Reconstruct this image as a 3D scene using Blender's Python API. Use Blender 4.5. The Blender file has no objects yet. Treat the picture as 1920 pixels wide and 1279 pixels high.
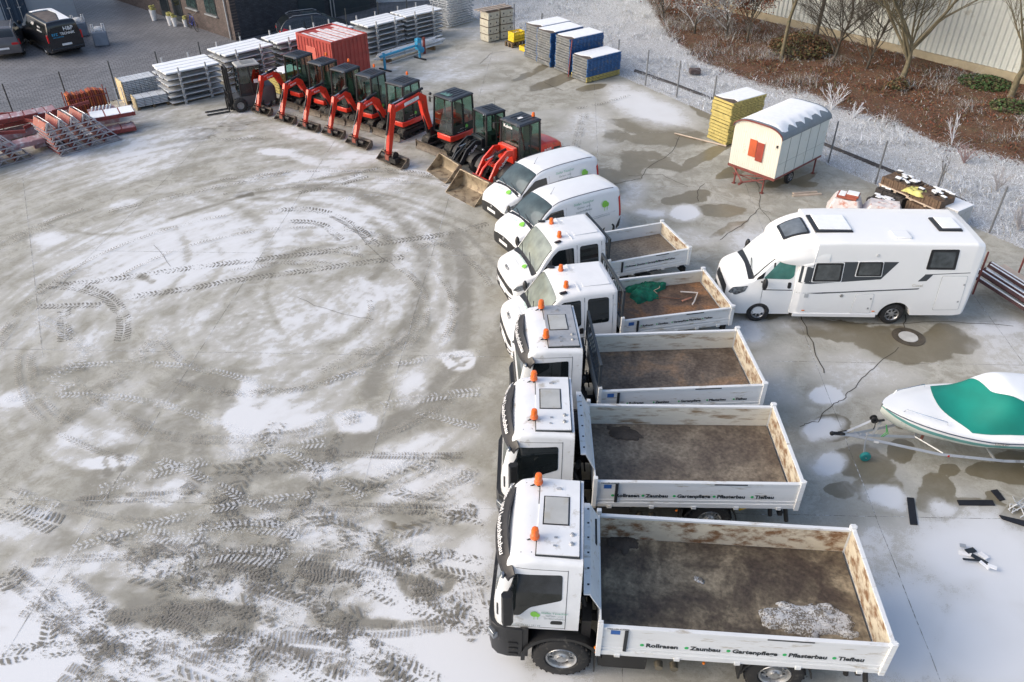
import bpy, bmesh, math, random
import numpy as np
from mathutils import Vector, Matrix
PI = math.pi
rnd = random.Random(7)
sc = bpy.context.scene
C = sc.collection
# ---------------------------------------------------------------- camera
CAMH = 13.9; PITCH = math.radians(36.06); FPX = 1493.0
cam = bpy.data.cameras.new('camera'); cam_o = bpy.data.objects.new('camera', cam); C.objects.link(cam_o)
cam.sensor_width = 36; cam.lens = FPX/1920*36; cam.clip_start = 0.1; cam.clip_end = 3000
cam_o.location = (0, 0, CAMH); cam_o.rotation_euler = (PI/2-PITCH, 0, 0)
sc.camera = cam_o
sc.cycles.transparent_max_bounces = 40
# ---------------------------------------------------------------- sky, sun, exposure
SUN_EL = math.radians(30); SUN_AZ = math.radians(-100)      # azimuth measured from +Y towards +X
w = bpy.data.worlds.new('World'); sc.world = w; w.use_nodes = True
nt = w.node_tree; sky = nt.nodes.new('ShaderNodeTexSky'); sky.sky_type = 'NISHITA'; sky.sun_disc = False
sky.sun_elevation = SUN_EL; sky.sun_rotation = SUN_AZ; sky.air_density = 1.0; sky.dust_density = 4.0; sky.ozone_density = 1.0
bg = nt.nodes['Background']; nt.links.new(sky.outputs[0], bg.inputs[0]); bg.inputs[1].default_value = 0.15
sun = bpy.data.lights.new('sun', 'SUN'); sun.energy = 0.8; sun.angle = math.radians(60); sun.color = (1, .98, .95)
sun_o = bpy.data.objects.new('sun', sun); C.objects.link(sun_o)
sd = Vector((math.sin(SUN_AZ)*math.cos(SUN_EL), math.cos(SUN_AZ)*math.cos(SUN_EL), math.sin(SUN_EL)))
sun_o.rotation_euler = (-sd).to_track_quat('-Z', 'Y').to_euler(); sun_o.location = (-20, 0, 30)
sc.view_settings.view_transform = 'Standard'; sc.view_settings.look = 'None'
sc.view_settings.exposure = 0.66; sc.view_settings.gamma = 1.0

def GP(px, py, z=0.0):
    """point on the level z seen at a photo position (used to survey the yard)"""
    x = (px-960)/FPX; y = (639.5-py)/FPX; c, s = math.cos(PITCH), math.sin(PITCH)
    d = (x, c+y*s, -s+y*c); t = (z-CAMH)/d[2]
    return Vector((d[0]*t, d[1]*t, z))
# ---------------------------------------------------------------- mesh builder
class MB:
    def __init__(s): s.v = []; s.f = []; s.mi = []; s.m = 0; s.T = Matrix.Identity(4)
    def add(s, vs, fs):
        b = len(s.v); T = s.T
        s.v += [tuple(T @ Vector(p)) for p in vs]
        s.f += [tuple(b+i for i in f) for f in fs]; s.mi += [s.m]*len(fs)
        return s
    def box(s, x0, x1, y0, y1, z0, z1):
        return s.add([(x0,y0,z0),(x1,y0,z0),(x1,y1,z0),(x0,y1,z0),(x0,y0,z1),(x1,y0,z1),(x1,y1,z1),(x0,y1,z1)],
              [(0,3,2,1),(4,5,6,7),(0,1,5,4),(1,2,6,5),(2,3,7,6),(3,0,4,7)])
    def cb(s, c, d, rz=0, ry=0, rx=0):
        T = s.T; s.T = T @ Matrix.Translation(c) @ Matrix.Rotation(rz,4,'Z') @ Matrix.Rotation(ry,4,'Y') @ Matrix.Rotation(rx,4,'X')
        s.box(-d[0]/2,d[0]/2,-d[1]/2,d[1]/2,-d[2]/2,d[2]/2); s.T = T; return s
    def loft(s, rings, closed=True, cap=True):
        n = len(rings[0]); vs = [p for r in rings for p in r]; fs = []
        for i in range(len(rings)-1):
            for j in range(n if closed else n-1):
                a = i*n+j; b = i*n+(j+1)%n; fs.append((a, b, b+n, a+n))
        if cap and closed:
            fs.append(tuple(reversed(range(n)))); fs.append(tuple((len(rings)-1)*n+j for j in range(n)))
        return s.add(vs, fs)
    def prism(s, poly, a, b, ax='y'):
        def p3(p, t): return (p[0], t, p[1]) if ax == 'y' else ((t, p[0], p[1]) if ax == 'x' else (p[0], p[1], t))
        return s.loft([[p3(p, a) for p in poly], [p3(p, b) for p in poly]])
    def tube(s, pts, r, n=8, r1=None):
        pts = [Vector(p) for p in pts]; rings = []; m = len(pts)
        t0 = (pts[1]-pts[0]).normalized(); up = Vector((0,0,1)) if abs(t0.z) < .9 else Vector((1,0,0))
        for i, p in enumerate(pts):
            t = ((pts[min(i+1,m-1)]-pts[max(i-1,0)])).normalized()
            a = t.cross(up).normalized(); b = a.cross(t).normalized(); up = b
            rr = r if r1 is None else r+(r1-r)*i/(m-1)
            rings.append([p+a*rr*math.cos(2*PI*k/n)+b*rr*math.sin(2*PI*k/n) for k in range(n)])
        return s.loft(rings)
    def cyl(s, p0, p1, r, n=16, r1=None): return s.tube([p0, p1], r, n, r1)
    def lathe(s, prof, n=24, c=(0,0,0), ax='y'):
        """prof: (radius, along) pairs turned about the axis through c"""
        rings = []
        for k in range(n):
            a = 2*PI*k/n; q = []
            for r, t in prof:
                u, v = r*math.cos(a), r*math.sin(a)
                p = (u, t, v) if ax == 'y' else ((u, v, t) if ax == 'z' else (t, u, v))
                q.append((p[0]+c[0], p[1]+c[1], p[2]+c[2]))
            rings.append(q)
        rings.append(rings[0]); m = len(prof); vs = [p for r in rings[:-1] for p in r]; fs = []
        for i in range(n):
            for j in range(m-1):
                a = i*m+j; b = ((i+1)%n)*m+j; fs.append((a, b, b+1, a+1))
        return s.add(vs, fs)
    def ball(s, c, r, n=10, sq=(1,1,1)):
        vs = []; fs = []; k = n//2
        for i in range(1, k):
            for j in range(n):
                a = PI*i/k; b = 2*PI*j/n
                vs.append((c[0]+r*sq[0]*math.sin(a)*math.cos(b), c[1]+r*sq[1]*math.sin(a)*math.sin(b), c[2]+r*sq[2]*math.cos(a)))
        for i in range(k-2):
            for j in range(n): a = i*n+j; b = i*n+(j+1)%n; fs.append((a, a+n, b+n, b))
        fs.append(tuple(range(n))); fs.append(tuple(reversed([(k-2)*n+j for j in range(n)])))
        return s.add(vs, fs)
    def sheet(s, fn, u0, u1, v0, v1, nu=8, nv=8):
        vs = [fn(u0+(u1-u0)*i/nu, v0+(v1-v0)*j/nv) for i in range(nu+1) for j in range(nv+1)]
        return s.add(vs, [(i*(nv+1)+j, (i+1)*(nv+1)+j, (i+1)*(nv+1)+j+1, i*(nv+1)+j+1) for i in range(nu) for j in range(nv)])
    def clusters(s, tol=.02):
        par = list(range(len(s.v)))
        def find(a):
            while par[a] != a: par[a] = par[par[a]]; a = par[a]
            return a
        for f in s.f:
            r = find(f[0])
            for i in f[1:]: par[find(i)] = r
        V = np.array(s.v); g = {}
        for i in range(len(s.v)): g.setdefault(find(i), []).append(i)
        keys = [k for k in g if len(g[k]) > 2]
        if len(keys) < 2 or len(keys) > 60: return None
        lo = np.array([V[g[k]].min(0)-tol for k in keys]); hi = np.array([V[g[k]].max(0)+tol for k in keys]); lab = list(range(len(keys)))
        def fl(a):
            while lab[a] != a: a = lab[a]
            return a
        for i in range(len(keys)):
            for j in range(i):
                if (lo[i] < hi[j]).all() and (lo[j] < hi[i]).all(): lab[fl(i)] = fl(j)
        groups = {}
        for i, k in enumerate(keys): groups.setdefault(fl(i), []).append(k)
        if len(groups) < 2 or len(groups) > 10: return None
        own = {}
        for gi, ks in enumerate(groups.values()):
            for k in ks: own[k] = gi
        out = []
        for gi in range(len(groups)):
            b = MB(); mp = {}
            for f, q in zip(s.f, s.mi):
                if own.get(find(f[0])) == gi:
                    for i in f:
                        if i not in mp: mp[i] = len(b.v); b.v.append(s.v[i])
                    b.f.append(tuple(mp[i] for i in f)); b.mi.append(q)
            out.append(b)
        out.sort(key=lambda b: -len(b.f)); return out
    WHOLE = ('lettering','door_seam','roof_screw','roof_rib','wiper','floor','subframe','chassis','dot','emblem','side_graphic','hose','snow_caps','loose_stones','top_face','pallet_board','boards','pane','bearer','tyre_prints','wire_mesh','glass','stone_rows','plant','deck_layer','panel','frame_layer','truss_layer','cutter','door_trim')
    def build(s, name, mats, parent=None, smooth=35, bevel=0, fix=True):
        if parent is not None and name not in MB.WHOLE:
            cl = s.clusters()
            if cl:
                objs = [b.build1(name, mats, parent, smooth, bevel, fix) for b in cl]; return objs[0]
        return s.build1(name, mats, parent, smooth, bevel, fix)
    def build1(s, name, mats, parent=None, smooth=35, bevel=0, fix=True):
        me = bpy.data.meshes.new(name); me.from_pydata(s.v, [], s.f)
        if not isinstance(mats, (list, tuple)): mats = [mats]
        for m in mats: me.materials.append(m)
        me.polygons.foreach_set('material_index', s.mi)
        if fix:
            b = bmesh.new(); b.from_mesh(me); bmesh.ops.recalc_face_normals(b, faces=b.faces); b.to_mesh(me); b.free()
        if smooth: me.shade_smooth(); me.set_sharp_from_angle(angle=math.radians(smooth))
        me.update()
        o = bpy.data.objects.new(name, me); C.objects.link(o)
        if parent: o.parent = parent
        if bevel:
            md = o.modifiers.new('bevel', 'BEVEL'); md.width = bevel; md.segments = 2; md.limit_method = 'ANGLE'; md.angle_limit = math.radians(40)
        return o
def tag(o, label=None, cat=None, group=None, kind=None):
    for k, v in (('label', label), ('category', cat), ('group', group), ('kind', kind)):
        if v: o[k] = v
    return o
def thing(name, label, cat, loc=(0,0,0), rz=0, group=None):
    o = bpy.data.objects.new(name, None); C.objects.link(o); o.empty_display_size = .2
    o.location = loc; o.rotation_euler = (0, 0, math.radians(rz)); return tag(o, label, cat, group)
def dup(o, loc=None, rz=None, label=None, parent=None):
    c = o.copy(); C.objects.link(c)
    if parent: c.parent = parent
    if loc is not None: c.location = loc
    if rz is not None: c.rotation_euler = (0, 0, math.radians(rz))
    if label: c['label'] = label
    for ch in list(o.children): dup(ch, parent=c)
    return c
def lettering(txt, size, M, mat, parent, name='lettering', ex=.002, bold=0., al='LEFT', shear=0.):
    cu = bpy.data.curves.new(name, 'FONT'); cu.body = txt; cu.size = size; cu.extrude = ex; cu.offset = bold; cu.align_x = al; cu.shear = shear
    cu.resolution_u = 2
    t = bpy.data.objects.new(name, cu); C.objects.link(t)
    dg = bpy.context.evaluated_depsgraph_get(); me = bpy.data.meshes.new_from_object(t.evaluated_get(dg))
    C.objects.unlink(t); bpy.data.objects.remove(t)
    me.transform(M); me.materials.clear(); me.materials.append(mat); me.name = name
    o = bpy.data.objects.new(name, me); C.objects.link(o)
    if parent: o.parent = parent
    return o
def frame(o, xax, yax):
    """matrix whose x axis is the reading direction, y the up direction of lettering"""
    x = Vector(xax).normalized(); y = Vector(yax).normalized(); z = x.cross(y)
    return Matrix(((x.x,y.x,z.x,o[0]),(x.y,y.y,z.y,o[1]),(x.z,y.z,z.z,o[2]),(0,0,0,1)))
# ---------------------------------------------------------------- materials
_m = {}
def mat(name, col, rough=.5, metal=0, var=.12, sc_=3., dirt=None, dcol=(.12,.1,.08), dsc=4., bump=0., bsc=60., coat=0., emit=None, stretch=(1,1,1), spec=.5):
    if name in _m: return _m[name]
    m = bpy.data.materials.new(name); m.use_nodes = True; t = m.node_tree; N = t.nodes; L = t.links
    b = N['Principled BSDF']; b.inputs['Roughness'].default_value = rough; b.inputs['Metallic'].default_value = metal
    b.inputs['Specular IOR Level'].default_value = spec
    if coat: b.inputs['Coat Weight'].default_value = coat; b.inputs['Coat Roughness'].default_value = .05
    tc = N.new('ShaderNodeTexCoord'); mp = N.new('ShaderNodeMapping'); mp.inputs['Scale'].default_value = stretch; L.new(tc.outputs['Object'], mp.inputs[0])
    n = N.new('ShaderNodeTexNoise'); n.inputs['Scale'].default_value = sc_; n.inputs['Detail'].default_value = 6; L.new(mp.outputs[0], n.inputs['Vector'])
    r = N.new('ShaderNodeMapRange'); L.new(n.outputs[0], r.inputs[0]); r.inputs[1].default_value = .3; r.inputs[2].default_value = .7
    r.inputs[3].default_value = 1-var; r.inputs[4].default_value = 1+var
    mx = N.new('ShaderNodeVectorMath'); mx.operation = 'SCALE'; mx.inputs[0].default_value = col[:3]; L.new(r.outputs[0], mx.inputs['Scale'])
    out = mx.outputs[0]
    if dirt is not None:
        n2 = N.new('ShaderNodeTexNoise'); n2.inputs['Scale'].default_value = dsc; n2.inputs['Detail'].default_value = 8; n2.inputs['Roughness'].default_value = .65; L.new(mp.outputs[0], n2.inputs['Vector'])
        r2 = N.new('ShaderNodeMapRange'); L.new(n2.outputs[0], r2.inputs[0]); r2.inputs[1].default_value = .62-dirt*.4; r2.inputs[2].default_value = .72-dirt*.25
        mm = N.new('ShaderNodeMix'); mm.data_type = 'RGBA'; L.new(r2.outputs[0], mm.inputs[0]); L.new(out, mm.inputs[6]); mm.inputs[7].default_value = (*dcol, 1); out = mm.outputs[2]
    L.new(out, b.inputs['Base Color'])
    if bump:
        n3 = N.new('ShaderNodeTexNoise'); n3.inputs['Scale'].default_value = bsc; n3.inputs['Detail'].default_value = 4; L.new(tc.outputs['Object'], n3.inputs['Vector'])
        bp = N.new('ShaderNodeBump'); bp.inputs['Strength'].default_value = bump; bp.inputs['Distance'].default_value = .02; L.new(n3.outputs[0], bp.inputs['Height']); L.new(bp.outputs[0], b.inputs['Normal'])
    if emit: b.inputs['Emission Color'].default_value = (*emit[:3], 1); b.inputs['Emission Strength'].default_value = emit[3]
    _m[name] = m; return m
def glass_mat(name, tint, refl=.12):
    """see-through tinted cab glass"""
    if name in _m: return _m[name]
    m = bpy.data.materials.new(name); m.use_nodes = True; t = m.node_tree; N = t.nodes; L = t.links
    N.remove(N['Principled BSDF']); tr = N.new('ShaderNodeBsdfTransparent'); tr.inputs[0].default_value = (*tint, 1)
    gl = N.new('ShaderNodeBsdfGlossy'); gl.inputs['Roughness'].default_value = .03; gl.inputs[0].default_value = (.9,.95,.93,1)
    fr = N.new('ShaderNodeLayerWeight'); fr.inputs[0].default_value = .35
    pw = N.new('ShaderNodeMath'); pw.operation = 'POWER'; pw.inputs[1].default_value = 2.5; L.new(fr.outputs[1], pw.inputs[0])
    ad = N.new('ShaderNodeMath'); ad.operation = 'MULTIPLY_ADD'; ad.inputs[1].default_value = .8; ad.inputs[2].default_value = refl; L.new(pw.outputs[0], ad.inputs[0])
    ms = N.new('ShaderNodeMixShader'); L.new(ad.outputs[0], ms.inputs[0]); L.new(tr.outputs[0], ms.inputs[1]); L.new(gl.outputs[0], ms.inputs[2])
    L.new(ms.outputs[0], N['Material Output'].inputs[0]); _m[name] = m; return m
white = mat('white_paint', (.80,.81,.82), .28, var=.03, coat=.4, dirt=.02, dcol=(.55,.53,.48), dsc=1.5)
vanwhite = mat('white_paint_clean', (.84,.85,.86), .22, var=.02, coat=.5)
truckwhite = mat('white_paint_grimy', (.74,.76,.78), .3, var=.05, coat=.3, dirt=.10, dcol=(.42,.40,.35), dsc=2.5)
bedwhite = mat('white_board_paint', (.70,.72,.73), .4, var=.05, dirt=.12, dcol=(.42,.38,.31), dsc=5, stretch=(.4,1,2))
bedrust = mat('worn_board_paint', (.62,.56,.44), .6, var=.1, dirt=.42, dcol=(.22,.12,.06), dsc=3.5, stretch=(.9,1,1.6), bump=.1)
bedcream = mat('worn_cream_board', (.64,.63,.56), .6, var=.1, dirt=.27, dcol=(.27,.2,.13), dsc=3, stretch=(.4,1,2), bump=.1)
def floor_mat(name, a, b_, c_):
    if name in _m: return _m[name]
    m = bpy.data.materials.new(name); m.use_nodes = True; t = m.node_tree; N = t.nodes; L = t.links; b = N['Principled BSDF']
    tc = N.new('ShaderNodeTexCoord')
    n = N.new('ShaderNodeTexNoise'); n.inputs['Scale'].default_value = .9; n.inputs['Detail'].default_value = 12; n.inputs['Roughness'].default_value = .65; n.inputs['Distortion'].default_value = .5; L.new(tc.outputs['Object'], n.inputs['Vector'])
    cr = N.new('ShaderNodeValToRGB'); L.new(n.outputs[0], cr.inputs[0]); e = cr.color_ramp.elements
    e[0].position = .40; e[0].color = (*a, 1); e[1].position = .60; e[1].color = (*c_, 1); k = e.new(.5); k.color = (*b_, 1)
    n2 = N.new('ShaderNodeTexNoise'); n2.inputs['Scale'].default_value = 14; n2.inputs['Detail'].default_value = 8; L.new(tc.outputs['Object'], n2.inputs['Vector'])
    mx = N.new('ShaderNodeMix'); mx.data_type = 'RGBA'; mx.blend_type = 'OVERLAY'; mx.inputs[0].default_value = .9; L.new(cr.outputs[0], mx.inputs[6]); L.new(n2.outputs[0], mx.inputs[7])
    L.new(mx.outputs[2], b.inputs['Base Color'])
    r = N.new('ShaderNodeMapRange'); L.new(n.outputs[0], r.inputs[0]); r.inputs[1].default_value = .35; r.inputs[2].default_value = .6; r.inputs[3].default_value = .6; r.inputs[4].default_value = .85; L.new(r.outputs[0], b.inputs['Roughness'])
    bp = N.new('ShaderNodeBump'); bp.inputs['Strength'].default_value = .25; bp.inputs['Distance'].default_value = .02; L.new(n2.outputs[0], bp.inputs['Height']); L.new(bp.outputs[0], b.inputs['Normal'])
    _m[name] = m; return m
black = mat('black_plastic', (.018,.019,.021), .42, var=.15, dirt=.05, dcol=(.08,.075,.07))
chassis = mat('chassis_black', (.015,.015,.016), .55, var=.3, dirt=.12, dcol=(.07,.06,.05))
rubber = mat('tyre_rubber', (.022,.022,.023), .75, var=.2, dirt=.15, dcol=(.09,.085,.075), dsc=8)
darkglass = mat('dark_glass', (.012,.016,.018), .04, var=.2, sc_=2, spec=.8)
screenglass = mat('windscreen_glass', (.19,.215,.19), .06, var=.35, sc_=2.2, spec=.8)
greyscreen = mat('van_windscreen_glass', (.05,.075,.08), .05, var=.4, sc_=2.2, spec=.8)
steel = mat('galvanised_steel', (.45,.47,.49), .45, .5, var=.12, dirt=.1, dcol=(.25,.25,.25))
alu = mat('wheel_silver', (.48,.49,.5), .35, .7, var=.12, dirt=.2, dcol=(.12,.11,.1), dsc=8)
chrome = mat('chrome', (.75,.76,.77), .12, 1)
orange = mat('orange_beacon', (.85,.16,.02), .15, var=.05, coat=.5)
lampglass = mat('lamp_glass', (.20,.22,.24), .08, .6, var=.7, sc_=14)
redlamp = mat('red_lamp', (.5,.015,.02), .15, var=.1)
amber = mat('amber_lamp', (.8,.22,.03), .2, var=.1)
red = mat('orange_red_paint', (.72,.045,.022), .3, var=.08, coat=.4, dirt=.06, dcol=(.25,.06,.03))
redrust = mat('dark_red_paint', (.24,.045,.04), .55, var=.15, dirt=.15, dcol=(.14,.05,.035))
cabgrey = mat('dark_grey_cab', (.035,.04,.05), .4, var=.12, dirt=.1, dcol=(.12,.12,.11))
trackrub = mat('track_rubber', (.03,.029,.028), .8, var=.3, dirt=.35, dcol=(.11,.1,.08), dsc=8)
mud = mat('muddy_steel', (.16,.13,.10), .6, var=.3, dirt=.3, dcol=(.06,.05,.04), dsc=6, bump=.3)
mudlite = mat('worn_steel', (.33,.27,.19), .5, .3, var=.25, dirt=.3, dcol=(.13,.09,.06), dsc=4, bump=.15)
rod = mat('hydraulic_rod', (.6,.6,.6), .15, .9)
ink = mat('black_lettering', (.02,.025,.03), .5); inkgrey = mat('grey_lettering', (.3,.36,.36), .5); inkgreen = mat('green_lettering', (.2,.42,.33), .5)
leafgreen = mat('green_tree_mark', (.25,.62,.08), .4, var=.05); dotgreen = mat('green_dot', (.03,.42,.12), .4)
inkwhite = mat('white_lettering', (.8,.8,.8), .5)
snow = mat('snow', (.84,.87,.90), .7, var=.04, sc_=6, bump=.25, bsc=25)
# ---------------------------------------------------------------- lofted vehicle bodies
def pchip(xs, ys):
    n = len(xs); h = [xs[i+1]-xs[i] for i in range(n-1)]; d = [(ys[i+1]-ys[i])/h[i] for i in range(n-1)]
    m = [0]*n; m[0] = d[0]; m[-1] = d[-1]
    for i in range(1, n-1):
        if d[i-1]*d[i] > 0:
            w1 = 2*h[i]+h[i-1]; w2 = h[i]+2*h[i-1]; m[i] = (w1+w2)/(w1/d[i-1]+w2/d[i])
    def f(x):
        x = min(max(x, xs[0]), xs[-1]); i = 0
        while i < n-2 and x > xs[i+1]: i += 1
        t = (x-xs[i])/h[i]; a = ys[i]; b = ys[i+1]
        return (1+2*t)*(1-t)**2*a+t*(1-t)**2*h[i]*m[i]+t*t*(3-2*t)*b+t*t*(t-1)*h[i]*m[i+1]
    return f
class Body:
    """keys: x, z_bottom, z_top, half width bottom, half width middle, z middle, half width top, corner radius, crown"""
    def __init__(s, keys, smooth=True):
        keys = sorted(keys); s.x0 = keys[0][0]; s.x1 = keys[-1][0]; s.keys = keys
        xs = [k[0] for k in keys]
        if smooth: s.fs = [pchip(xs, [k[i] for k in keys]) for i in range(1, 9)]
        else:
            def lin(i): return lambda x: float(np.interp(x, xs, [k[i] for k in keys]))
            s.fs = [lin(i) for i in range(1, 9)]
    def p(s, x): return [f(x) for f in s.fs]
    def w(s, x, z, P=None):
        zb, zt, wb, wm, zm, wt, r, cr = P or s.p(x)
        if z <= zm:
            t = max(0, (z-zb)/max(zm-zb, 1e-4)); return wb+(wm-wb)*math.sin(min(t,1)*PI/2)
        t = min(1, (z-zm)/max(zt-zm, 1e-4)); return wm+(wt-wm)*t**1.4
    def halfring(s, x):
        P = s.p(x); zb, zt, wb, wm, zm, wt, r, cr = P; r = max(.002, min(r, (zt-zb)*.45, wt*.9)); q = [(0, zb), (wb*.5, zb)]
        for i in range(9): z = zb+(zt-r-zb)*i/8; q.append((s.w(x, z, P), z))
        w1 = s.w(x, zt-r, P)
        for i in range(1, 6): a = PI/2*i/5; q.append((w1-r+r*math.cos(a), zt-r+r*math.sin(a)))
        wi = w1-r
        for k in (.66, .33, 0): q.append((wi*k, zt+cr*(1-k*k)))
        return q
    def mesh(s, mb, n=40, xs=None):
        if xs is None:
            ks = [k[0] for k in s.keys]; xs = sorted(ks+[x for x in [s.x0+(s.x1-s.x0)*i/n for i in range(1, n)] if min(abs(x-k) for k in ks) > .008])
        rings = []
        for x in xs:
            h = s.halfring(x); rings.append([(x, y, z) for y, z in h]+[(x, -y, z) for y, z in reversed(h[1:-1])])
        mb.loft(rings); return mb
    def S(s, x, z, sg): return Vector((x, sg*s.w(x, z), z))
    def Tp(s, x, y):
        P = s.p(x); zb, zt, wb, wm, zm, wt, r, cr = P; w1 = s.w(x, zt-r, P); wi = max(w1-r, .01); a = abs(y)
        if a <= wi: z = zt+cr*(1-(a/wi)**2)
        else: z = zt-r+math.sqrt(max(r*r-min(a-wi, r)**2, 0))
        return Vector((x, y, z))
    def inside(s, x, y, z):
        P = s.p(x)
        if z < P[0]: return False
        r = P[6]
        if z <= P[1]-r: return abs(y) <= s.w(x, z, P)
        w1 = s.w(x, P[1]-r, P)
        if abs(y) > w1: return False
        return z <= s.Tp(x, y).z
    def Fr(s, y, z, sg=1):
        a, b = (s.x1, s.x0) if sg > 0 else (s.x0, s.x1)
        n = 80; pr = a
        for i in range(n+1):
            x = a+(b-a)*.5*i/n
            if s.inside(x, y, z):
                lo, hi = x, pr
                for _ in range(12):
                    m = (lo+hi)/2
                    if s.inside(m, y, z): lo = m
                    else: hi = m
                return Vector((lo, y, z))
            pr = x
        return Vector((a, y, z))
    def map(s, kind, sg=1):
        if kind == 'side': return (lambda u, v: s.S(u, v, sg)), Vector((0, sg, 0))
        if kind == 'top': return (lambda u, v: s.Tp(u, v)), Vector((0, 0, 1))
        return (lambda u, v: s.Fr(u, v, sg)), Vector((sg, 0, 0))
def rpoly(poly, r=.04, seg=3, step=.12):
    """round the corners of a 2D polygon and densify its edges"""
    out = []; n = len(poly)
    for i in range(n):
        p0 = Vector(poly[i-1]); p1 = Vector(poly[i]); p2 = Vector(poly[(i+1)%n])
        a = (p0-p1); b = (p2-p1); k = min(r, a.length*.45, b.length*.45); A = p1+a.normalized()*k; B = p1+b.normalized()*k
        for j in range(seg+1):
            t = j/seg; out.append((1-t)**2*A+2*t*(1-t)*p1+t*t*B)
    res = []
    for i, p in enumerate(out):
        q = out[(i+1)%len(out)]; m = max(1, int((q-p).length/step))
        for j in range(m): res.append(p+(q-p)*j/m)
    return res
def patch(mb, body, kind, poly, sg=1, off=.005, r=.04, rings=4, step=.12):
    fn, out = body.map(kind, sg); P = rpoly(poly, r, step=step); c = sum(P, Vector((0,0)))/len(P); e = .01
    def pt(q, o):
        a = fn(q[0], q[1]); b = fn(q[0]+e, q[1])-fn(q[0]-e, q[1]); d = fn(q[0], q[1]+e)-fn(q[0], q[1]-e); n = b.cross(d)
        if n.length < 1e-9: n = out.copy()
        n.normalize()
        if n.dot(out) < 0: n = -n
        return a+n*o
    vs = [pt(c, off)]; fs = []; m = len(P)
    for k in range(1, rings+1):
        for q in P: vs.append(pt(c+(q-c)*k/rings, off))
    for q in P: vs.append(pt(q, -.004))
    for j in range(m):
        fs.append((0, 1+j, 1+(j+1)%m))
        for k in range(rings): a = 1+k*m+j; b = 1+k*m+(j+1)%m; fs.append((a, b, b+m, a+m))
    return mb.add(vs, fs)
def cut(o, mb, m):
    """cut the shape in mb out of mesh object o (wheel arches)"""
    o.data.materials.append(m); mb.m = 0; k = mb.build('cutter', m, smooth=0)
    md = o.modifiers.new('cut', 'BOOLEAN'); md.operation = 'DIFFERENCE'; md.solver = 'EXACT'; md.object = k
    try: md.material_mode = 'TRANSFER'
    except Exception: pass
    dg = bpy.context.evaluated_depsgraph_get(); me = bpy.data.meshes.new_from_object(o.evaluated_get(dg)); me.name = o.name
    o.modifiers.clear(); o.data = me; bpy.data.objects.remove(k)
    me.shade_smooth(); me.set_sharp_from_angle(angle=math.radians(35))
def wheel(parent, x, y, r, wd, sg, style='van', name='wheel', rimr=None):
    """tyre with a rim as sub-part; sg = +1 when the outer face looks towards +y"""
    rr = rimr or r*.6; h = wd/2; mb = MB(); e = .025
    mb.lathe([(rr, -h*.8), (rr+.02, -h), (r-.05, -h), (r-.01, -h+.03), (r, -h*.6), (r, h*.6), (r-.01, h-.03), (r-.05, h), (rr+.02, h), (rr, h*.8), (rr*.9, 0), (rr, -h*.8)], 36)
    if style in ('truck', 'loader'):
        n = 26 if style == 'truck' else 18
        for k in range(n):
            a = 2*PI*k/n
            for q in (-1, 1):
                T = mb.T; mb.T = Matrix.Rotation(-a-(.12 if q > 0 else 0), 4, 'Y')
                mb.cb((r, q*h*.45, 0), (.03, h*.75, r*.09), rx=.35*q); mb.T = T
    o = mb.build(name, rubber, parent, smooth=40); o.location = (x, y, r)
    if sg < 0: o.rotation_euler = (0, 0, PI)
    rb = MB()
    if style == 'truck':
        rb.lathe([(rr, h*.8), (rr*.95, h*.95), (rr*.86, h*.8), (rr*.8, h*.35), (rr*.5, h*.3), (rr*.46, h*.75), (rr*.36, h*.85), (rr*.3, h*1.0), (0.001, h*1.02)], 30)
        for k in range(10):
            a = 2*PI*k/10; c = (rr*.6*math.cos(a), h*.34, rr*.6*math.sin(a)); rb.cyl(c, (c[0], h*.5, c[2]), .018, 6)
        rb.m = 1
        for k in range(8): a = 2*PI*(k+.5)/8; c = (rr*.69*math.cos(a), h*.34, rr*.69*math.sin(a)); rb.cyl(c, (c[0], h*.36, c[2]), .03, 8)
    elif style == 'loader':
        rb.lathe([(rr, h*.8), (rr*.92, h*.85), (rr*.85, h*.3), (rr*.5, h*.25), (rr*.4, h*.5), (0.001, h*.55)], 24)
    else:
        rb.lathe([(rr, h*.8), (rr*.95, h*.92), (rr*.9, h*.8), (rr*.86, h*.5), (0.001, h*.55)], 28)
        rb.m = 1
        for k in range(7):
            a = 2*PI*k/7; u = Vector((math.cos(a), 0, math.sin(a))); v = Vector((-u.z, 0, u.x))
            q = [u*rr*.38-v*rr*.05, u*rr*.8-v*rr*.19, u*rr*.8+v*rr*.19, u*rr*.38+v*rr*.05]
            rb.loft([[(p.x, h*.6+(.012 if .5 < p.length/rr else 0), p.z) for p in q], [(p.x, h*.64+(.0), p.z) for p in q]])
    rb.build('rim', [alu if style != 'loader' else mat('rim_grey', (.3,.3,.3), .5), chassis], o, smooth=30)
    return o
def beacon(parent, x, y, z, r=.055, h=.17):
    mb = MB(); mb.lathe([(.001, 0), (r*1.15, 0), (r*1.15, .03), (r, .035), (r*1.0, .04), (r*.97, h*.75), (r*.8, h*.95), (r*.4, h), (.001, h)], 16, ax='z')
    o = mb.build('beacon', orange, parent); o.location = (x, y, z)
    b = MB(); b.lathe([(.001, -.02), (r*1.2, -.02), (r*1.2, .012), (r*1.16, .012)], 16, ax='z'); b.build('beacon_base', orange, o); return o
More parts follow.
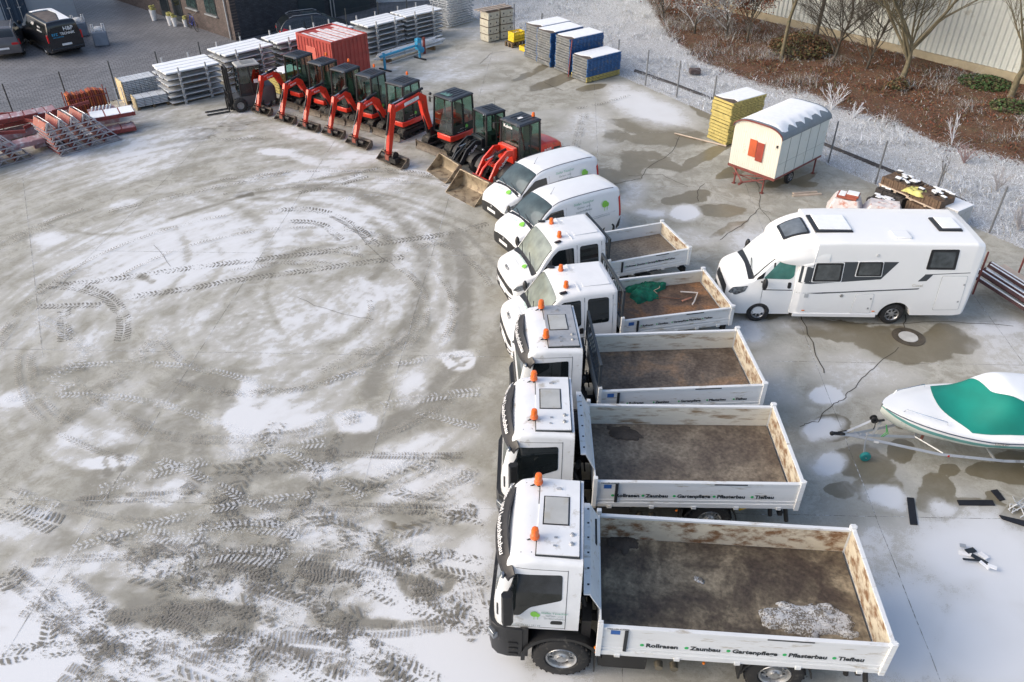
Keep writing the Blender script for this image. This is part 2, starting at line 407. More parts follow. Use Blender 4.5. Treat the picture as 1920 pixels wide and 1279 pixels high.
def tree_mark(mb, M, s=1.):
    """the two small round trees of the firm's emblem, drawn flat in the xy plane of M"""
    T = mb.T; mb.T = M
    for cx, cy, rx, ry in ((0, .42, .19, .21), (.17, .36, .11, .14)):
        n = 16; mb.add([(s*(cx+rx*math.cos(2*PI*k/n)), s*(cy+ry*math.sin(2*PI*k/n)), .003+cx*.01) for k in range(n)], [tuple(range(n))])
    for cx in (-.01, .17): mb.add([(s*(cx-.012), 0, .002), (s*(cx+.012), 0, .002), (s*(cx+.012), s*.25, .002), (s*(cx-.012), s*.25, .002)], [(0,1,2,3)])
    mb.T = T
# ---------------------------------------------------------------- ground
def np_mesh(name, V, Q, mats, mi=None, col=None, smooth=False):
    me = bpy.data.meshes.new(name); k = Q.shape[1]
    me.vertices.add(len(V)); me.vertices.foreach_set('co', V.astype(np.float32).ravel())
    me.loops.add(Q.size); me.loops.foreach_set('vertex_index', Q.astype(np.int32).ravel())
    me.polygons.add(len(Q)); me.polygons.foreach_set('loop_start', np.arange(0, Q.size, k, dtype=np.int32))
    try: me.polygons.foreach_set('loop_total', np.full(len(Q), k, dtype=np.int32))
    except Exception: pass
    for m in mats: me.materials.append(m)
    if mi is not None: me.polygons.foreach_set('material_index', mi.astype(np.int32))
    me.update(calc_edges=True)
    if col is not None:
        a = me.color_attributes.new('mask', 'FLOAT_COLOR', 'POINT'); a.data.foreach_set('color', col.astype(np.float32).ravel())
    if smooth: me.shade_smooth()
    o = bpy.data.objects.new(name, me); C.objects.link(o); return o
_r = np.random.RandomState(3); _P = _r.rand(256, 256)
def vnoise(x, y):
    xi = np.floor(x).astype(int); yi = np.floor(y).astype(int); fx = x-xi; fy = y-yi; fx = fx*fx*(3-2*fx); fy = fy*fy*(3-2*fy)
    g = lambda a, b: _P[a & 255, b & 255]
    return (g(xi,yi)*(1-fx)+g(xi+1,yi)*fx)*(1-fy)+(g(xi,yi+1)*(1-fx)+g(xi+1,yi+1)*fx)*fy
def fbm(x, y, o=5, r=.55):
    s = 0; a = 1; t = 0
    for i in range(o): s = s+a*vnoise(x*2**i+17.3*i, y*2**i+5.1*i); t += a; a *= r
    return s/t
def to_px(X, Y):
    c, s = math.cos(PITCH), math.sin(PITCH); f = Y*c+CAMH*s; u = Y*s-CAMH*c
    return 960+FPX*X/f, 639.5-FPX*u/f
def blobs(x, y, L):
    s = np.zeros_like(x)
    for cx, cy, rx, ry, an, am in L:
        a = math.radians(an); dx = x-cx; dy = y-cy; u = (dx*math.cos(a)+dy*math.sin(a))/rx; v = (-dx*math.sin(a)+dy*math.cos(a))/ry
        s = np.maximum(s, am*np.clip(1.6-1.1*np.sqrt(u*u+v*v), 0, 1))
    return s
def seg_dist(X, Y, pts):
    d = np.full_like(X, 1e9)
    for a, b in zip(pts[:-1], pts[1:]):
        ex, ey = b[0]-a[0], b[1]-a[1]; t = np.clip(((X-a[0])*ex+(Y-a[1])*ey)/(ex*ex+ey*ey+1e-9), 0, 1)
        d = np.minimum(d, np.hypot(X-a[0]-t*ex, Y-a[1]-t*ey))
    return d
def smooth_px(pts, n=6):
    """Catmull-Rom through surveyed points"""
    P = [pts[0]]+list(pts)+[pts[-1]]; out = []
    for i in range(1, len(P)-2):
        for k in range(n):
            t = k/n; q = []
            for j in (0, 1):
                a, b, c, d = P[i-1][j], P[i][j], P[i+1][j], P[i+2][j]
                q.append(.5*((2*b)+(c-a)*t+(2*a-5*b+4*c-d)*t*t+(3*b-a-3*c+d)*t**3))
            out.append(tuple(q))
    out.append(tuple(pts[-1])); return out
def surf_mat(name):
    m = bpy.data.materials.new(name); m.use_nodes = True; return m, m.node_tree.nodes, m.node_tree.links, m.node_tree.nodes['Principled BSDF']
def node(N, ty, **k):
    n = N.new(ty)
    for a, b in k.items(): setattr(n, a, b)
    return n
def noise(N, L, src, scale, detail=6, rough=.55, dist=0.):
    n = N.new('ShaderNodeTexNoise'); n.inputs['Scale'].default_value = scale; n.inputs['Detail'].default_value = detail; n.inputs['Roughness'].default_value = rough; n.inputs['Distortion'].default_value = dist
    L.new(src, n.inputs['Vector']); return n.outputs[0]
def mth(N, L, op, a, b=None, c=None, clamp=False):
    n = N.new('ShaderNodeMath'); n.operation = op; n.use_clamp = clamp
    for i, q in enumerate((a, b, c)):
        if q is None: continue
        if isinstance(q, (int, float)): n.inputs[i].default_value = q
        else: L.new(q, n.inputs[i])
    return n.outputs[0]
def mrange(N, L, v, a, b, c=0., d=1., sm=True):
    n = N.new('ShaderNodeMapRange'); n.interpolation_type = 'SMOOTHSTEP' if sm else 'LINEAR'; L.new(v, n.inputs[0])
    for i, q in enumerate((a, b, c, d)): n.inputs[1+i].default_value = q
    return n.outputs[0]
def mixc(N, L, f, a, b, mode='MIX'):
    n = N.new('ShaderNodeMix'); n.data_type = 'RGBA'; n.blend_type = mode
    for i, q in ((0, f), (6, a), (7, b)):
        if isinstance(q, (int, float)): n.inputs[i].default_value = q
        elif isinstance(q, tuple): n.inputs[i].default_value = (*q, 1)
        else: L.new(q, n.inputs[i])
    return n.outputs[2]
# concrete of the yard: mask red = frost, green = standing wet, blue = scuffed by tyres, alpha = pale film
m, N, L, B = surf_mat('yard_concrete_surface')
tc = N.new('ShaderNodeTexCoord').outputs['Object']; at = node(N, 'ShaderNodeVertexColor', layer_name='mask')
sp = N.new('ShaderNodeSeparateColor'); L.new(at.outputs[0], sp.inputs[0]); fr, we, scf = sp.outputs[0], sp.outputs[1], sp.outputs[2]
n1 = noise(N, L, tc, .55, 8, .6); n2 = noise(N, L, tc, 4.5, 10, .68, .4); n3 = noise(N, L, tc, 45, 5, .6); n4 = noise(N, L, tc, 1.7, 10, .7, .8); n5 = noise(N, L, tc, 14, 8, .7, .3)
base = mixc(N, L, mrange(N, L, n1, .35, .65), (.36,.35,.30), (.52,.51,.455))
base = mixc(N, L, mrange(N, L, n4, .4, .62, 0, .8), base, (.28,.265,.215))
base = mixc(N, L, mrange(N, L, n3, .3, .7, .0, .35), base, (.24,.225,.19)); base = mixc(N, L, mrange(N, L, n5, .52, .66, 0, .55), base, (.235,.225,.185)); base = mixc(N, L, mrange(N, L, n5, .30, .42, .5, 0), base, (.56,.55,.50))
base = mixc(N, L, mrange(N, L, scf, .2, 1, 0, .72), base, (.2,.19,.165))
wv = mth(N, L, 'ADD', we, mth(N, L, 'MULTIPLY', mth(N, L, 'SUBTRACT', n2, .5), .22)); wf = mrange(N, L, wv, .46, .54)
base = mixc(N, L, mth(N, L, 'MULTIPLY', wf, .82), base, (.145,.122,.075))
pale = mrange(N, L, mth(N, L, 'ADD', fr, mth(N, L, 'MULTIPLY', mth(N, L, 'SUBTRACT', n4, .5), .6)), .08, .55, 0, .72)
base = mixc(N, L, pale, base, (.52,.515,.49))
fv = mth(N, L, 'ADD', fr, mth(N, L, 'ADD', mth(N, L, 'MULTIPLY', mth(N, L, 'SUBTRACT', n2, .5), 1.05), mth(N, L, 'MULTIPLY', mth(N, L, 'SUBTRACT', n3, .5), 1.0)))
ff = mrange(N, L, fv, .50, .67)
col = mixc(N, L, mth(N, L, 'MULTIPLY', ff, mrange(N, L, fr, .45, 1.1, .5, .96)), base, (.69,.705,.725)); L.new(col, B.inputs['Base Color'])
rg = mth(N, L, 'SUBTRACT', .72, mth(N, L, 'MULTIPLY', wf, mth(N, L, 'SUBTRACT', .42, mth(N, L, 'MULTIPLY', ff, .4)))); L.new(rg, B.inputs['Roughness'])
bp = N.new('ShaderNodeBump'); bp.inputs['Strength'].default_value = .35; bp.inputs['Distance'].default_value = .012; L.new(mth(N, L, 'ADD', mth(N, L, 'MULTIPLY', ff, 1.2), mth(N, L, 'MULTIPLY', n3, .5)), bp.inputs['Height']); L.new(bp.outputs[0], B.inputs['Normal'])
concrete = m
FL = [(-60,-.9), (-23.43,36.53), (-10.0,50.27), (-5.6,54.6), (-3.3,57.6)]      # line of the left mesh fence
FR = [(-1.2,53.7), (.13,51.86), (5.76,44.08), (13.5,31.98), (17.41,25.76), (21,19.9), (28,9)]  # line of the right fence
xs = np.arange(-30, 23, .085); ys = [3.5]
while ys[-1] < 58: ys.append(ys[-1]+.055+.0022*ys[-1])
ys = np.array(ys); X, Y = np.meshgrid(xs, ys); PX, PY = to_px(X, Y)
snow_b = [(330,470,230,75,-12,.95),(430,455,150,60,-10,1.0),(560,400,170,50,-15,.75),(650,425,120,45,-20,.8),(700,560,60,40,0,.5),(790,470,60,80,-20,.55),(840,560,50,90,0,.6),(740,395,90,30,10,.7),
 (600,600,200,60,-8,.35),(250,300,90,40,-20,.6),(120,300,70,28,-20,.45),(230,385,35,12,-10,.8),(90,450,30,14,-10,.8),(650,300,70,12,-10,.75),(520,285,30,8,0,.95),(560,295,40,9,15,.8),(450,210,60,14,-10,.5),
 (560,250,50,9,10,.7),(600,260,40,8,15,.7),(660,290,22,7,0,.8),(770,320,40,14,15,.7),(850,350,60,16,15,.5),(700,345,90,12,-5,.6),(458,790,42,34,0,1.15),(668,788,38,22,0,1.25),(200,866,55,14,-6,1.1),(462,738,20,34,0,.85),(530,790,60,45,15,.8),(780,735,32,34,0,.85),
 (30,745,26,16,-20,.95),(860,676,30,19,0,1.25),(590,880,45,20,-10,.85),(720,860,90,30,-15,.6),(790,840,90,25,-20,.55),(120,830,45,20,-20,.7),(220,820,30,14,0,.7),(300,930,70,28,-10,.7),(400,1040,120,40,10,.62),(60,980,90,36,0,.6),(150,1060,120,30,-8,.75),
 (100,1160,110,60,-5,.95),(60,1240,120,60,0,1.1),(250,1230,90,60,0,1.0),(420,1100,120,30,5,.6),(500,970,60,40,0,.65),(620,1000,90,50,20,.72),(560,1120,120,40,10,.85),(700,1110,90,70,0,.95),(820,1160,140,90,0,1.15),(850,1040,90,60,10,.95),(640,1230,200,60,5,1.15),(850,1260,160,60,0,1.2),(400,1240,80,40,0,1.1),
 (850,920,70,40,-10,.75),(900,1180,120,90,0,1.1),(880,960,60,24,0,.9),(780,930,60,30,0,.7),(250,1080,80,30,-10,.6),(960,1270,200,40,0,.9),
 (1548,740,33,17,0,1.4),(1538,803,33,16,-5,1.4),(1557,868,26,24,0,1.3),(1663,926,31,20,10,1.4),(1765,955,28,12,10,.8),(1830,1040,150,70,5,1.0),(1900,1090,90,60,0,1.05),(1700,1180,100,110,0,1.0),(1850,1200,140,110,0,1.1),(1650,1030,40,50,0,.6),(1900,660,90,50,0,.7),(1620,700,110,30,0,.45),
 (1870,620,60,16,0,.9),(1420,455,75,32,10,.95),(1283,400,28,14,0,1.15),(1220,398,30,11,5,1.05),(1300,445,50,16,5,.8),(1180,360,30,30,0,.7),(1150,420,30,30,0,.7),(1500,610,60,14,0,.4),(1230,210,75,26,15,1.1),(1190,190,55,22,10,1.05),(1270,225,35,10,10,.9),(1160,170,30,16,0,.7),(1100,240,50,40,-15,.75),(1060,265,40,25,0,.65),(1130,270,35,14,0,.7),
 (1020,215,60,10,0,.5),(930,105,70,16,-5,.5),(850,120,60,18,-20,.55),(800,150,70,14,-15,.5),(740,130,60,20,-30,.45),(900,60,50,18,0,.4),(920,165,40,8,-10,.6),(870,140,60,10,-10,.55),(1000,90,60,20,0,.3),(1400,620,40,30,0,.85),(1450,700,40,60,0,.5),(820,230,60,16,20,.5),(1500,330,60,10,0,.2),(560,330,120,18,-10,.55),(740,560,120,30,-12,.5)]
wet_b = [(1240,245,90,16,12,.95),(1340,215,60,14,25,.8),(1050,150,70,10,-20,.85),(1000,135,60,8,-25,.7),(1110,165,30,6,-10,.9),(1230,265,60,12,5,.8),(1140,345,40,40,20,.8),(1180,320,30,26,30,.7),(1330,290,55,10,-25,.9),(1370,325,34,12,-20,1.0),(1425,305,25,8,0,.7),(1460,342,26,8,-10,1.1),(1510,335,28,7,-20,1.0),(1515,345,25,6,0,.8),(1350,395,50,16,5,.9),(1290,370,60,14,-10,.7),(1370,430,50,10,-20,.8),
 (1600,625,120,20,4,.95),(1700,650,100,30,8,1.05),(1780,640,60,24,10,1.05),(1560,605,90,9,0,.8),(1450,590,50,8,0,.9),(1860,612,40,9,0,.8),(1550,800,46,26,0,.85),(1610,865,58,34,15,.92),(1640,880,34,20,0,1.1),(1655,915,44,32,20,.95),(1700,845,33,21,0,1.2),(1785,882,21,13,0,1.25),(1752,922,34,34,0,1.15),(1770,955,30,22,0,.9),(1870,885,62,20,0,1.15),(1900,860,50,22,0,1.0),(1820,945,80,8,3,.9),(1910,975,26,26,0,.9),
 (1870,935,14,10,30,1.1),(1580,925,36,14,0,.8),(1690,800,24,10,0,.6),(1150,260,40,18,-10,.6),(455,365,19,6,0,1.25),(1220,300,90,18,10,.6),(850,895,18,7,0,1.1),(880,898,17,9,0,1.2),(830,1012,20,8,0,1.1),(780,995,30,8,5,.95),(740,990,24,14,0,.8),(350,270,90,22,-8,.45),(450,240,120,14,-3,.45),(1600,480,60,8,0,.5)]
R = lambda pts, w_, a, n=6: (smooth_px([tuple(GP(*p)[:2]) for p in pts], n), w_, a)
scuffs = [R([(620,345),(560,350),(480,362),(400,385),(320,410)],.12,.7),R([(700,335),(600,352),(520,375)],.10,.6),R([(860,345),(780,330),(700,322),(600,335),(520,350)],.12,.6),R([(400,300),(300,330),(180,370),(90,400)],.25,.5),R([(560,300),(450,330),(300,370),(150,420)],.2,.45),R([(900,430),(830,400),(740,370),(640,352)],.14,.6),R([(560,470),(520,500),(500,560),(540,640)],.1,.5),R([(120,430),(200,440),(330,425)],.1,.5),R([(380,370),(450,390),(495,430),(500,480),(470,540),(400,600)],.22,.55),R([(330,430),(350,460),(345,510),(300,560)],.12,.5),R([(380,440),(412,470),(410,510),(360,560)],.12,.4),
 R([(480,372),(560,378),(660,395),(715,430),(728,480),(700,520)],.2,.6),R([(560,350),(660,360),(740,400),(790,470),(790,540),(760,620),(720,680),(690,740)],.3,.7),R([(640,360),(740,380),(810,420),(840,480),(838,550),(800,620),(760,680)],.25,.55),
 R([(850,440),(868,500),(870,580),(860,660),(820,720),(740,790),(600,860)],.32,.8),R([(760,400),(860,430),(930,500)],.14,.7),R([(960,600),(900,690),(800,770),(640,850),(420,900)],.4,.7),R([(880,760),(760,810),(600,830),(430,815)],.35,.6),
 R([(440,700),(400,730),(350,800),(300,900),(250,960)],.4,.6),R([(360,690),(300,740),(240,820),(180,900),(120,980)],.4,.6),R([(230,690),(130,780),(30,880)],.35,.5),R([(310,800),(290,860),(180,940)],.3,.6),R([(500,510),(540,475),(620,460)],.15,.6),R([(600,650),(670,620),(720,575)],.3,.5),
 R([(430,800),(420,740),(380,715),(330,740)],.3,.7),R([(368,820),(370,860),(365,910)],.28,.7),R([(200,860),(205,890),(180,930)],.25,.6),R([(640,985),(560,1010),(430,1020)],.6,.5),R([(640,920),(540,930),(420,980),(300,1000)],.7,.55),R([(100,1000),(200,1090),(300,1110)],.5,.6),R([(480,1030),(600,1050)],.6,.6),R([(640,1130),(520,1060),(420,1050)],.7,.8),
 R([(255,1132),(360,1140),(472,1148)],.17,1.4),R([(215,1155),(340,1165),(465,1174)],.17,1.4),R([(670,1165),(765,1173)],.12,1.5),R([(785,1168),(825,1178)],.14,1.3),R([(610,1255),(645,1243)],.07,1.4),R([(745,1075),(770,1115),(800,1095),(760,1085)],.12,1.5),R([(800,1115),(835,1105),(845,1085),(820,1075)],.11,1.4),
 R([(196,860),(204,890)],.1,1.5),R([(222,855),(228,880)],.1,1.5),R([(845,668),(870,686)],.1,1.5),R([(850,690),(880,676)],.08,1.5),R([(836,674),(880,668)],.05,1.4),R([(265,518),(285,528)],.15,1.2),R([(60,700),(200,690),(230,640)],.4,.4),R([(740,960),(860,1000),(830,1020)],.3,.6)]
SC = np.zeros_like(X); clear = np.zeros_like(X)
edge = fbm(X*6+9, Y*6, 3)
for pts, w_, a in scuffs:
    d = seg_dist(X, Y, pts); f = np.clip(1.5-d/(w_*(.6+.8*edge)), 0, 1)*a; SC = np.maximum(SC, f)
cx0, cy0 = GP(520, 590)[:2]; rad = np.hypot(X-cx0, Y-cy0); ang = np.arctan2(Y-cy0, X-cx0)
streak = fbm(rad*4.2+3, ang*4.2+40, 5, .68); streak2 = fbm((X*.5+Y*.9)*.7, (X*.9-Y*.5)*2.4+11, 5, .6); fine = fbm(X*4.1, Y*4.1+7, 4, .7); streak3 = fbm(rad*7+3, ang*5+4, 4, .6); big = fbm(X*.32+5, Y*.32+9, 5); mid = fbm(X*1.3, Y*1.3+30, 5)
left = np.clip((1000-PX)/250, 0, 1); low = np.clip((PY-930)/120, 0, 1)
wx = PX+(fbm(X*.9+2, Y*.9)-.5)*46*np.clip(PY/700, .25, 1.2); wy = PY+(fbm(X*.9+70, Y*.9+3)-.5)*34*np.clip(PY/700, .2, 1.2)
frost = blobs(wx, wy, snow_b)*.78+(big-.5)*.55+(mid-.5)*.35+left*((streak-.5)*.72+(streak2-.5)*.8+(fine-.5)*.5+(streak3-.5)*.5)+.16*left+.20*low*left+.06
frost += .10*np.clip((PX-1380)/200, 0, 1)*(PY > 380)+.12*left*np.clip((PY-520)/80,0,1)*np.clip((960-PY)/80,0,1)
frost = frost-np.clip(SC, 0, 1.3)*(.60+.25*np.clip(SC-1, 0, 1))
wet = blobs(wx, wy, wet_b)*.85+(mid-.5)*.45+(big-.5)*.35+.16*left*(streak2-.5)*4+.09*np.clip((420-PY)/200, 0, 1)+.04*np.clip((PX-980)/100,0,1)
hard = [(458,788,40,30,0,1),(668,788,36,20,0,1),(860,677,31,18,0,1),(200,866,50,12,-6,1),(1548,740,33,17,0,1),(1538,803,33,16,-5,1),(1557,868,24,22,0,1),(1663,926,31,19,10,1),(1283,400,27,13,0,1),(520,285,28,7,0,1),(462,738,14,28,0,.8)]
hb = np.clip((blobs(PX*.7+wx*.3, PY*.7+wy*.3, hard)-.42)*6, 0, 1)*1.12-np.clip(SC-1, 0, .4)*2.2
frost = np.maximum(frost, hb)
frost = np.where(wet > .5, frost-.12*(PX > 980), frost)
ok = np.ones_like(X, bool)
def side(P, X, Y):
    yy = np.interp(X, [p[0] for p in P], [p[1] for p in P]); return yy-Y
ok &= side(FL, X, Y) > 0; ok &= np.where(X > -1.2, side(FR, X, Y) > 0, True); ok &= ~((X > -3.3) & (X < -1.2) & (Y > 57.6-1.85*(X+3.3)))
ok &= (Y > -.9*0)
vid = np.arange(X.size).reshape(X.shape); q = np.stack([vid[:-1,:-1], vid[:-1,1:], vid[1:,1:], vid[1:,:-1]], -1).reshape(-1, 4)
vis = (PX > -260) & (PX < 2180) & (PY < 1500)
qok = (ok & vis).ravel()[q].all(1); q = q[qok]; used = np.zeros(X.size, bool); used[q.ravel()] = True; re = np.cumsum(used)-1; q = re[q]
Vv = np.stack([X.ravel(), Y.ravel(), np.zeros(X.size)], 1)[used]
col = np.stack([np.clip(frost, 0, 1.5), np.clip(wet, 0, 1.5), np.clip(SC, 0, 1), np.ones_like(X)], -1).reshape(-1, 4)[used]
tag(np_mesh('yard_concrete', Vv, q, [concrete], col=col), kind='structure')
# paved court on the left
m, N, L, B = surf_mat('block_paving'); tc = N.new('ShaderNodeTexCoord'); mp = N.new('ShaderNodeMapping'); mp.inputs['Rotation'].default_value = (0, 0, math.radians(-45)); L.new(tc.outputs['Object'], mp.inputs[0])
bk = N.new('ShaderNodeTexBrick'); L.new(mp.outputs[0], bk.inputs[0]); bk.inputs['Scale'].default_value = 1; bk.inputs['Brick Width'].default_value = .42; bk.inputs['Row Height'].default_value = .24; bk.inputs['Mortar Size'].default_value = .022
bk.inputs['Color1'].default_value = (.175,.18,.195,1); bk.inputs['Color2'].default_value = (.215,.22,.235,1); bk.inputs['Mortar'].default_value = (.085,.085,.09,1)
na = noise(N, L, tc.outputs['Object'], .5, 7); nb = noise(N, L, mp.outputs[0], 3, 6)
cc = mixc(N, L, mrange(N, L, na, .4, .65, 0, .45), bk.outputs[0], (.10,.105,.115)); cc = mixc(N, L, mrange(N, L, nb, .55, .75, 0, .3), cc, (.33,.34,.36)); L.new(cc, B.inputs['Base Color']); B.inputs['Roughness'].default_value = .6
mb = MB(); mb.add([(-90,-30,-.004),(-60,-.9,-.004),(-23.43,36.53,-.004),(-10,50.27,-.004),(-5.6,54.6,-.004),(-3.3,57.6,-.004),(-9,64,-.004),(-40,110,-.004),(-120,110,-.004)], [tuple(range(9))])
tag(mb.build('block_paving', m, smooth=0, fix=False), kind='structure')
# open ground: frosted grass near the fence, brown leaf litter beyond
m, N, L, B = surf_mat('open_ground'); tc = N.new('ShaderNodeTexCoord').outputs['Object']; at = node(N, 'ShaderNodeVertexColor', layer_name='mask'); sp = N.new('ShaderNodeSeparateColor'); L.new(at.outputs[0], sp.inputs[0])
n2 = noise(N, L, tc, 5, 8, .7); n3 = noise(N, L, tc, 30, 6, .7); n1 = noise(N, L, tc, .8, 6)
fro = mixc(N, L, mrange(N, L, n3, .38, .6), (.22,.21,.19), (.70,.73,.77)); br = mixc(N, L, mrange(N, L, n3, .35, .65), (.05,.028,.018), (.19,.10,.06)); br = mixc(N, L, mrange(N, L, n1, .5, .7, 0, .5), br, (.13,.11,.06))
f = mrange(N, L, mth(N, L, 'ADD', sp.outputs[0], mth(N, L, 'MULTIPLY', mth(N, L, 'SUBTRACT', n2, .5), .9)), .35, .65)
L.new(mixc(N, L, f, br, fro), B.inputs['Base Color']); B.inputs['Roughness'].default_value = .9
bp = N.new('ShaderNodeBump'); bp.inputs['Strength'].default_value = .8; bp.inputs['Distance'].default_value = .1; L.new(n2, bp.inputs['Height']); L.new(bp.outputs[0], B.inputs['Normal'])
gx = np.arange(-12, 60, .4); gy = np.arange(2, 90, .4); GX, GY = np.meshgrid(gx, gy); gpx, gpy = to_px(GX, GY)
bnd_x = [1100,1190,1249,1312,1387,1462,1522,1575,1687,1762,1837,1920,2300]; bnd_y = [-120,-30,64,112,142,165,176,202,232,270,285,307,420]
def frostness(gpx, gpy): return np.clip((gpy-np.interp(gpx, bnd_x, bnd_y))/26+.5, 0, 1)
fd = frostness(gpx, gpy); GZ = -.012+0*GX
def ground_z(x, y):
    d = np.hypot(0, 0)+(x-np.interp(y, [9,19.9,25.76,31.98,44.08,51.86,60], [28,21,17.41,13.5,5.76,.13,-5]))*.84   # metres beyond the right fence
    return -.012+np.clip(d-.3, 0, 1)*(.10*(fbm(x*.6+3, y*.6, 3)))+np.clip((d-2.2)*.9, 0, 1)*-.12+np.clip((d-5)/6, 0, 1)*.35
GZ = ground_z(GX, GY)
vid = np.arange(GX.size).reshape(GX.shape); q = np.stack([vid[:-1,:-1], vid[:-1,1:], vid[1:,1:], vid[1:,:-1]], -1).reshape(-1, 4)
inside = (side(FR, GX, GY) > .6) & (GX > -1) | (GX < -3)
keep = ~(inside.ravel()[q].all(1)); q = q[keep]
tag(np_mesh('frosted_ground', np.stack([GX.ravel(), GY.ravel(), GZ.ravel()], 1), q, [m], col=np.stack([fd, fd, fd, fd*0+1], -1).reshape(-1, 4), smooth=True), kind='structure')
mb = MB(); mb.add([(-900,-300,-.16),(900,-300,-.16),(900,1500,-.16),(-900,1500,-.16)], [(0,1,2,3)])
tag(mb.build('surrounding_ground', mat('far_snowy_ground', (.55,.57,.6), .9, var=.25, sc_=.2, dirt=.3, dcol=(.25,.23,.2), dsc=.3), smooth=0, fix=False), kind='structure')
# tyre tread prints
def strip(pts, wd, z, name, m, kind='structure', taper=False):
    P = [Vector((p[0], p[1], 0)) for p in pts]; vs = []; uv = []; d = 0
    for i, p in enumerate(P):
        t = (P[min(i+1, len(P)-1)]-P[max(i-1, 0)]).normalized(); n = Vector((-t.y, t.x, 0)); 
        if i: d += (p-P[i-1]).length
        h = wd/2
        vs += [(p.x+n.x*h, p.y+n.y*h, z), (p.x-n.x*h, p.y-n.y*h, z)]; uv += [(d, 1), (d, -1)]
    fs = [(2*i, 2*i+1, 2*i+3, 2*i+2) for i in range(len(P)-1)]
    return vs, fs, uv
def strips(name, items, z0, m, kind='structure'):
    V = []; Fc = []; U = []
    for k, (pts, wd) in enumerate(items):
        v, f, u = strip(pts, wd, z0+.0003*k, name, m); b = len(V); V += v; U += u; Fc += [tuple(b+i for i in q) for q in f]
    me = bpy.data.meshes.new(name); me.from_pydata(V, [], Fc); ul = me.uv_layers.new(name='UVMap')
    for lp in me.loops: ul.data[lp.index].uv = U[lp.vertex_index]
    me.materials.append(m); o = bpy.data.objects.new(name, me); C.objects.link(o); return tag(o, kind=kind)
def tread_mat(name, colr, pitch, slope, amt, cutv=.5):
    m, N, L, B = surf_mat(name); uv = N.new('ShaderNodeUVMap'); s = N.new('ShaderNodeSeparateXYZ'); L.new(uv.outputs[0], s.inputs[0]); tc = N.new('ShaderNodeTexCoord').outputs['Object']
    av = mth(N, L, 'ABSOLUTE', s.outputs[1]); u = mth(N, L, 'ADD', mth(N, L, 'MULTIPLY', s.outputs[0], 1/pitch), mth(N, L, 'MULTIPLY', av, slope))
    wob = noise(N, L, tc, 5, 3); u = mth(N, L, 'ADD', u, mth(N, L, 'MULTIPLY', wob, .9)); fr_ = mth(N, L, 'FRACT', u); bar = mrange(N, L, mth(N, L, 'ABSOLUTE', mth(N, L, 'SUBTRACT', fr_, .5)), cutv*.5-.06, cutv*.5+.06, 1, 0)
    n5 = noise(N, L, tc, 1.6, 6, .6); n6 = noise(N, L, tc, 22, 5, .6); k = mrange(N, L, mth(N, L, 'ADD', n5, mth(N, L, 'MULTIPLY', mth(N, L, 'SUBTRACT', n6, .5), .9)), .44, .56)
    ed = mrange(N, L, mth(N, L, 'ADD', av, mth(N, L, 'MULTIPLY', n6, .4)), .9, 1.12, 1, 0); md = mrange(N, L, av, .04, .14)
    al = mth(N, L, 'MULTIPLY', mth(N, L, 'MULTIPLY', mth(N, L, 'MULTIPLY', bar, k), mth(N, L, 'MULTIPLY', ed, md)), amt)
    L.new(al, B.inputs['Alpha']); B.inputs['Roughness'].default_value = .75
    L.new(mixc(N, L, n6, tuple(c*.8 for c in colr), tuple(min(1, c*1.2) for c in colr)), B.inputs['Base Color']); return m
td = tread_mat('tread_print_dark', (.20,.19,.165), .13, .9, .9, .55); tw = tread_mat('tread_print_snow', (.62,.64,.67), .12, .8, .6, .5); tf = tread_mat('tread_print_faint', (.26,.25,.22), .16, 1.1, .6, .6)
G2 = lambda pts, n=8: smooth_px([tuple(GP(*p)[:2]) for p in pts], n)
strips('tyre_prints', [(G2([(70,538),(200,525),(400,497),(640,468),(760,450),(830,440),(915,420)]),.42),(G2([(230,558),(330,545),(450,525),(560,510),(650,497),(760,482)]),.42),(G2([(90,535),(150,540),(205,560),(232,600),(228,640)]),.55),
 (G2([(70,575),(190,572)]),.4),(G2([(120,582),(122,640)]),.5),(G2([(505,397),(560,392),(620,402),(670,430),(700,455)]),.5),(G2([(540,415),(600,420),(640,450)]),.4),(G2([(560,362),(640,345),(690,330)]),.35),(G2([(620,345),(720,310),(770,300)]),.3),(G2([(720,318),(790,325),(850,345)]),.3),
 (G2([(830,350),(930,345)]),.3),(G2([(370,1175),(440,1195),(520,1225),(640,1285)]),.62),(G2([(590,1170),(660,1205),(740,1245),(820,1290)]),.62),(G2([(330,1110),(420,1085),(560,1110),(620,1150)]),.6),(G2([(300,1060),(420,1050),(600,1075),(660,1105)]),.6),(G2([(400,1020),(500,1035),(610,1085)]),.5),
 (G2([(640,1080),(760,1130),(860,1165),(920,1175)]),.5),(G2([(720,1030),(800,1065),(920,1090)]),.4),(G2([(840,1040),(925,1058)]),.3),(G2([(770,955),(850,965),(930,985)]),.35),(G2([(180,1130),(185,1200),(150,1290)]),.4),(G2([(95,1150),(80,1215),(0,1235)]),.4),(G2([(285,1160),(265,1240),(240,1279)]),.35),(G2([(0,1215),(140,1205),(330,1180)]),.16),(G2([(60,1235),(200,1215),(350,1190)]),.14),
 (G2([(0,950),(60,970),(110,985)]),.7),(G2([(0,1060),(30,1100)]),.6),(G2([(850,1130),(925,1140)]),.4)], .004, td)
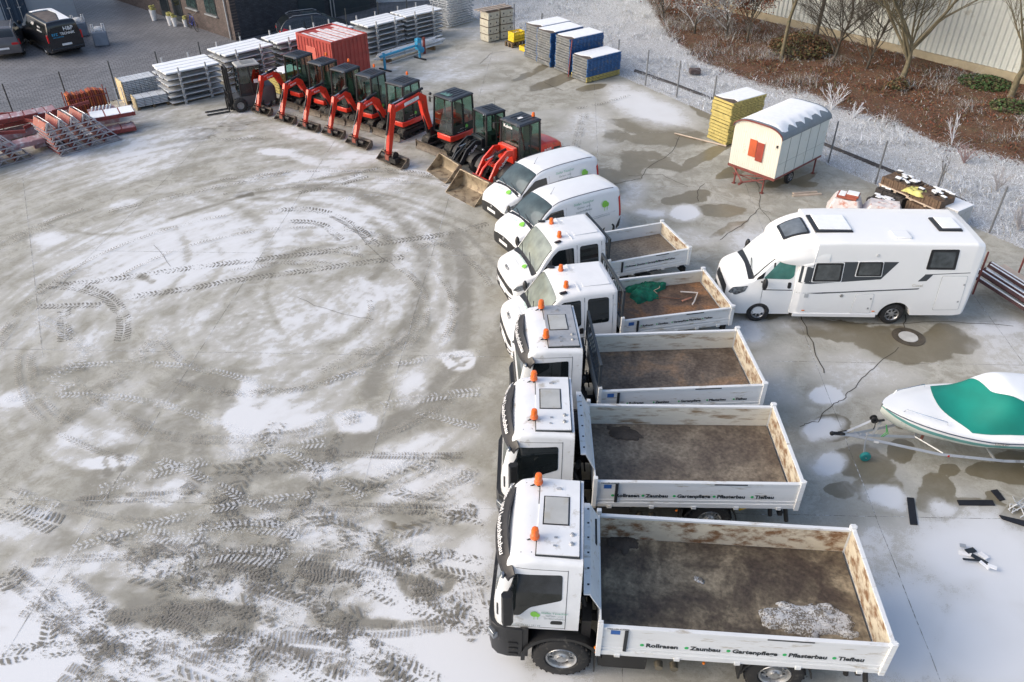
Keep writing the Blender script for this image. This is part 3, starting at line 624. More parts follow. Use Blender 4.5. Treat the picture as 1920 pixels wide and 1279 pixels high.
def rprints(n, box, am, wds, seed, around=False):
    rr = random.Random(seed); out = []
    for i in range(n):
        if around:
            r = rr.uniform(2.5, 11); a0 = rr.uniform(0, 6.28); a1 = a0+rr.uniform(.3, 1.3); pts = [(cx0+r*1.1*math.cos(a), cy0+r*math.sin(a)) for a in np.linspace(a0, a1, 12)]
        else:
            p = GP(rr.uniform(box[0], box[2]), rr.uniform(box[1], box[3])); a = math.radians(rr.choice(am)+rr.uniform(-14, 14)); k = rr.uniform(-.13, .13); L_ = rr.uniform(2.6, 7.0); pts = []; q = [p.x, p.y]
            for j in range(12): pts.append(tuple(q)); q[0] += math.cos(a)*L_/12; q[1] += math.sin(a)*L_/12; a += k*L_/12
        if not around: wq = rr.choice(wds); n_ = (-math.sin(a)*1.75, math.cos(a)*1.75); p2 = [(q[0]+n_[0], q[1]+n_[1]) for q in pts]; p2 = [q for q in p2 if q[0] < -.6 and q[1] > 6]; out += [(p2, wq)] if len(p2) > 3 else []
        pts = [q for q in pts if q[0] < -.6 and q[1] > 6 and q[1] < 35 and q[1] < q[0]+56]
        if len(pts) > 3: out.append((pts, rr.choice(wds)))
    return out
td2 = tread_mat('tread_print_fine', (.23,.215,.19), .075, .5, .8, .5); td3 = tread_mat('tread_print_broad', (.19,.18,.155), .19, 1.4, .85, .5)
strips('fine_tyre_prints', rprints(13, (0,940,900,1270), (-12,-25,8,160), (.3,.42,.55,.8), 5), .018, td2)
strips('broad_tyre_prints', rprints(9, (0,980,900,1270), (-15,-28,80,5), (.35,.5,.6), 8), .026, td3)
strips('ring_tyre_prints', rprints(30, None, None, (.22,.3,.42), 21, True), .034, tread_mat('tread_print_ring', (.30,.285,.25), .11, .8, .6, .6))
strips('pale_tyre_prints', rprints(6, (0,700,900,1150), (-15,20,40), (.3,.45), 31), .044, tw)
strips('snow_tyre_prints', [(G2([(75,600),(160,660),(90,720)]),.5),(G2([(300,1075),(430,1040),(560,1060)]),.6),(G2([(260,1000),(330,1010),(430,1000)]),.5),(G2([(370,1000),(460,990),(560,1000)]),.5),(G2([(540,890),(600,880),(650,880)]),.5),(G2([(720,1010),(830,1045)]),.5),(G2([(80,745),(140,720)]),.4),
 (G2([(20,940),(100,960)]),.8),(G2([(630,1045),(740,1085)]),.5),(G2([(500,1045),(590,1040)]),.5),(G2([(60,1140),(150,1120)]),.5),(G2([(560,345),(640,325),(720,320)]),.35),(G2([(700,335),(800,350)]),.35),(G2([(640,375),(760,360)]),.4),(G2([(700,890),(760,880)]),.5)], .052, tw)
strips('faint_tyre_prints', [(G2([(1075,300),(1085,250),(1095,215)]),.5),(G2([(1080,205),(1130,195),(1180,180)]),.3),(G2([(1045,270),(1110,300)]),.4),(G2([(200,400),(420,350),(560,320)]),.4),(G2([(500,230),(540,215),(600,240)]),.3),(G2([(400,265),(500,260)]),.3),(G2([(640,430),(740,450)]),.4),(G2([(760,470),(850,450)]),.35),(G2([(60,700),(160,690)]),.4),(G2([(290,640),(210,720),(120,790)]),.5),(G2([(600,700),(740,640)]),.5),(G2([(1400,1150),(1500,1279)]),.4)], .058, tf)
# slab joints and cracks
m, N, L, B = surf_mat('joint_filler'); tc = N.new('ShaderNodeTexCoord').outputs['Object']; k = noise(N, L, tc, 1.3, 5); k2 = noise(N, L, tc, 9, 4)
L.new(mixc(N, L, mrange(N, L, k, .44, .56), (.22,.21,.18), (.66,.68,.7)), B.inputs['Base Color']); L.new(mrange(N, L, k2, .38, .6, .1, .8), B.inputs['Alpha'])
it = []
for i in range(-5, 4):
    x0 = 8.16+5.94*i; pts = []
    for y in np.arange(4, 58, .8):
        x = x0+(y-10.53)*math.tan(math.radians(3.9)); 
        if y < np.interp(x, [p[0] for p in FL], [p[1] for p in FL]) and (x < -1 or y < np.interp(x, [p[0] for p in FR], [p[1] for p in FR])): pts.append((x+.008*math.sin(y*3), y))
    if len(pts) > 2: it.append((pts, .018))
for j in range(-1, 8):
    y0 = 12.36+5.78*j; pts = []
    for x in np.arange(-24, 22, .8):
        y = y0-(x-6)*math.tan(math.radians(1.5))
        if y > 4 and y < np.interp(x, [p[0] for p in FL], [p[1] for p in FL]) and (x < -1 or y < np.interp(x, [p[0] for p in FR], [p[1] for p in FR])): pts.append((x, y+.008*math.sin(x*3)))
    if len(pts) > 2: it.append((pts, .016))
it.append((G2([(43,335),(60,480),(80,670)], 3), .02))
strips('slab_joints', it, .0045, m)
def jag(pts, a=.05, n=5):
    P = [Vector(GP(*p)) for p in pts]; out = []
    for p, q in zip(P[:-1], P[1:]):
        for k in range(n): out.append((p.x+(q.x-p.x)*k/n+rnd.uniform(-a, a), p.y+(q.y-p.y)*k/n+rnd.uniform(-a, a)))
    out.append((P[-1].x, P[-1].y)); return out
cr_m = mat('crack_dark', (.07,.06,.045), .8, var=.3)
strips('cracks', [(jag(p), w_) for p, w_ in [([(1685,650),(1640,690),(1600,725),(1585,745),(1560,760),(1530,790),(1500,800)],.022),([(1273,255),(1262,285),(1215,315),(1203,335)],.025),([(1265,260),(1275,263)],.02),([(1425,390),(1400,415),(1370,435),(1350,450)],.024),([(1419,330),(1425,365),(1424,392),(1445,400)],.02),([(1320,345),(1306,360),(1310,378)],.025),([(1203,335),(1150,345),(1130,350)],.03),([(1430,395),(1480,470),(1500,590)],.02),([(1560,600),(1625,610),(1760,603),(1900,612)],.02),([(1697,590),(1698,620)],.03),([(1020,155),(1045,166),(1055,170)],.025),([(900,120),(920,100),(960,95)],.02),([(1180,330),(1240,328),(1290,350)],.02),([(1500,585),(1530,660),(1545,700)],.03),([(560,560),(640,590),(700,600)],.012),([(660,420),(700,470),(740,500)],.012),([(290,460),(320,500)],.012)]], .006, cr_m, 'structure')
# manhole beside the motorhome
c = GP(1703, 632); mh = thing('manhole_cover', 'round manhole with pale centre in the wet concrete below the motorhome', 'manhole', c)
mb = MB(); mb.lathe([(.29,.004),(.29,.02),(.40,.022),(.47,.016),(.47,.004)], 40, ax='z')
for k in range(20): a = 2*PI*k/20; mb.cb((.35*math.cos(a), .35*math.sin(a), .024), (.06,.03,.01), rz=a)
mb.build('frame', mat('cast_iron', (.10,.085,.065), .6, .3, var=.3), mh)
mb = MB(); mb.lathe([(.001,.018),(.27,.018),(.275,.004)], 32, ax='z'); mb.build('lid', mat('frosted_lid', (.5,.5,.48), .8, var=.15), mh)
# ---------------------------------------------------------------- forward-control tipper trucks
FIRM = ('Stefan Teuscher', 'Garten- und', 'Landschaftsbau'); JOBS = ('Rollrasen', 'Zaunbau', 'Gartenpflege', 'Pflasterbau', 'Tiefbau')
def firm_sign(parent, M, s, mats=(inkgreen, inkgrey)):
    lettering(FIRM[0], .115*s, M @ Matrix.Translation((0, .26*s, 0)), mats[0], parent, bold=.0008, ex=.001)
    lettering(FIRM[1], .1*s, M @ Matrix.Translation((.12*s, .13*s, 0)), mats[1], parent, ex=.001)
    lettering(FIRM[2], .1*s, M @ Matrix.Translation((.08*s, 0, 0)), mats[1], parent, ex=.001)
def side_words(parent, x0, x1, z, y, size, dot=True, xs=None):
    """words along a left-hand board; reads towards -x"""
    n = len(JOBS); mb = MB(); xs = xs or [x0+(x1-x0)*i/n for i in range(n)]
    for i, wd in enumerate(JOBS):
        x = xs[i]
        mb.lathe([(.001, .003), (size*.24, .003), (size*.24, 0)], 14, c=(x+size*.45, y, z+size*.32), ax='y')
        lettering(wd, size, frame((x, y+.002, z), (-1,0,0), (0,0,1)), ink, parent, bold=size*.035, ex=.001)
    mb.build('dot', dotgreen, parent)
def tipper_bed(root, x0, x1, hw, zf, zt, floor_m, in_m, head='white', out_m=None, words=True, eu=True, meiller=False, wordx=None, headz=.45, wsize=.15):
    """x0 front (towards cab), x1 rear; open box with side boards"""
    out_m = out_m or bedwhite; zb = zf-.14; L = x0-x1
    mb = MB(); mb.box(x1+.05, x0-.03, -hw+.05, hw-.05, zf-.05, zf); mb.build('floor', floor_m, root)
    mb = MB()
    for y in (-.4, .4): mb.box(x1+.1, x0, y-.06, y+.06, zb-.08, zf-.052)
    for k in range(int(L/.45)): mb.box(x1+.25+k*.45, x1+.31+k*.45, -hw+.05, hw-.05, zb+.01, zf-.052)
    mb.build('subframe', chassis, root)
    for sg in (1, -1):
        b = MB(); a = sg*(hw-.045); o = sg*hw; y0, y1 = min(a, o), max(a, o)
        b.m = 0; b.box(x1, x0-.03, y0, y1, zb+.10, zt-.05)
        b.box(x1, x0-.03, min(a-sg*.01, o+sg*.02), max(a-sg*.01, o+sg*.02), zt-.05, zt)             # top rail
        b.box(x1, x0-.03, min(a, o+sg*.025), max(a, o+sg*.025), zb-.02, zb+.10)          # bottom rail
        b.box(x1, x0-.03, min(o, o+sg*.014), max(o, o+sg*.014), zb+.15, zb+.19)
        for k in range(5): xx = x1+.35+(L-.7)*k/4; b.box(xx-.05, xx+.05, min(o, o+sg*.045), max(o, o+sg*.045), zb-.05, zb+.03)
        b.m = 1; b.box(x1+.045, x0-.05, min(a-sg*.006, a), max(a-sg*.006, a), zf+.002, zt-.052)
        sb = b.build('side_board', [out_m, in_m], root, smooth=0, bevel=.006)
        if sg > 0:
            h = MB(); h.box(x1+L*.26, x1+L*.42, hw+.021, hw+.028, zt-.045, zt-.02)
            h.box(x0-.50, x0-.44, hw+.002, hw+.03, zb+.12, zt-.06); h.build('handle', ink, sb)
            if eu: h = MB(); h.box(x0-.36-.0, x0-.2, hw+.001, hw+.006, zt-.2, zt-.09); h.build('sticker', mat('blue_sticker', (.03,.12,.38), .4), sb)
            if words: side_words(sb, x0-.62, x1+.35, zb+.26, hw+.003, wsize, xs=wordx)
            if meiller: lettering('MEILLER-KIPPER', .055, frame((x0-.13, hw+.024, zt-.043), (-1,0,0), (0,0,1)), ink, sb, ex=.001)
    b = MB(); b.m = 0; b.box(x1-.05, x1, -hw, hw, zb, zt); b.box(x1-.065, x1+.012, -hw, hw, zt, zt+.035)
    for z in (zb+.2, zb+.45): b.box(x1-.075, x1-.05, -hw+.05, hw-.05, z, z+.06)
    b.m = 1; b.box(x1, x1+.01, -hw+.06, hw-.06, zf+.002, zt)
    b.build('tailboard', [out_m, bedrust], root, smooth=0, bevel=.006)
    b = MB()
    for sg in (1, -1): b.box(x1-.07, x1+.03, sg*hw-.05, sg*hw+.05, zb-.05, zt+.08); b.cyl((x1-.09, sg*hw, zt+.05), (x1+.05, sg*hw, zt+.05), .035, 10)
    for sg in (1, -1): b.box(x0-.06, x0+.03, sg*hw-.045, sg*hw+.045, zb-.05, zt+.12)
    b.build('corner_post', out_m, root, smooth=30, bevel=.006)
    if head == 'white':
        b = MB(); b.box(x0-.03, x0, -hw+.045, hw-.045, zf, zt+.02)
        b.loft([[(x0-.02, y, zt+.02), (x0+.0, y, zt+.02), (x0+.20, y, zt+headz), (x0+.18, y, zt+headz)] for y in (-hw+.12, hw-.32)])
        b.box(x0+.18, x0+.30, -hw+.12, hw-.32, zt+headz-.004, zt+headz+.02)
        b.m = 1
        for y in np.linspace(-hw+.3, hw-.5, 6): b.box(x0+.20, x0+.24, y-.05, y-.01, zt+headz+.0201, zt+headz+.024)
        b.build('headboard', [out_m, ink], root, smooth=0, bevel=.008)
    else:
        b = MB(); b.box(x0-.03, x0, -hw+.045, hw-.045, zf, zt)
        b.build('headboard', out_m, root, smooth=0)
        g = MB(); zt2 = zt+headz
        for y in (-hw+.05, hw-.05): g.box(x0-.03, x0+.03, y-.03, y+.03, zt-.3, zt2)
        g.box(x0-.03, x0+.03, -hw+.02, hw-.02, zt2-.03, zt2+.03); g.box(x0-.02, x0+.02, -hw+.05, hw-.05, zt+.01, zt+.05)
        for k in range(13): y = -hw+.15+(2*hw-.3)*k/12; g.box(x0-.008, x0+.008, y-.008, y+.008, zt+.05, zt2)
        for z in np.linspace(zt+.15, zt2-.1, 4): g.box(x0-.007, x0+.007, -hw+.05, hw-.05, z-.007, z+.007)
        g.build('rear_window_guard', mat('dark_steel', (.06,.07,.08), .5, .4), root, smooth=0)
def tipper_truck(label, loc, rz, dz=0., wr=.48, wb=2.95, bed=(-.7, -5.2, 1.22, 1.2, 1.8), head='white', roof=white, floor_m=None, in_m=None, headz=.45, name='tipper_truck', visor=True, meiller=True, bedtilt=0, wsize=.15, wordx=None, hitch=True):
    root = thing(name, label, 'truck', loc, rz, 'white tipper trucks parked in the fan')
    Z = lambda z: z+dz
    K = [(-.27,Z(1.02),Z(2.78),1.04,1.06,Z(1.5),.98,.10,.03),(.55,Z(1.02),Z(2.80),1.05,1.07,Z(1.5),.98,.10,.03),(.83,Z(1.0),Z(2.78),1.05,1.07,Z(1.5),.96,.12,.02),(.98,Z(.95),Z(2.66),1.04,1.06,Z(1.5),.93,.12,.0),(1.09,Z(.95),Z(2.38),1.02,1.04,Z(1.4),.93,.10,0),
         (1.18,Z(.95),Z(1.95),.96,.99,Z(1.3),.93,.06,0),(1.235,Z(.95),Z(1.62),.86,.90,Z(1.2),.86,.04,0),(1.26,Z(.95),Z(1.35),.72,.76,Z(1.1),.72,.03,0)]
    B_ = Body(K); mb = MB(); B_.mesh(mb, 30); cab = mb.build('cab', truckwhite, root, smooth=40)
    g = MB(); patch(g, B_, 'front', [(-.88,Z(1.78)),(.88,Z(1.78)),(.80,Z(2.55)),(-.80,Z(2.55))], off=.008, r=.1, rings=6); g.build('windscreen', greyscreen, root)
    for sg in (1, -1):
        g = MB(); patch(g, B_, 'side', [(.92,Z(1.42)),(1.02,Z(1.78)),(.87,Z(2.46)),(.06,Z(2.50)),(.05,Z(1.88)),(.6,Z(1.66)),(.78,Z(1.42))], sg, off=.006, r=.05, rings=5); g.build('side_window', darkglass, root)
        g = MB()
        for (a, b, c, d) in ((-.035,-.025,1.05,2.62),(1.05,1.06,1.05,1.75)): patch(g, B_, 'side', [(a,Z(c)),(b,Z(c)),(b,Z(d)),(a,Z(d))], sg, off=.003, r=.002)
        patch(g, B_, 'side', [(-.03,Z(1.07)),(1.05,Z(1.07)),(1.05,Z(1.078)),(-.03,Z(1.078))], sg, off=.003, r=.002)
        patch(g, B_, 'side', [(-.03,Z(2.60)),(.85,Z(2.60)),(.85,Z(2.608)),(-.03,Z(2.608))], sg, off=.003, r=.002)
        patch(g, B_, 'side', [(.02,Z(1.20)),(.24,Z(1.20)),(.22,Z(1.30)),(.02,Z(1.30))], sg, off=.008, r=.04); patch(g, B_, 'side', [(1.16,Z(1.3)),(1.19,Z(1.3)),(1.19,Z(1.6)),(1.16,Z(1.6))], sg, off=.008, r=.01)
        g.build('door_seam', black, root)
        m_ = MB(); m_.T = Matrix.Translation((.98, sg*1.12, Z(1.78)))
        m_.loft([[(.13*c-.05*q, sg*(.02+.16*c2), z) for (c, c2) in ((-.6,.1),(.5,.2),(.8,.6),(.5,1.1),(-.5,1.0),(-.8,.5))] for q, z in ((0,-.36),(.02,-.3),(.05,0),(.03,.32),(-.05,.42))]); m_.T = Matrix.Identity(4)
        m_.tube([(.9, sg*1.02, Z(2.2)), (.98, sg*1.2, Z(2.17))], .025); m_.tube([(.98, sg*1.02, Z(1.5)), (1.0, sg*1.2, Z(1.5))], .025); m_.build('mirror', black, root, smooth=60)
    M = frame((.42, 1.075, Z(1.26)), (-1,0,0), (0,0,1)) 
    if sg: firm_sign(cab, frame((.40, 1.078, Z(1.36)), (-1,0,0), (0,.05,1)), .62)
    e = MB(); tree_mark(e, frame((.52, 1.076, Z(1.33)), (-1,0,0), (0,.0,1)), .36); e.build('emblem', leafgreen, cab, smooth=0)
    if dz > .1: lettering('Mobil: 0172 261 291 06', .06, frame((.98, 1.072, Z(1.12)), (-1,0,0), (0,0,1)), inkgrey, cab, ex=.001)
    # roof panel, hatch, horns
    r = MB(); zt = Z(2.815)
    r.box(-.2, .52, -.86, .86, zt+.004, zt+.034); r.box(.06, .5, -.80, -.50, zt+.03, zt+.035); rp = r.build('roof_panel', roof, root, smooth=0, bevel=.012); r = MB(); r.box(-.218,.538,-.878,.878,zt-.03,zt+.012); r.build('panel_gasket', ink, rp, smooth=0)
    h = MB(); h.box(.0, .42, -.42, .20, zt+.031, zt+.05); h.m = 1; h.box(-.025, .445, -.445, .225, zt+.03, zt+.042); h.m = 0
    h.build('roof_hatch', [mat('hatch_panel', (.42,.43,.42), .35, var=.1, dirt=.15, dcol=(.38,.37,.33)), black], root, smooth=0, bevel=.015)
    h = MB()
    for x, y in ((-.08,.42),(-.07,.62)): h.lathe([(.001,.05),(.03,.04),(.045,0)], 12, c=(x, y, zt+.03), ax='z')
    h.cb((.2,.5,zt+.04),(.06,.03,.03)); h.cb((.22,.68,zt+.04),(.05,.03,.03)); h.cb((.18,-.62,zt+.05),(.09,.03,.05), ry=.3)
    h.build('horn', [chrome if 0 else alu], root)
    beacon(root, .56, -.72, zt+.10, .07, .2); beacon(root, .56, .55, zt+.10, .07, .2)
    h = MB()
    for y in (-.72,.55): h.tube([(.95, y, Z(2.62)), (.55, y, zt+.085)], .014, 6); h.cyl((.56,y,zt-.01),(.56,y,zt+.09),.03,8)
    h.build('beacon_bracket', chassis, root)
    h = MB()
    for x in (.60,.78):
        for y in np.linspace(-.8,.8,5): h.ball((x, y, Z(2.80 if x < .7 else 2.785)), .012, 6)
    h.build('roof_screw', ink, root)
    if visor:
        v = MB(); n = 18
        for part_ in (0, 1):
            pass
        rings = []
        for k in range(n+1):
            y = -1.1+2.2*k/n; bow = .16*(abs(y)/1.1)**3; x = 1.14-bow-.08*(abs(y)/1.1); dn = .10*(abs(y)/1.1)**3; z = Z(2.60)-dn; q_ = 1-.45*(abs(y)/1.1)**4
            rings.append([(x+a_*q_,y,z+b_*q_) for a_, b_ in ((-.06,.13),(.13,-.05),(.15,-.20),(.12,-.22),(.07,-.1),(-.09,.09))])
        v.loft(rings); vo = v.build('sun_visor', mat('visor_plastic', (.028,.028,.032), .45, var=.2), root, smooth=60)
        lm = MB()
        for sg in (1,-1): lm.ball((1.07, sg*1.02, Z(2.44)), .075, 12, (.6,1,.6))
        lm.build('visor_lamp', lampglass, vo)
        lo = lettering('Garten- und Landschaftsbau', .15, frame((1.24,-.96,Z(2.60)),(0,1,0),(-.72,0,.70)) @ Matrix.Translation((0,0,.012)), inkwhite, vo, ex=.001, bold=.002)
        for q in lo.data.vertices: t = abs(q.co.y)/1.1; q.co.x -= .16*t**3+.08*t; q.co.z -= .10*t**3-.012
    # bumper, grille, steps
    b = MB(); zb0 = .42+dz*.3
    rings = []
    for x, hwid in ((.72,1.10),(1.0,1.10),(1.18,1.06),(1.30,.95),(1.36,.75)): rings.append([(x,-hwid,zb0),(x,hwid,zb0),(x,hwid,Z(1.02)),(x,-hwid,Z(1.02))])
    b.loft(rings); b.m = 1
    for sg in (1,-1):
        for q in range(3): b.box(.80, .98, min(sg*1.101,sg*1.12), max(sg*1.101,sg*1.12), zb0+.06+q*.16, zb0+.12+q*.16)
    b.build('bumper', [black, chassis], root, smooth=30, bevel=.02)
    b = MB()
    for sg in (1,-1): b.cb((1.25, sg*1.0, Z(.78)), (.2,.14,.16), rz=-sg*.9)
    b.build('headlight', lampglass, root, bevel=.02)
    b = MB(); patch(b, B_, 'front', [(-.66,Z(1.1)),(.66,Z(1.1)),(.66,Z(1.3)),(-.66,Z(1.3))], off=.01, r=.03); patch(b, B_, 'front', [(-.75,Z(1.4)),(.75,Z(1.4)),(.75,Z(1.56)),(-.75,Z(1.56))], off=.01, r=.03); b.build('grille', black, root)
    # wheel arch and steps behind the front wheel
    for sg in (1,-1):
        f = MB(); r0 = wr+.07; pts = [(-.62+.0*k, 0) for k in range(1)]; ring = []
        for k in range(13):
            a = math.radians(-8+196*k/12); ring.append([(r0*1.12*math.cos(a), sg*1.12, wr+r0*math.sin(a)), (r0*1.12*math.cos(a), sg*.72, wr+r0*math.sin(a)), ((r0+.05)*1.12*math.cos(a), sg*.72, wr+(r0+.05)*math.sin(a)), ((r0+.07)*1.12*math.cos(a), sg*1.12, wr+(r0+.07)*math.sin(a))])
        f.loft(ring); f.box(.62,.76,min(sg*.7,sg*1.08),max(sg*.7,sg*1.08),zb0,Z(1.05)); f.build('mudguard', black, root, smooth=40)
        wheel(root, 0, sg*.96, wr, .30, sg, 'truck', rimr=wr*.56)
        if wb: wheel(root, -wb, sg*.98, wr, .32, sg, 'truck', rimr=wr*.56); 
        f = MB(); ring = []
        for k in range(11):
            a = math.radians(5+170*k/10); q = wr+.08; ring.append([(-wb+q*math.cos(a), sg*1.18, wr+q*math.sin(a)), (-wb+q*math.cos(a), sg*.75, wr+q*math.sin(a)), (-wb+(q+.025)*math.cos(a), sg*.75, wr+(q+.025)*math.sin(a)), (-wb+(q+.025)*math.cos(a), sg*1.18, wr+(q+.025)*math.sin(a))])
        f.loft(ring); f.build('mudguard', black, root, smooth=40)
    # frame, axles, tanks
    c = MB(); xr = bed[1]+.2
    for sg in (1,-1): c.box(xr, 1.0, sg*.42-.04, sg*.42+.04, .68+dz*.5, .92+dz*.5)
    c.cyl((0,-.9,wr),(0,.9,wr),.08,10); c.cyl((-wb,-.95,wr),(-wb,.95,wr),.1,10); c.ball((-wb,0,wr),.24,12)
    for k in range(5): c.box(-.5-k*.8-.05,-.5-k*.8+.05,-.4,.4,.72+dz*.5,.86+dz*.5)
    c.box(-.30,.6,-.38,.38,.8+dz*.5,1.3+dz*.8); c.box(xr-.1,xr+.0,-1.0,1.0,.5,.62); c.box(xr,xr+.25,-.5,.5,.6,.9)
    c.build('chassis', chassis, root, smooth=30, bevel=.01)
    c = MB(); c.box(-1.55,-.72,.62,1.12,.40,.86+dz*.4); c.box(-1.6,-.85,-1.1,-.6,.42,.9)
    c.build('battery_box', black, root, bevel=.03)
    c = MB()
    for y in (.78,.62): 
        c.cyl((-2.05,y+.0,.68),(-1.62,y+.0,.68),.10,14)
    for x in (-1.78,-2.06): c.cyl((x,1.02,.52),(x,1.14,.52),.085,16,.07)
    c.build('air_tank', mat('air_tank_metal', (.2,.18,.14), .4, .6, var=.3), root, smooth=50)
    c = MB(); c.tube([(-.32,.35,1.0+dz),(-.40,.40,1.3+dz),(-.44,.42,1.5+dz),(-.40,.60,1.55+dz)],.06,10); c.box(-.58,-.32,-.95,-.35,1.0,1.75+dz); c.box(-.5,-.33,.55,.95,.9,1.2+dz)
    c.tube([(-.30,.1,1.6+dz),(-.4,.15,1.3+dz),(-.55,.2,1.5),(-.6,.3,1.1)],.02,6); c.tube([(-.30,-.1,1.5+dz),(-.45,-.15,1.2),(-.55,.0,1.4),(-.6,.1,1.1)],.02,6); c.tube([(-.33,.5,1.3+dz),(-.45,.75,1.15+dz*.6),(-.4,1.0,.9)],.05,10)
    c.build('air_intake', chassis, root, smooth=60)
    c = MB(); c.box(-wb+.62,-wb+.66,.95,1.16,.40,.86); c.box(-.62,-.6,1.0,1.16,.3,.9); c.m = 1
    c.ball((-.60,1.17,.95+dz*.4),.035,8); c.ball((-.62,1.17,.80+dz*.4),.03,8); c.ball((-2.55,1.15,.8),.03,8); c.build('side_marker', [black, amber], root)
    if hitch:
        c = MB(); c.prism([(-wb-.62,.95),(-wb-1.0,1.02),(-wb-.95,.78),(-wb-.66,.62)],.86,.98); c.build('hydraulic_leg', mat('yellow_paint', (.75,.48,.02), .4, dirt=.15), root)
        c = MB(); c.tube([(xr-.05,.95,1.05),(xr-.22,1.0,.35)],.05,8); c.tube([(xr+.25,.9,1.02),(xr+.16,.98,.5)],.05,8); c.box(xr-.12,xr-.06,.55,.9,.72,.86); c.m = 1; c.box(xr-.14,xr-.12,.6,.85,.74,.84); c.build('tail_lamp', [chassis, redlamp], root)
    tipper_bed(root, *bed, floor_m, in_m, head=head, meiller=meiller, headz=headz, wsize=wsize, wordx=wordx)
    return root
fl6 = floor_mat('bed_floor_wet', (.055,.04,.03), (.115,.092,.064), (.24,.20,.14)); fl5 = floor_mat('bed_floor_soil', (.10,.078,.06), (.145,.118,.09), (.22,.185,.14)); fl4 = floor_mat('bed_floor_grey', (.08,.06,.045), (.135,.108,.085), (.23,.155,.10))
fl3 = floor_mat('bed_floor_rusty', (.09,.055,.035), (.16,.10,.065), (.26,.13,.06)); fl2 = floor_mat('bed_floor_dry', (.15,.12,.09), (.19,.16,.125), (.24,.2,.15))
steelroof = mat('bare_metal_roof', (.50,.50,.50), .35, .4, var=.15, dirt=.25, dcol=(.33,.32,.3), dsc=3)
t6 = tipper_truck('largest tipper truck nearest the camera, on big wheels, snowy gravel heap in its bed', (.99,9.50,0), 175.6, dz=.33, wr=.535, wb=3.86, bed=(-.62,-5.52,1.27,1.24,1.87), roof=truckwhite, floor_m=fl6, in_m=bedrust, headz=.40, wsize=.148, wordx=[-1.45,-2.22,-2.94,-3.90,-4.74])
t5 = tipper_truck('tipper truck second from the camera, dark soil in its front bed corner', (1.03,12.96,0), 179.0, wr=.48, wb=3.3, bed=(-.72,-5.02,1.24,1.18,1.75), roof=truckwhite, floor_m=fl5, in_m=bedcream, headz=.45, wsize=.134, wordx=[-1.18,-1.82,-2.48,-3.32,-4.12])
t4 = tipper_truck('tipper truck with bare metal roof panel and dark mesh guard behind its cab', (1.33,15.86,0), 183.4, wr=.46, wb=2.9, bed=(-.70,-4.72,1.17,1.12,1.68), head='guard', roof=steelroof, floor_m=fl4, in_m=bedcream, headz=.75, wsize=.095, wordx=[-1.45,-2.1,-2.72,-3.42,-4.08], meiller=False, hitch=False)
# load in the beds
def lump(name, label, cat, c, rx, ry, h, m, seed=0, group=None, rz=0, n=44, rough=.3, parent=None):
    mb = MB(); vs = []; fs = []
    for i in range(n+1):
        for j in range(n+1):
            u = i/n*2-1; v = j/n*2-1; rr = math.sqrt(u*u+v*v); a = math.atan2(v, u); e = .88+.10*math.sin(a*2+seed)+.05*math.sin(a*5+seed*2)
            nz = float(fbm(np.array(u*2.5+seed), np.array(v*2.5+seed*2), 5)); e += (nz-.5)*.9; k = max(0, 1-(rr/e)**2) if e > .05 else 0; z = h*(k**.7)*(.5+nz)+.012*rnd.random()*(k > 0)
            if k <= 0: z = -.03
            vs.append((u*rx, v*ry, z))
    for i in range(n):
        for j in range(n):
            q = (i*(n+1)+j, (i+1)*(n+1)+j, (i+1)*(n+1)+j+1, i*(n+1)+j+1)
            if max(vs[a][2] for a in q) > 0: fs.append(q)
    mb.add(vs, fs); o = mb.build(name, m, None, smooth=180); o.location = c; o.rotation_euler = (0,0,math.radians(rz)); tag(o, label, cat, group); return o
def speck_mat(name, a, b_, th=.5, sc_=30):
    m, N, L, B = surf_mat(name); tc = N.new('ShaderNodeTexCoord').outputs['Object']; n = noise(N, L, tc, sc_, 6, .7); n2 = noise(N, L, tc, sc_/6, 5); v = mth(N, L, 'ADD', n, mth(N, L, 'MULTIPLY', mth(N, L, 'SUBTRACT', n2, .5), .6))
    L.new(mixc(N, L, mrange(N, L, v, th-.06, th+.06), a, b_), B.inputs['Base Color']); B.inputs['Roughness'].default_value = .85
    bp = N.new('ShaderNodeBump'); bp.inputs['Strength'].default_value = .9; bp.inputs['Distance'].default_value = .03; L.new(n, bp.inputs['Height']); L.new(bp.outputs[0], B.inputs['Normal']); return m
gravel_snow = speck_mat('snowy_gravel', (.17,.15,.12), (.60,.61,.62), .50)
p = GP(1515,1162,1.27); lump('gravel_heap', 'frosted gravel heap in the rear corner of the nearest tipper bed', 'gravel heap', (p.x,p.y,1.242), .86, .46, .13, gravel_snow, 2)
p = GP(1310,1086,1.27); lump('clod', 'small frosted clod of earth in the middle of the nearest tipper bed', 'clod', (p.x,p.y,1.242), .14, .06, .05, gravel_snow, 5, rz=-40, n=12)
p = GP(1150,800,1.3); lump('soil_heap', 'dark soil heap in the front far corner of the second tipper bed', 'soil heap', (p.x+.25,p.y-.1,1.182), .55, .24, .07, mat('dark_soil', (.062,.05,.04), .9, var=.4, bump=.8, bsc=30), 4, rz=-10)
p = GP(1165,1012,1.3); lump('soil_heap', 'dark wet soil with frost bits in the front corner of the nearest tipper bed', 'soil heap', (p.x+.05,p.y,1.242), .34, .36, .05, mat('dark_soil', (.062,.05,.04)), 8)
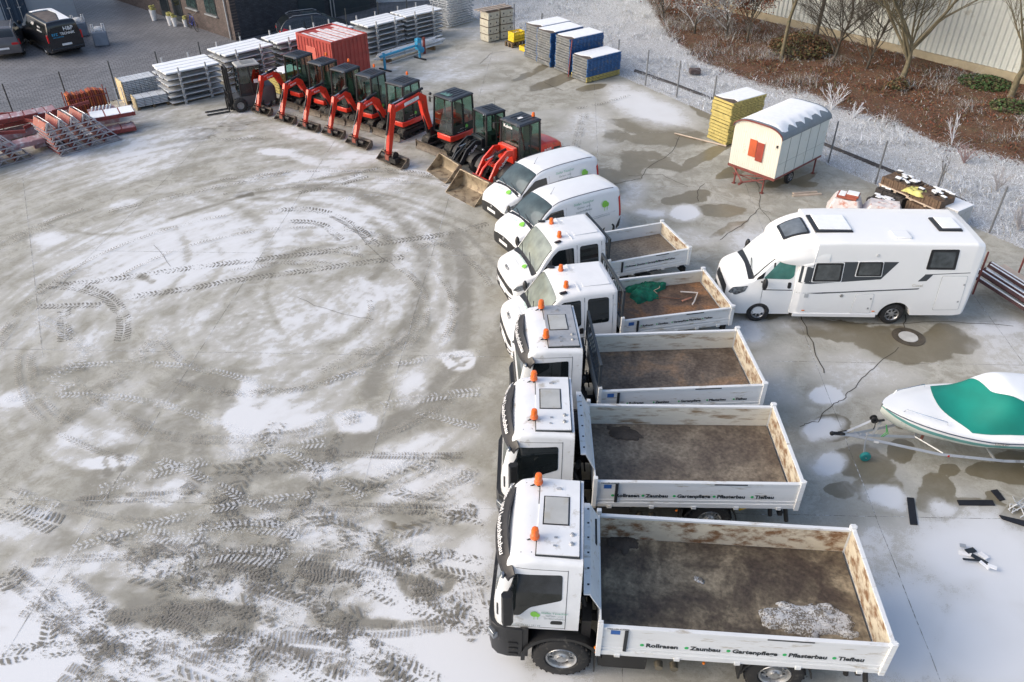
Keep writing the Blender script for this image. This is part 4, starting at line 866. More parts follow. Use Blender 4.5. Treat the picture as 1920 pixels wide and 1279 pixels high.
# ---------------------------------------------------------------- double-cab tippers, vans, motorhome, cars
def arches(o, lst, hw, r):
    k = MB()
    for x, z in lst:
        for sg in (1,-1): k.cyl((x, sg*(hw-.34), z), (x, sg*(hw+.2), z), r, 28)
    cut(o, k, chassis)
def seam(g, B_, sg, x0, x1, z0, z1): patch(g, B_, 'side', [(x0,z0),(x1,z0),(x1,z1),(x0,z1)], sg, off=.003, r=.001, rings=1, step=.15)
def plate(root, B_, y0, y1, z0, z1, sg=1, txt=None):
    g = MB(); patch(g, B_, 'front', [(y0,z0),(y1,z0),(y1,z1),(y0,z1)], sg, off=.02, r=.01, rings=2); return g.build('number_plate', inkwhite, root)
def cab_tipper(label, loc, rz, wb, bed, floor_m, in_m, guard, words=True):
    root = thing('double_cab_tipper', label, 'truck', loc, rz, 'white tipper trucks parked in the fan')
    K = [(.99,.33,.66,.50,.56,.5,.52,.05,0),(.94,.30,.98,.76,.79,.6,.70,.07,.03),(.84,.30,1.10,.90,.92,.6,.82,.1,.05),(.55,.30,1.22,.98,1.0,.7,.90,.12,.07),(.28,.30,1.30,.98,1.01,.8,.92,.1,.07),(.22,.30,1.34,.98,1.01,.8,.92,.09,.07),
         (-.10,.30,1.78,.98,1.01,.9,.87,.08,.07),(-.40,.30,2.12,.98,1.01,.9,.83,.12,.06),(-.58,.30,2.19,.98,1.01,.9,.82,.16,.05),(-1.2,.30,2.23,.98,1.01,.9,.82,.16,.04),(-1.95,.30,2.22,.98,1.01,.9,.82,.14,.03),(-2.03,.32,2.19,.97,1.0,.9,.81,.1,.03)]
    B_ = Body(K); mb = MB(); B_.mesh(mb, 50); cab = mb.build('cab', white, root, smooth=40); arches(cab, [(0,.36)], 1.01, .43)
    g = MB(); patch(g, B_, 'top', [(.20,-.86),(.20,.86),(-.34,.76),(-.34,-.76)], off=.006, r=.08, rings=8); ws = g.build('windscreen', screenglass, root)
    g = MB(); patch(g, B_, 'top', [(.36,-.84),(.30,-.3),(.30,.3),(.36,.84),(.20,.88),(.20,-.88)], off=.008, r=.03); patch(g, B_, 'top', [(.22,.8),(.18,.8),(-.3,.775),(-.3,.80)], off=.012, r=.01); patch(g, B_, 'top', [(.22,-.8),(.18,-.8),(-.3,-.775),(-.3,-.80)], off=.012, r=.01)
    g.tube([(.30,.6,1.42),(.16,.1,1.66)],.012,6); g.tube([(.30,-.1,1.42),(.16,-.6,1.64)],.012,6); g.build('wiper', black, root)
    for sg in (1,-1):
        g = MB(); patch(g, B_, 'side', [(.22,1.20),(-.34,1.88),(-.50,2.0),(-.98,2.02),(-1.0,1.28),(-.9,1.22)], sg, off=.005, r=.05); g.build('side_window', darkglass, root)
        g = MB(); patch(g, B_, 'side', [(-1.18,1.28),(-1.18,2.03),(-1.78,2.03),(-1.80,1.28)], sg, off=.005, r=.08); g.build('side_window', darkglass, root)
        g = MB()
        for x in (-1.09,-1.9): seam(g, B_, sg, x-.006, x+.006, .5, 2.08)
        seam(g, B_, sg, -1.9, .45, .86, .872); seam(g, B_, sg, .36, .37, .8, 1.2)
        for x in (-1.02,-1.26): patch(g, B_, 'side', [(x-.05,1.0),(x+.06,1.0),(x+.06,1.18),(x-.05,1.18)], sg, off=.012, r=.03)
        g.build('door_handle', black, root)
        m_ = MB(); m_.ball((.12, sg*1.17, 1.38), .13, 12, (.55,.75,1.35)); m_.tube([(.15,sg*.95,1.3),(.12,sg*1.1,1.36)],.03); m_.build('mirror', black, root)
        l = MB(); patch(l, B_, 'side', [(.93,.84),(.84,.99),(.45,1.13),(.50,.98),(.80,.84)], sg, off=.012, r=.03); l.build('headlight', lampglass, root)
        m_ = MB(); m_.cb((-.52, sg*.70, 2.22), (.22,.10,.05), rz=sg*.25); m_.build('marker_lamp', black, root, bevel=.02)
        wheel(root, 0, sg*.9, .355, .22, sg, 'van'); wheel(root, -wb, sg*.93, .355, .22, sg, 'van')
    g = MB(); patch(g, B_, 'front', [(-.80,.66),(.80,.66),(.72,.84),(.3,.80),(-.3,.80),(-.72,.84)], off=.012, r=.03, step=.05); g.build('grille', black, root)
    g = MB(); patch(g, B_, 'front', [(-.93,.36),(.93,.36),(.9,.55),(.5,.46),(-.5,.46),(-.9,.55)], off=.014, r=.03, step=.05); g.build('bumper', black, root)
    plate(root, B_, -.26, .26, .44, .55)
    g = MB()
    for sg in (1,-1): patch(g, B_, 'front', [(sg*.55,.44),(sg*.75,.44),(sg*.75,.475),(sg*.55,.475)], off=.02, r=.01)
    g.build('fog_lamp', inkwhite, root)
    p = B_.Tp(.86, 0); lettering('IVECO', .12, frame(p+Vector((.02,-.24,.012)), (0,1,0), (-.85,0,.5)), ink, cab, bold=.003)
    p = B_.Tp(.55, 0); firm_sign(cab, frame(p+Vector((.0,-.35,.02)), (0,1,0), (-.95,0,.25)), .75, (mat('pale_green_lettering', (.45,.66,.56), .4), mat('pale_grey_lettering', (.62,.68,.68), .4)))
    e = MB(); tree_mark(e, frame(p+Vector((.02,.32,.02)), (0,1,0), (-.96,0,.22)), .4); e.build('emblem', leafgreen, cab, smooth=0)
    beacon(root, -.74, -.42, 2.265, .065, .17); beacon(root, -.66, .46, 2.265, .065, .17)
    g = MB(); g.box(-1.9,-1.12,-.55,.55,2.245,2.262); g.box(-1.0,-.95,-.7,.7,2.25,2.262); g.build('roof_rib', white, root, bevel=.008)
    c = MB(); xr = bed[1]+.1
    for sg in (1,-1): c.box(xr, -1.9, sg*.4-.04, sg*.4+.04, .58, .72)
    c.cyl((-wb,-.85,.355),(-wb,.85,.355),.07,10); c.box(-2.9,-2.2,.5,.9,.4,.75); c.box(xr-.1,xr,-.9,.9,.5,.6); c.box(xr-.12,xr+.02,.55,.9,.42,.6); c.m = 1; c.box(xr-.14,xr-.12,.6,.85,.46,.56)
    for sg in (1,-1): c.m = 0; c.box(-wb-.42,-wb+.42,sg*.72,sg*1.02,.75,.78)
    c.build('chassis', [chassis, redlamp], root, bevel=.01)
    tipper_bed(root, *bed, floor_m, in_m, head='guard', headz=.95 if guard == 1 else .8, words=words, wsize=.085, eu=guard == 1, meiller=False)
    return root
cab_tipper('double cab tipper with green net and wood scraps in its bed', (.74,18.84,0), 191.7, 3.75, (-2.15,-5.42,1.07,.92,1.32), fl3, bedcream, 1)
cab_tipper('double cab tipper with empty grey bed beside the nearer van', (.66,21.60,0), 198.7, 3.45, (-2.15,-4.95,.95,.92,1.32), fl2, bedwhite, 0)
def lad(p0, p1, w_, n, m, name, parent, r=.012):
    g = MB(); p0 = Vector(p0); p1 = Vector(p1)
# small delivery vans
def delivery_van(label, loc, rz):
    root = thing('delivery_van', label, 'van', loc, rz, 'white delivery vans with the firm emblem')
    K = [(.89,.26,.52,.50,.56,.4,.50,.05,0),(.86,.24,.78,.66,.70,.5,.62,.08,.03),(.76,.22,.92,.80,.83,.5,.70,.10,.06),(.45,.22,1.05,.87,.90,.6,.78,.12,.08),(.18,.22,1.14,.88,.915,.65,.80,.11,.08),(.12,.22,1.17,.88,.915,.65,.80,.10,.08),
         (-.35,.22,1.56,.88,.915,.75,.76,.10,.07),(-.72,.22,1.76,.88,.915,.8,.72,.15,.06),(-1.0,.22,1.84,.88,.915,.8,.71,.18,.05),(-1.8,.22,1.88,.88,.915,.8,.71,.2,.04),(-2.9,.22,1.86,.88,.915,.8,.71,.2,.04),(-3.3,.24,1.81,.86,.90,.8,.70,.2,.03),(-3.46,.26,1.74,.82,.86,.8,.66,.18,.02),(-3.52,.30,1.60,.74,.78,.8,.6,.12,0)]
    B_ = Body(K); mb = MB(); B_.mesh(mb, 60); body = mb.build('body', vanwhite, root, smooth=45); arches(body, [(0,.31),(-2.95,.31)], .915, .37)
    g = MB(); patch(g, B_, 'top', [(.10,-.80),(.13,0),(.10,.80),(-.66,.68),(-.64,0),(-.66,-.68)], off=.006, r=.07, rings=8); g.build('windscreen', greyscreen, root)
    g = MB(); patch(g, B_, 'top', [(.24,-.76),(.20,0),(.24,.76),(.12,.82),(.14,0),(.12,-.82)], off=.008, r=.02); patch(g, B_, 'top', [(.14,.76),(.10,.80),(-.62,.675),(-.60,.645)], off=.010, r=.01); patch(g, B_, 'top', [(.14,-.76),(.10,-.80),(-.62,-.675),(-.60,-.645)], off=.010, r=.01)
    g.tube([(.16,.55,1.24),(.02,.0,1.33)],.010,6); g.tube([(.16,-.1,1.24),(.02,-.6,1.31)],.010,6); g.build('wiper', black, root)
    for sg in (1,-1):
        g = MB(); patch(g, B_, 'side', [(.12,1.02),(.05,1.16),(-.52,1.55),(-1.02,1.57),(-1.05,1.02),(-.9,.99)], sg, off=.005, r=.04); g.build('side_window', darkglass, root)
        g = MB()
        for k in range(24):
            pass
        for xa, xb in ((-1.14,-1.13),(-2.1,-2.09)): seam(g, B_, sg, xa, xb, .34, 1.6)
        seam(g, B_, sg, -3.2, -1.13, 1.0, 1.008)
        patch(g, B_, 'side', [(-1.02,.86),(-.90,.86),(-.90,.91),(-1.02,.91)], sg, off=.01, r=.01); g.build('door_seam', mat('seam_grey', (.25,.27,.28), .5), root)
        g = MB(); q = [B_.Tp(x, sg*.66)+Vector((0,0,.006)) for x in np.linspace(-.7,-3.2,14)]; q = [B_.S(-.36, 1.40, sg)+Vector((0,sg*.004,0))]+q; g.tube(q, .012, 6); g.build('roof_seam', mat('seam_dark', (.08,.08,.09), .5), root)
        m_ = MB(); m_.ball((.06, sg*1.03, 1.10), .12, 12, (.5,.8,1.0)); m_.tube([(.08,sg*.86,1.05),(.06,sg*1.0,1.08)],.03); m_.build('mirror', black, root)
        l = MB(); patch(l, B_, 'side', [(.83,.62),(.72,.82),(.30,.93),(.36,.78),(.66,.63)], sg, off=.010, r=.04); l.build('headlight', lampglass, root)
        l = MB(); patch(l, B_, 'side', [(-3.50,.75),(-3.50,1.5),(-3.36,1.45),(-3.38,.75)], sg, off=.01, r=.03); l.build('tail_lamp', redlamp, root)
        l = MB(); patch(l, B_, 'side', [(-3.30,.27),(-3.5,.3),(-3.50,.68),(-3.38,.60),(-3.28,.35)], sg, off=.012, r=.02); l.build('rear_bumper', black, root)
        wheel(root, 0, sg*.80, .315, .2, sg, 'van'); wheel(root, -2.95, sg*.80, .315, .2, sg, 'van')
    g = MB(); patch(g, B_, 'front', [(-.80,.24),(.80,.24),(.86,.56),(.5,.66),(0,.70),(-.5,.66),(-.86,.56)], off=.012, r=.05, rings=8, step=.04); g.build('bumper', black, root)
    plate(root, B_, -.26, .26, .40, .51)
    g = MB(); p = B_.Fr(0,.66); g.lathe([(.001,.02),(.05,.02),(.055,.0)], 16, c=(p.x+.008, 0, .64), ax='x'); g.build('round_emblem', alu, root)
    s = frame(B_.S(-1.42, 1.30, 1)+Vector((0,.008,0)), (-1,0,0), (0,-.06,1)); firm_sign(body, s, 1.12, (inkgreen, inkgrey))
    e = MB(); tree_mark(e, frame(B_.S(-2.72, 1.12, 1)+Vector((0,.010,.0)), (-1,0,0), (0,-.06,1)), .62); e.build('emblem', leafgreen, body, smooth=0)
    lettering('www.garten-teuscher.de', .07, frame(B_.S(-2.25, .93, 1)+Vector((0,.006,0)), (-1,0,0), (0,0,1)), inkgrey, body, ex=.001)
    p = B_.Tp(.52, -.35); firm_sign(body, frame(p+Vector((0,0,.03)), (0,1,0), (-.93,0,.3)), .55, (mat('pale_green_lettering', (.45,.66,.56), .4), mat('pale_grey_lettering', (.62,.68,.68), .4)))
    p = B_.Tp(.52, .3); e = MB(); tree_mark(e, frame(p+Vector((.02,0,.02)), (0,1,0), (-.93,0,.3)), .5); e.build('emblem', leafgreen, body, smooth=0)
    a = MB(); q = B_.Tp(-.95, .1); a.tube([q, q+Vector((-.14,0,.22))], .005, 5); a.ball(q, .02, 8); a.build('aerial', black, root)
    return root
delivery_van('white delivery van parked beside the red wheel loader', (-.02,27.18,0), 214)
delivery_van('white delivery van parked beside the double cab tipper with the empty bed', (.47,24.68,0), 211)
# motorhome
mhwhite = mat('motorhome_white', (.86,.87,.87), .25, var=.01, coat=.4); graph = mat('graphite_panel', (.055,.065,.075), .3, var=.1)
root = thing('motorhome', 'long white motorhome with dark grey window band parked on the wet concrete', 'motorhome', (7.50,21.13,0), 178.7)
K = [(1.00,.34,.70,.52,.58,.5,.54,.05,0),(.95,.30,1.02,.78,.82,.6,.72,.08,.03),(.82,.28,1.20,.92,.96,.6,.84,.12,.06),(.5,.28,1.36,1.0,1.03,.7,.90,.14,.08),(.30,.28,1.43,1.0,1.03,.8,.92,.12,.08),(-.02,.28,1.80,1.0,1.03,.9,.89,.08,.08),(-.30,.28,2.10,1.0,1.03,.9,.86,.08,.06),(-.45,.28,2.2,1.0,1.03,.9,.86,.1,.05),(-.95,.28,2.25,1.0,1.03,.9,.9,.1,.03)]
B_ = Body(K); mb = MB(); B_.mesh(mb, 50); cab = mb.build('cab', mhwhite, root, smooth=40); arches(cab, [(0,.36)], 1.03, .44)
g = MB(); patch(g, B_, 'top', [(.26,-.84),(.28,0),(.26,.84),(-.26,.78),(-.24,0),(-.26,-.78)], off=.006, r=.08, rings=8); g.build('windscreen', mat('screen_blind', (.62,.66,.66), .05, var=.12, spec=.8), root)
g = MB(); patch(g, B_, 'top', [(.42,-.82),(.38,0),(.42,.82),(.25,.88),(.26,0),(.25,-.88)], off=.008, r=.03); patch(g, B_, 'top', [(.30,.78),(.27,.83),(-.27,.80),(-.27,.77)], off=.012, r=.01); g.tube([(.32,.6,1.52),(.2,.0,1.66)],.012,6); g.build('wiper', black, root)
for sg in (1,-1):
    g = MB(); patch(g, B_, 'side', [(.02,1.50),(-.06,1.60),(-.42,2.08),(-.84,2.10),(-.86,1.60),(-.76,1.50)], sg, off=.006, r=.06); g.build('side_window', mat('teal_glass', (.06,.20,.17), .05, var=.25, spec=.8), root)
    g = MB(); seam(g, B_, sg, -.28, -.23, 1.50, 2.0); seam(g, B_, sg, -.88, -.0, 1.13, 1.155); seam(g, B_, sg, -.005, .005, .55, 1.4); patch(g, B_, 'side', [(.02,1.5),(.2,1.44),(.2,1.5),(-.02,1.7)], sg, off=.008, r=.01); patch(g, B_, 'side', [(-.72,1.2),(-.82,1.2),(-.82,1.4),(-.72,1.4)], sg, off=.012, r=.04); g.build('door_trim', black, root)
    m_ = MB(); m_.ball((.02, sg*1.2, 1.45), .15, 12, (.55,.7,1.35)); m_.tube([(.06,sg*.98,1.4),(.02,sg*1.14,1.45)],.03); m_.build('mirror', black, root)
    l = MB(); patch(l, B_, 'side', [(.94,.92),(.84,1.14),(.42,1.24),(.50,1.06),(.74,.92)], sg, off=.010, r=.04); lo = l.build('headlight', lampglass, root)
    wheel(root, 0, sg*.93, .35, .22, sg, 'van'); wheel(root, -4.03, sg*.97, .35, .22, sg, 'van')
g = MB(); patch(g, B_, 'front', [(-.62,.74),(.62,.74),(.56,1.0),(-.56,1.0)], off=.012, r=.05, step=.05); patch(g, B_, 'front', [(-.6,.4),(.6,.4),(.6,.56),(-.6,.56)], off=.012, r=.05, step=.05); g.build('grille', black, root)
K = [(-.22,2.10,2.18,.50,.52,2.12,.50,.03,.04),(-.29,2.06,2.30,.80,.84,2.12,.74,.09,.05),(-.45,2.04,2.42,.96,1.0,2.15,.86,.14,.06),(-.75,2.02,2.60,1.04,1.07,2.2,.92,.18,.06),(-1.1,2.02,2.72,1.10,1.12,2.25,.98,.2,.05),(-1.6,2.1,2.80,1.14,1.15,2.3,1.04,.2,.04),(-1.7,2.1,2.80,1.14,1.15,2.3,1.04,.2,.04)]
HB = Body(K); mb = MB(); HB.mesh(mb, 24); mb.build('overcab', mhwhite, root, smooth=60)
K = [(-.93,.36,2.06,1.04,1.06,1.0,1.06,.03,0),(-1.10,.36,2.10,1.12,1.14,1.0,1.14,.03,0),(-1.28,.36,2.14,1.14,1.155,1.0,1.15,.03,0),(-1.30,.36,2.80,1.14,1.155,1.0,1.12,.10,.03),(-2.0,.36,2.82,1.14,1.155,1.0,1.12,.08,.03),(-5.8,.40,2.82,1.14,1.155,1.0,1.12,.08,.03),(-6.02,.44,2.78,1.13,1.15,1.0,1.10,.14,.02),(-6.10,.5,2.6,1.08,1.1,1.0,1.06,.1,0)]
H2 = Body(K, False); zf_ = H2.fs[0]; H2.fs[0] = lambda x: max(zf_(x), .36+math.sqrt(max(.47**2-(x+4.03)**2, 0)) if abs(x+4.03) < .47 else 0); mb = MB(); H2.mesh(mb, 150); house = mb.build('living_box', mhwhite, root, smooth=40); g = MB(); g.box(-5.9,-1.1,-.84,.84,.38,.84); g.build('floor_pan', chassis, root)
for sg in (1,-1):
    g = MB(); patch(g, H2, 'side', [(-.98,1.49),(-1.33,1.47),(-3.32,1.66),(-3.72,2.24),(-1.0,2.02)] if 0 else [(-.97,1.47),(-1.33,1.45),(-3.32,1.64),(-3.70,2.22),(-1.34,2.19),(-1.28,2.06),(-.97,2.03)], sg, off=.004, r=.015, rings=8, step=.08)
    patch(g, H2, 'side', [(-4.41,1.58),(-4.56,1.80),(-4.80,1.83),(-4.66,1.60)], sg, off=.004, r=.01); patch(g, H2, 'side', [(-4.56,1.80),(-4.56,1.82),(-5.84,1.90),(-5.84,1.88)], sg, off=.004, r=.002); patch(g, H2, 'side', [(-.98,1.11),(-.98,1.135),(-1.6,1.15),(-4.53,1.35),(-4.5,1.31),(-1.6,1.115)], sg, off=.004, r=.004, rings=2, step=.1)
    g.build('side_graphic', graph, house)
    for i, P in enumerate(([(-1.34,1.54),(-2.17,1.55),(-2.13,2.17),(-1.34,2.16)],[(-2.56,1.74),(-3.30,1.75),(-3.25,2.22),(-2.56,2.21)],[(-4.55,2.01),(-5.34,2.01),(-5.28,2.62),(-4.53,2.61)])):
        f = MB(); cx = sum(p[0] for p in P)/4; cz = sum(p[1] for p in P)/4
        patch(f, H2, 'side', [(cx+(p[0]-cx)*1.06, cz+(p[1]-cz)*1.08) for p in P], sg, off=.012, r=.04); fo = f.build('window', mhwhite if i < 2 else black, root)
        f = MB(); patch(f, H2, 'side', P, sg, off=.02, r=.05); go = f.build('pane', black, fo)
        f = MB(); patch(f, H2, 'side', [(cx+(p[0]-cx)*.84, cz+(p[1]-cz)*.82) for p in P], sg, off=.024, r=.04); f.build('inner_pane', mat('grey_pane', (.075,.085,.09), .1, var=.3, sc_=5, spec=.7), fo)
    for P in ([(-2.72,.44),(-3.30,.45),(-3.26,1.13),(-2.74,1.12)],[(-5.14,.60),(-5.88,.62),(-5.80,1.77),(-5.08,1.76)]):
        cx = sum(p[0] for p in P)/4; cz = sum(p[1] for p in P)/4
        f = MB(); patch(f, H2, 'side', [(cx+(p[0]-cx)*1.04, cz+(p[1]-cz)*1.03) for p in P], sg, off=.003, r=.05); h = f.build('hatch', mat('grey_rubber', (.42,.45,.46), .5), root)
        f = MB(); patch(f, H2, 'side', P, sg, off=.010, r=.04); f.build('flap', mhwhite, h)
        f = MB(); 
        for z in (.3,.75): patch(f, H2, 'side', [(P[1][0]+.07,cz-.5*(P[2][1]-cz)*(1 if z < .5 else -1)-.02),(P[1][0]+.12,cz-.5*(P[2][1]-cz)*(1 if z < .5 else -1)-.02),(P[1][0]+.12,cz-.5*(P[2][1]-cz)*(1 if z < .5 else -1)+.04),(P[1][0]+.07,cz-.5*(P[2][1]-cz)*(1 if z < .5 else -1)+.04)], sg, off=.016, r=.01)
        f.build('latch', alu, h)
    f = MB(); patch(f, H2, 'side', [(-1.22,.98),(-1.34,.98),(-1.34,1.10),(-1.22,1.10)], sg, off=.01, r=.01); f.build('vent_grid', mat('grid_grey', (.4,.42,.44), .5), root)
    f = MB(); f.lathe([(.001,.012),(.05,.012),(.055,0)], 16, c=(-2.32, sg*1.157, 1.06)); f.build('filler_cap', alu, root)
    f = MB(); f.lathe([(.001,.012),(.05,.012),(.055,0)], 16, c=(-3.05, sg*1.13, 2.42)); f.build('vent_cap', mat('pale_grey', (.6,.62,.63), .4), root)
    for x in (-1.25,-3.35): f = MB(); patch(f, H2, 'side', [(x,.50),(x-.09,.50),(x-.09,.53),(x,.53)], sg, off=.01, r=.005); f.build('side_marker', amber, root)
    f = MB(); f.box(-6.12,-6.06,min(sg*.9,sg*1.06),max(sg*.9,sg*1.06),.85,1.25); f.build('tail_lamp', redlamp, root, bevel=.01)
    f = MB(); f.box(-3.5,-1.0,min(sg*1.12,sg*1.165),max(sg*1.12,sg*1.165),.30,.42); f.build('skirt', mhwhite, root, bevel=.01)
lettering('Coral', .14, frame((-4.28,1.158,1.40), (-1,0,0), (0,0,1)), mat('beige_lettering', (.55,.52,.45), .4), house, ex=.001)
f = MB(); patch(f, HB, 'top', [(-.22,-.55),(-.22,.55),(-1.05,.42),(-1.05,-.42)] if 0 else [(-.28,-.05),(-.35,.62),(-1.28,.16),(-1.18,-.9)] if 0 else [(-.50,.42),(-.50,-.42),(-1.20,-.50),(-1.20,.50)], off=.03, r=.06, rings=6); fo = f.build('roof_window', black, root)
f = MB(); patch(f, HB, 'top', [(-.57,.36),(-.57,-.36),(-1.14,-.44),(-1.14,.44)], off=.036, r=.05, rings=6); f.build('pane', mat('roof_pane', (.13,.15,.17), .12, var=.3), fo)
def roofbox(x0, x1, y0, y1, z, h, cover, name='roof_hatch'):
    f = MB(); f.box(x0, x1, y0, y1, z, z+h); o = f.build(name, black, root, bevel=.02)
    if cover: f = MB(); f.box(x0+.02, x1-.13, y0-.0+.02, y1-.11, z+h-.01, z+h+.022); f.build('snow_cover', snow, o, bevel=.02)
roofbox(-2.42,-1.32,-.50,.55,2.83,.05,True); roofbox(-5.62,-4.93,-.40,.42,2.83,.06,True)
f = MB(); f.box(-3.98,-3.48,.45,.88,2.82,2.89); f.build('roof_vent', mhwhite, root, bevel=.02)
# cars on the paved court
def court_car(label, loc, rz, K, m, wb, rear, glassm, kind='van', **kw):
    pass
vanblack = mat('black_paint', (.012,.013,.017), .2, var=.1, coat=.6)
root = thing('black_van', 'black panel van with white and blue writing on its back doors', 'van', (-28.6,50.35,0), 134)
K = [(.95,.3,.75,.6,.65,.5,.6,.05,0),(.85,.26,1.0,.85,.9,.6,.75,.1,.05),(.4,.25,1.18,.95,.97,.7,.84,.1,.08),(.2,.25,1.26,.95,.97,.7,.84,.1,.08),(-.55,.25,1.85,.95,.97,.8,.76,.12,.05),(-.8,.25,1.93,.95,.97,.8,.76,.14,.04),(-3.9,.27,1.92,.95,.97,.8,.78,.12,.03),(-4.02,.32,1.86,.94,.96,.8,.78,.1,.02),(-4.08,.36,1.7,.93,.95,.8,.80,.08,0)]
B_ = Body(K); mb = MB(); B_.mesh(mb, 40); body = mb.build('body', vanblack, root, smooth=40); arches(body, [(0,.32),(-3.0,.32)], .97, .38)
g = MB(); patch(g, B_, 'top', [(.18,-.8),(.18,.8),(-.5,.7),(-.5,-.7)], off=.006, r=.06, rings=6); g.build('windscreen', greyscreen, root)
for sg in (1,-1):
    for P in ([(-.0,1.2),(-.5,1.7),(-1.05,1.75),(-1.05,1.22)],[(-1.2,1.22),(-1.2,1.75),(-2.3,1.75),(-2.3,1.22)],[(-2.45,1.22),(-2.45,1.75),(-3.7,1.75),(-3.7,1.22)]):
        g = MB(); patch(g, B_, 'side', P, sg, off=.005, r=.05); g.build('side_window', darkglass, root)
    wheel(root, 0, sg*.86, .33, .2, sg); wheel(root, -3.0, sg*.86, .33, .2, sg)
    g = MB(); g.box(-4.10,-4.0,sg*.93-.05,sg*.93+.03,.85,1.3); g.build('tail_lamp', redlamp, root, bevel=.02)
    g = MB(); g.ball((.05,sg*1.1,1.3),.13,10,(.5,.8,1)); g.build('mirror', black, root)
for sg, s_ in ((1,1),):
    lettering('H&P', .26, frame((-1.55,.90,1.48), (-1,0,0), (0,-.3,1)), inkwhite, body); lettering('Meisterbetrieb', .13, frame((-2.5,.93,1.30), (-1,0,0), (0,-.3,1)), inkwhite, body); lettering('Service', .16, frame((-2.6,.90,1.5), (-1,0,0), (0,-.3,1)), inkwhite, body)
blue = mat('blue_lettering', (.05,.35,.6), .4)
lettering('H&P', .30, frame((-4.13,.0,1.42), (0,-1,0), (.0,0,1)), inkwhite, body, bold=.006); lettering('KFZ', .19, frame((-4.125,.68,1.2), (0,-1,0), (0,0,1)), blue, body, bold=.004); lettering('TECHNIK', .19, frame((-4.125,.22,1.2), (0,-1,0), (0,0,1)), inkwhite, body, bold=.004); lettering('MEISTERBETRIEB', .08, frame((-4.125,.64,1.08), (0,-1,0), (0,0,1)), blue, body, bold=.001)
g = MB(); patch(g, B_, 'front', [(-.7,1.10),(.7,1.10),(.66,1.62),(-.66,1.62)], -1, off=.012, r=.06); g.build('rear_window', darkglass, root)
g = MB(); g.box(-4.14,-4.0,-.9,.9,.36,.52); g.build('rear_bumper', vanblack, root, bevel=.03)
g = MB(); g.box(-4.13,-4.10,-.27,.27,.62,.73); g.build('number_plate', inkwhite, root)
g = MB(); patch(g, B_, 'top', [(-.9,-.70),(-.9,-.35),(-2.2,-.45),(-3.85,-.05),(-3.85,-.62)], off=.02, r=.05); patch(g, B_, 'top', [(-.75,-.7),(-.75,.6),(-1.0,.5),(-1.1,-.6)], off=.024, r=.05); g.build('roof_snow', snow, root)
g = MB(); patch(g, B_, 'top', [(-1.3,-.3),(-1.3,.60),(-3.8,.62),(-3.8,.0),(-2.3,-.35)], off=.008, r=.04); g.build('roof_panel', mat('dusty_roof', (.10,.085,.08), .7, var=.3), root)
def estate_car(label, name, loc, rz, m, snowroof=False, rail=False):
    root = thing(name, label, 'car', loc, rz)
    K = [(.85,.3,.6,.6,.65,.5,.6,.05,0),(.75,.25,.8,.8,.85,.5,.7,.08,.03),(.3,.22,.95,.88,.91,.6,.76,.1,.06),(.0,.22,1.02,.88,.91,.6,.76,.1,.05),(-.75,.22,1.46,.88,.91,.65,.66,.1,.05),(-1.2,.22,1.58,.88,.91,.65,.64,.12,.05),(-2.4,.22,1.58,.88,.91,.65,.64,.12,.04),(-3.0,.24,1.46,.87,.91,.7,.64,.1,.03),(-3.4,.28,1.12,.86,.9,.7,.74,.08,.02),(-3.52,.32,.9,.82,.86,.6,.76,.05,0)]
    B_ = Body(K); mb = MB(); B_.mesh(mb, 40); body = mb.build('body', m, root, smooth=40); arches(body, [(0,.32),(-2.65,.32)], .91, .37)
    g = MB(); patch(g, B_, 'top', [(-.02,-.72),(-.02,.72),(-.78,.6),(-.78,-.6)], off=.006, r=.06, rings=6); g.build('windscreen', greyscreen, root)
    g = MB(); patch(g, B_, 'top', [(-2.85,-.56),(-2.85,.56),(-3.36,.66),(-3.36,-.66)], off=.006, r=.06, rings=6); g.build('rear_window', darkglass, root)
    for sg in (1,-1):
        for P in ([(-.15,1.0),(-.78,1.36),(-1.35,1.44),(-1.35,.98)],[(-1.45,.98),(-1.45,1.44),(-2.2,1.44),(-2.3,.98)],[(-2.4,1.0),(-2.3,1.43),(-2.7,1.38),(-3.0,1.1)]):
            g = MB(); patch(g, B_, 'side', P, sg, off=.005, r=.04); g.build('side_window', darkglass, root)
        wheel(root, 0, sg*.8, .33, .2, sg); wheel(root, -2.65, sg*.8, .33, .2, sg)
        l = MB(); patch(l, B_, 'side', [(-3.48,.75),(-3.3,.75),(-3.0,.95),(-3.3,1.05)], sg, off=.01, r=.03); patch(l, B_, 'front', [(sg*.45,.78),(sg*.8,.78),(sg*.8,.9),(sg*.45,.9)], -1, off=.01, r=.02); l.build('tail_lamp', redlamp, root)
        if rail: l = MB(); l.tube([(-.95,sg*.60,1.56),(-1.2,sg*.60,1.66),(-2.6,sg*.60,1.64),(-2.85,sg*.60,1.54)],.02,6); l.build('roof_rail', alu, root)
    g = MB(); patch(g, B_, 'front', [(-.26,.56),(.26,.56),(.26,.66),(-.26,.66)], -1, off=.02, r=.01); g.build('number_plate', inkwhite, root)
    return root
estate_car('dark grey car at the left edge, seen from behind beside the black van', 'parked_car', (-30.5,49.8,0), 115, mat('grey_car_paint', (.09,.085,.09), .25, coat=.6), rail=True)
estate_car('dark estate car with silver roof rails parked by the dark brick wall', 'parked_car', (-10.9,51.3,0), 24, mat('dark_car_paint', (.02,.025,.035), .22, coat=.6), rail=True)
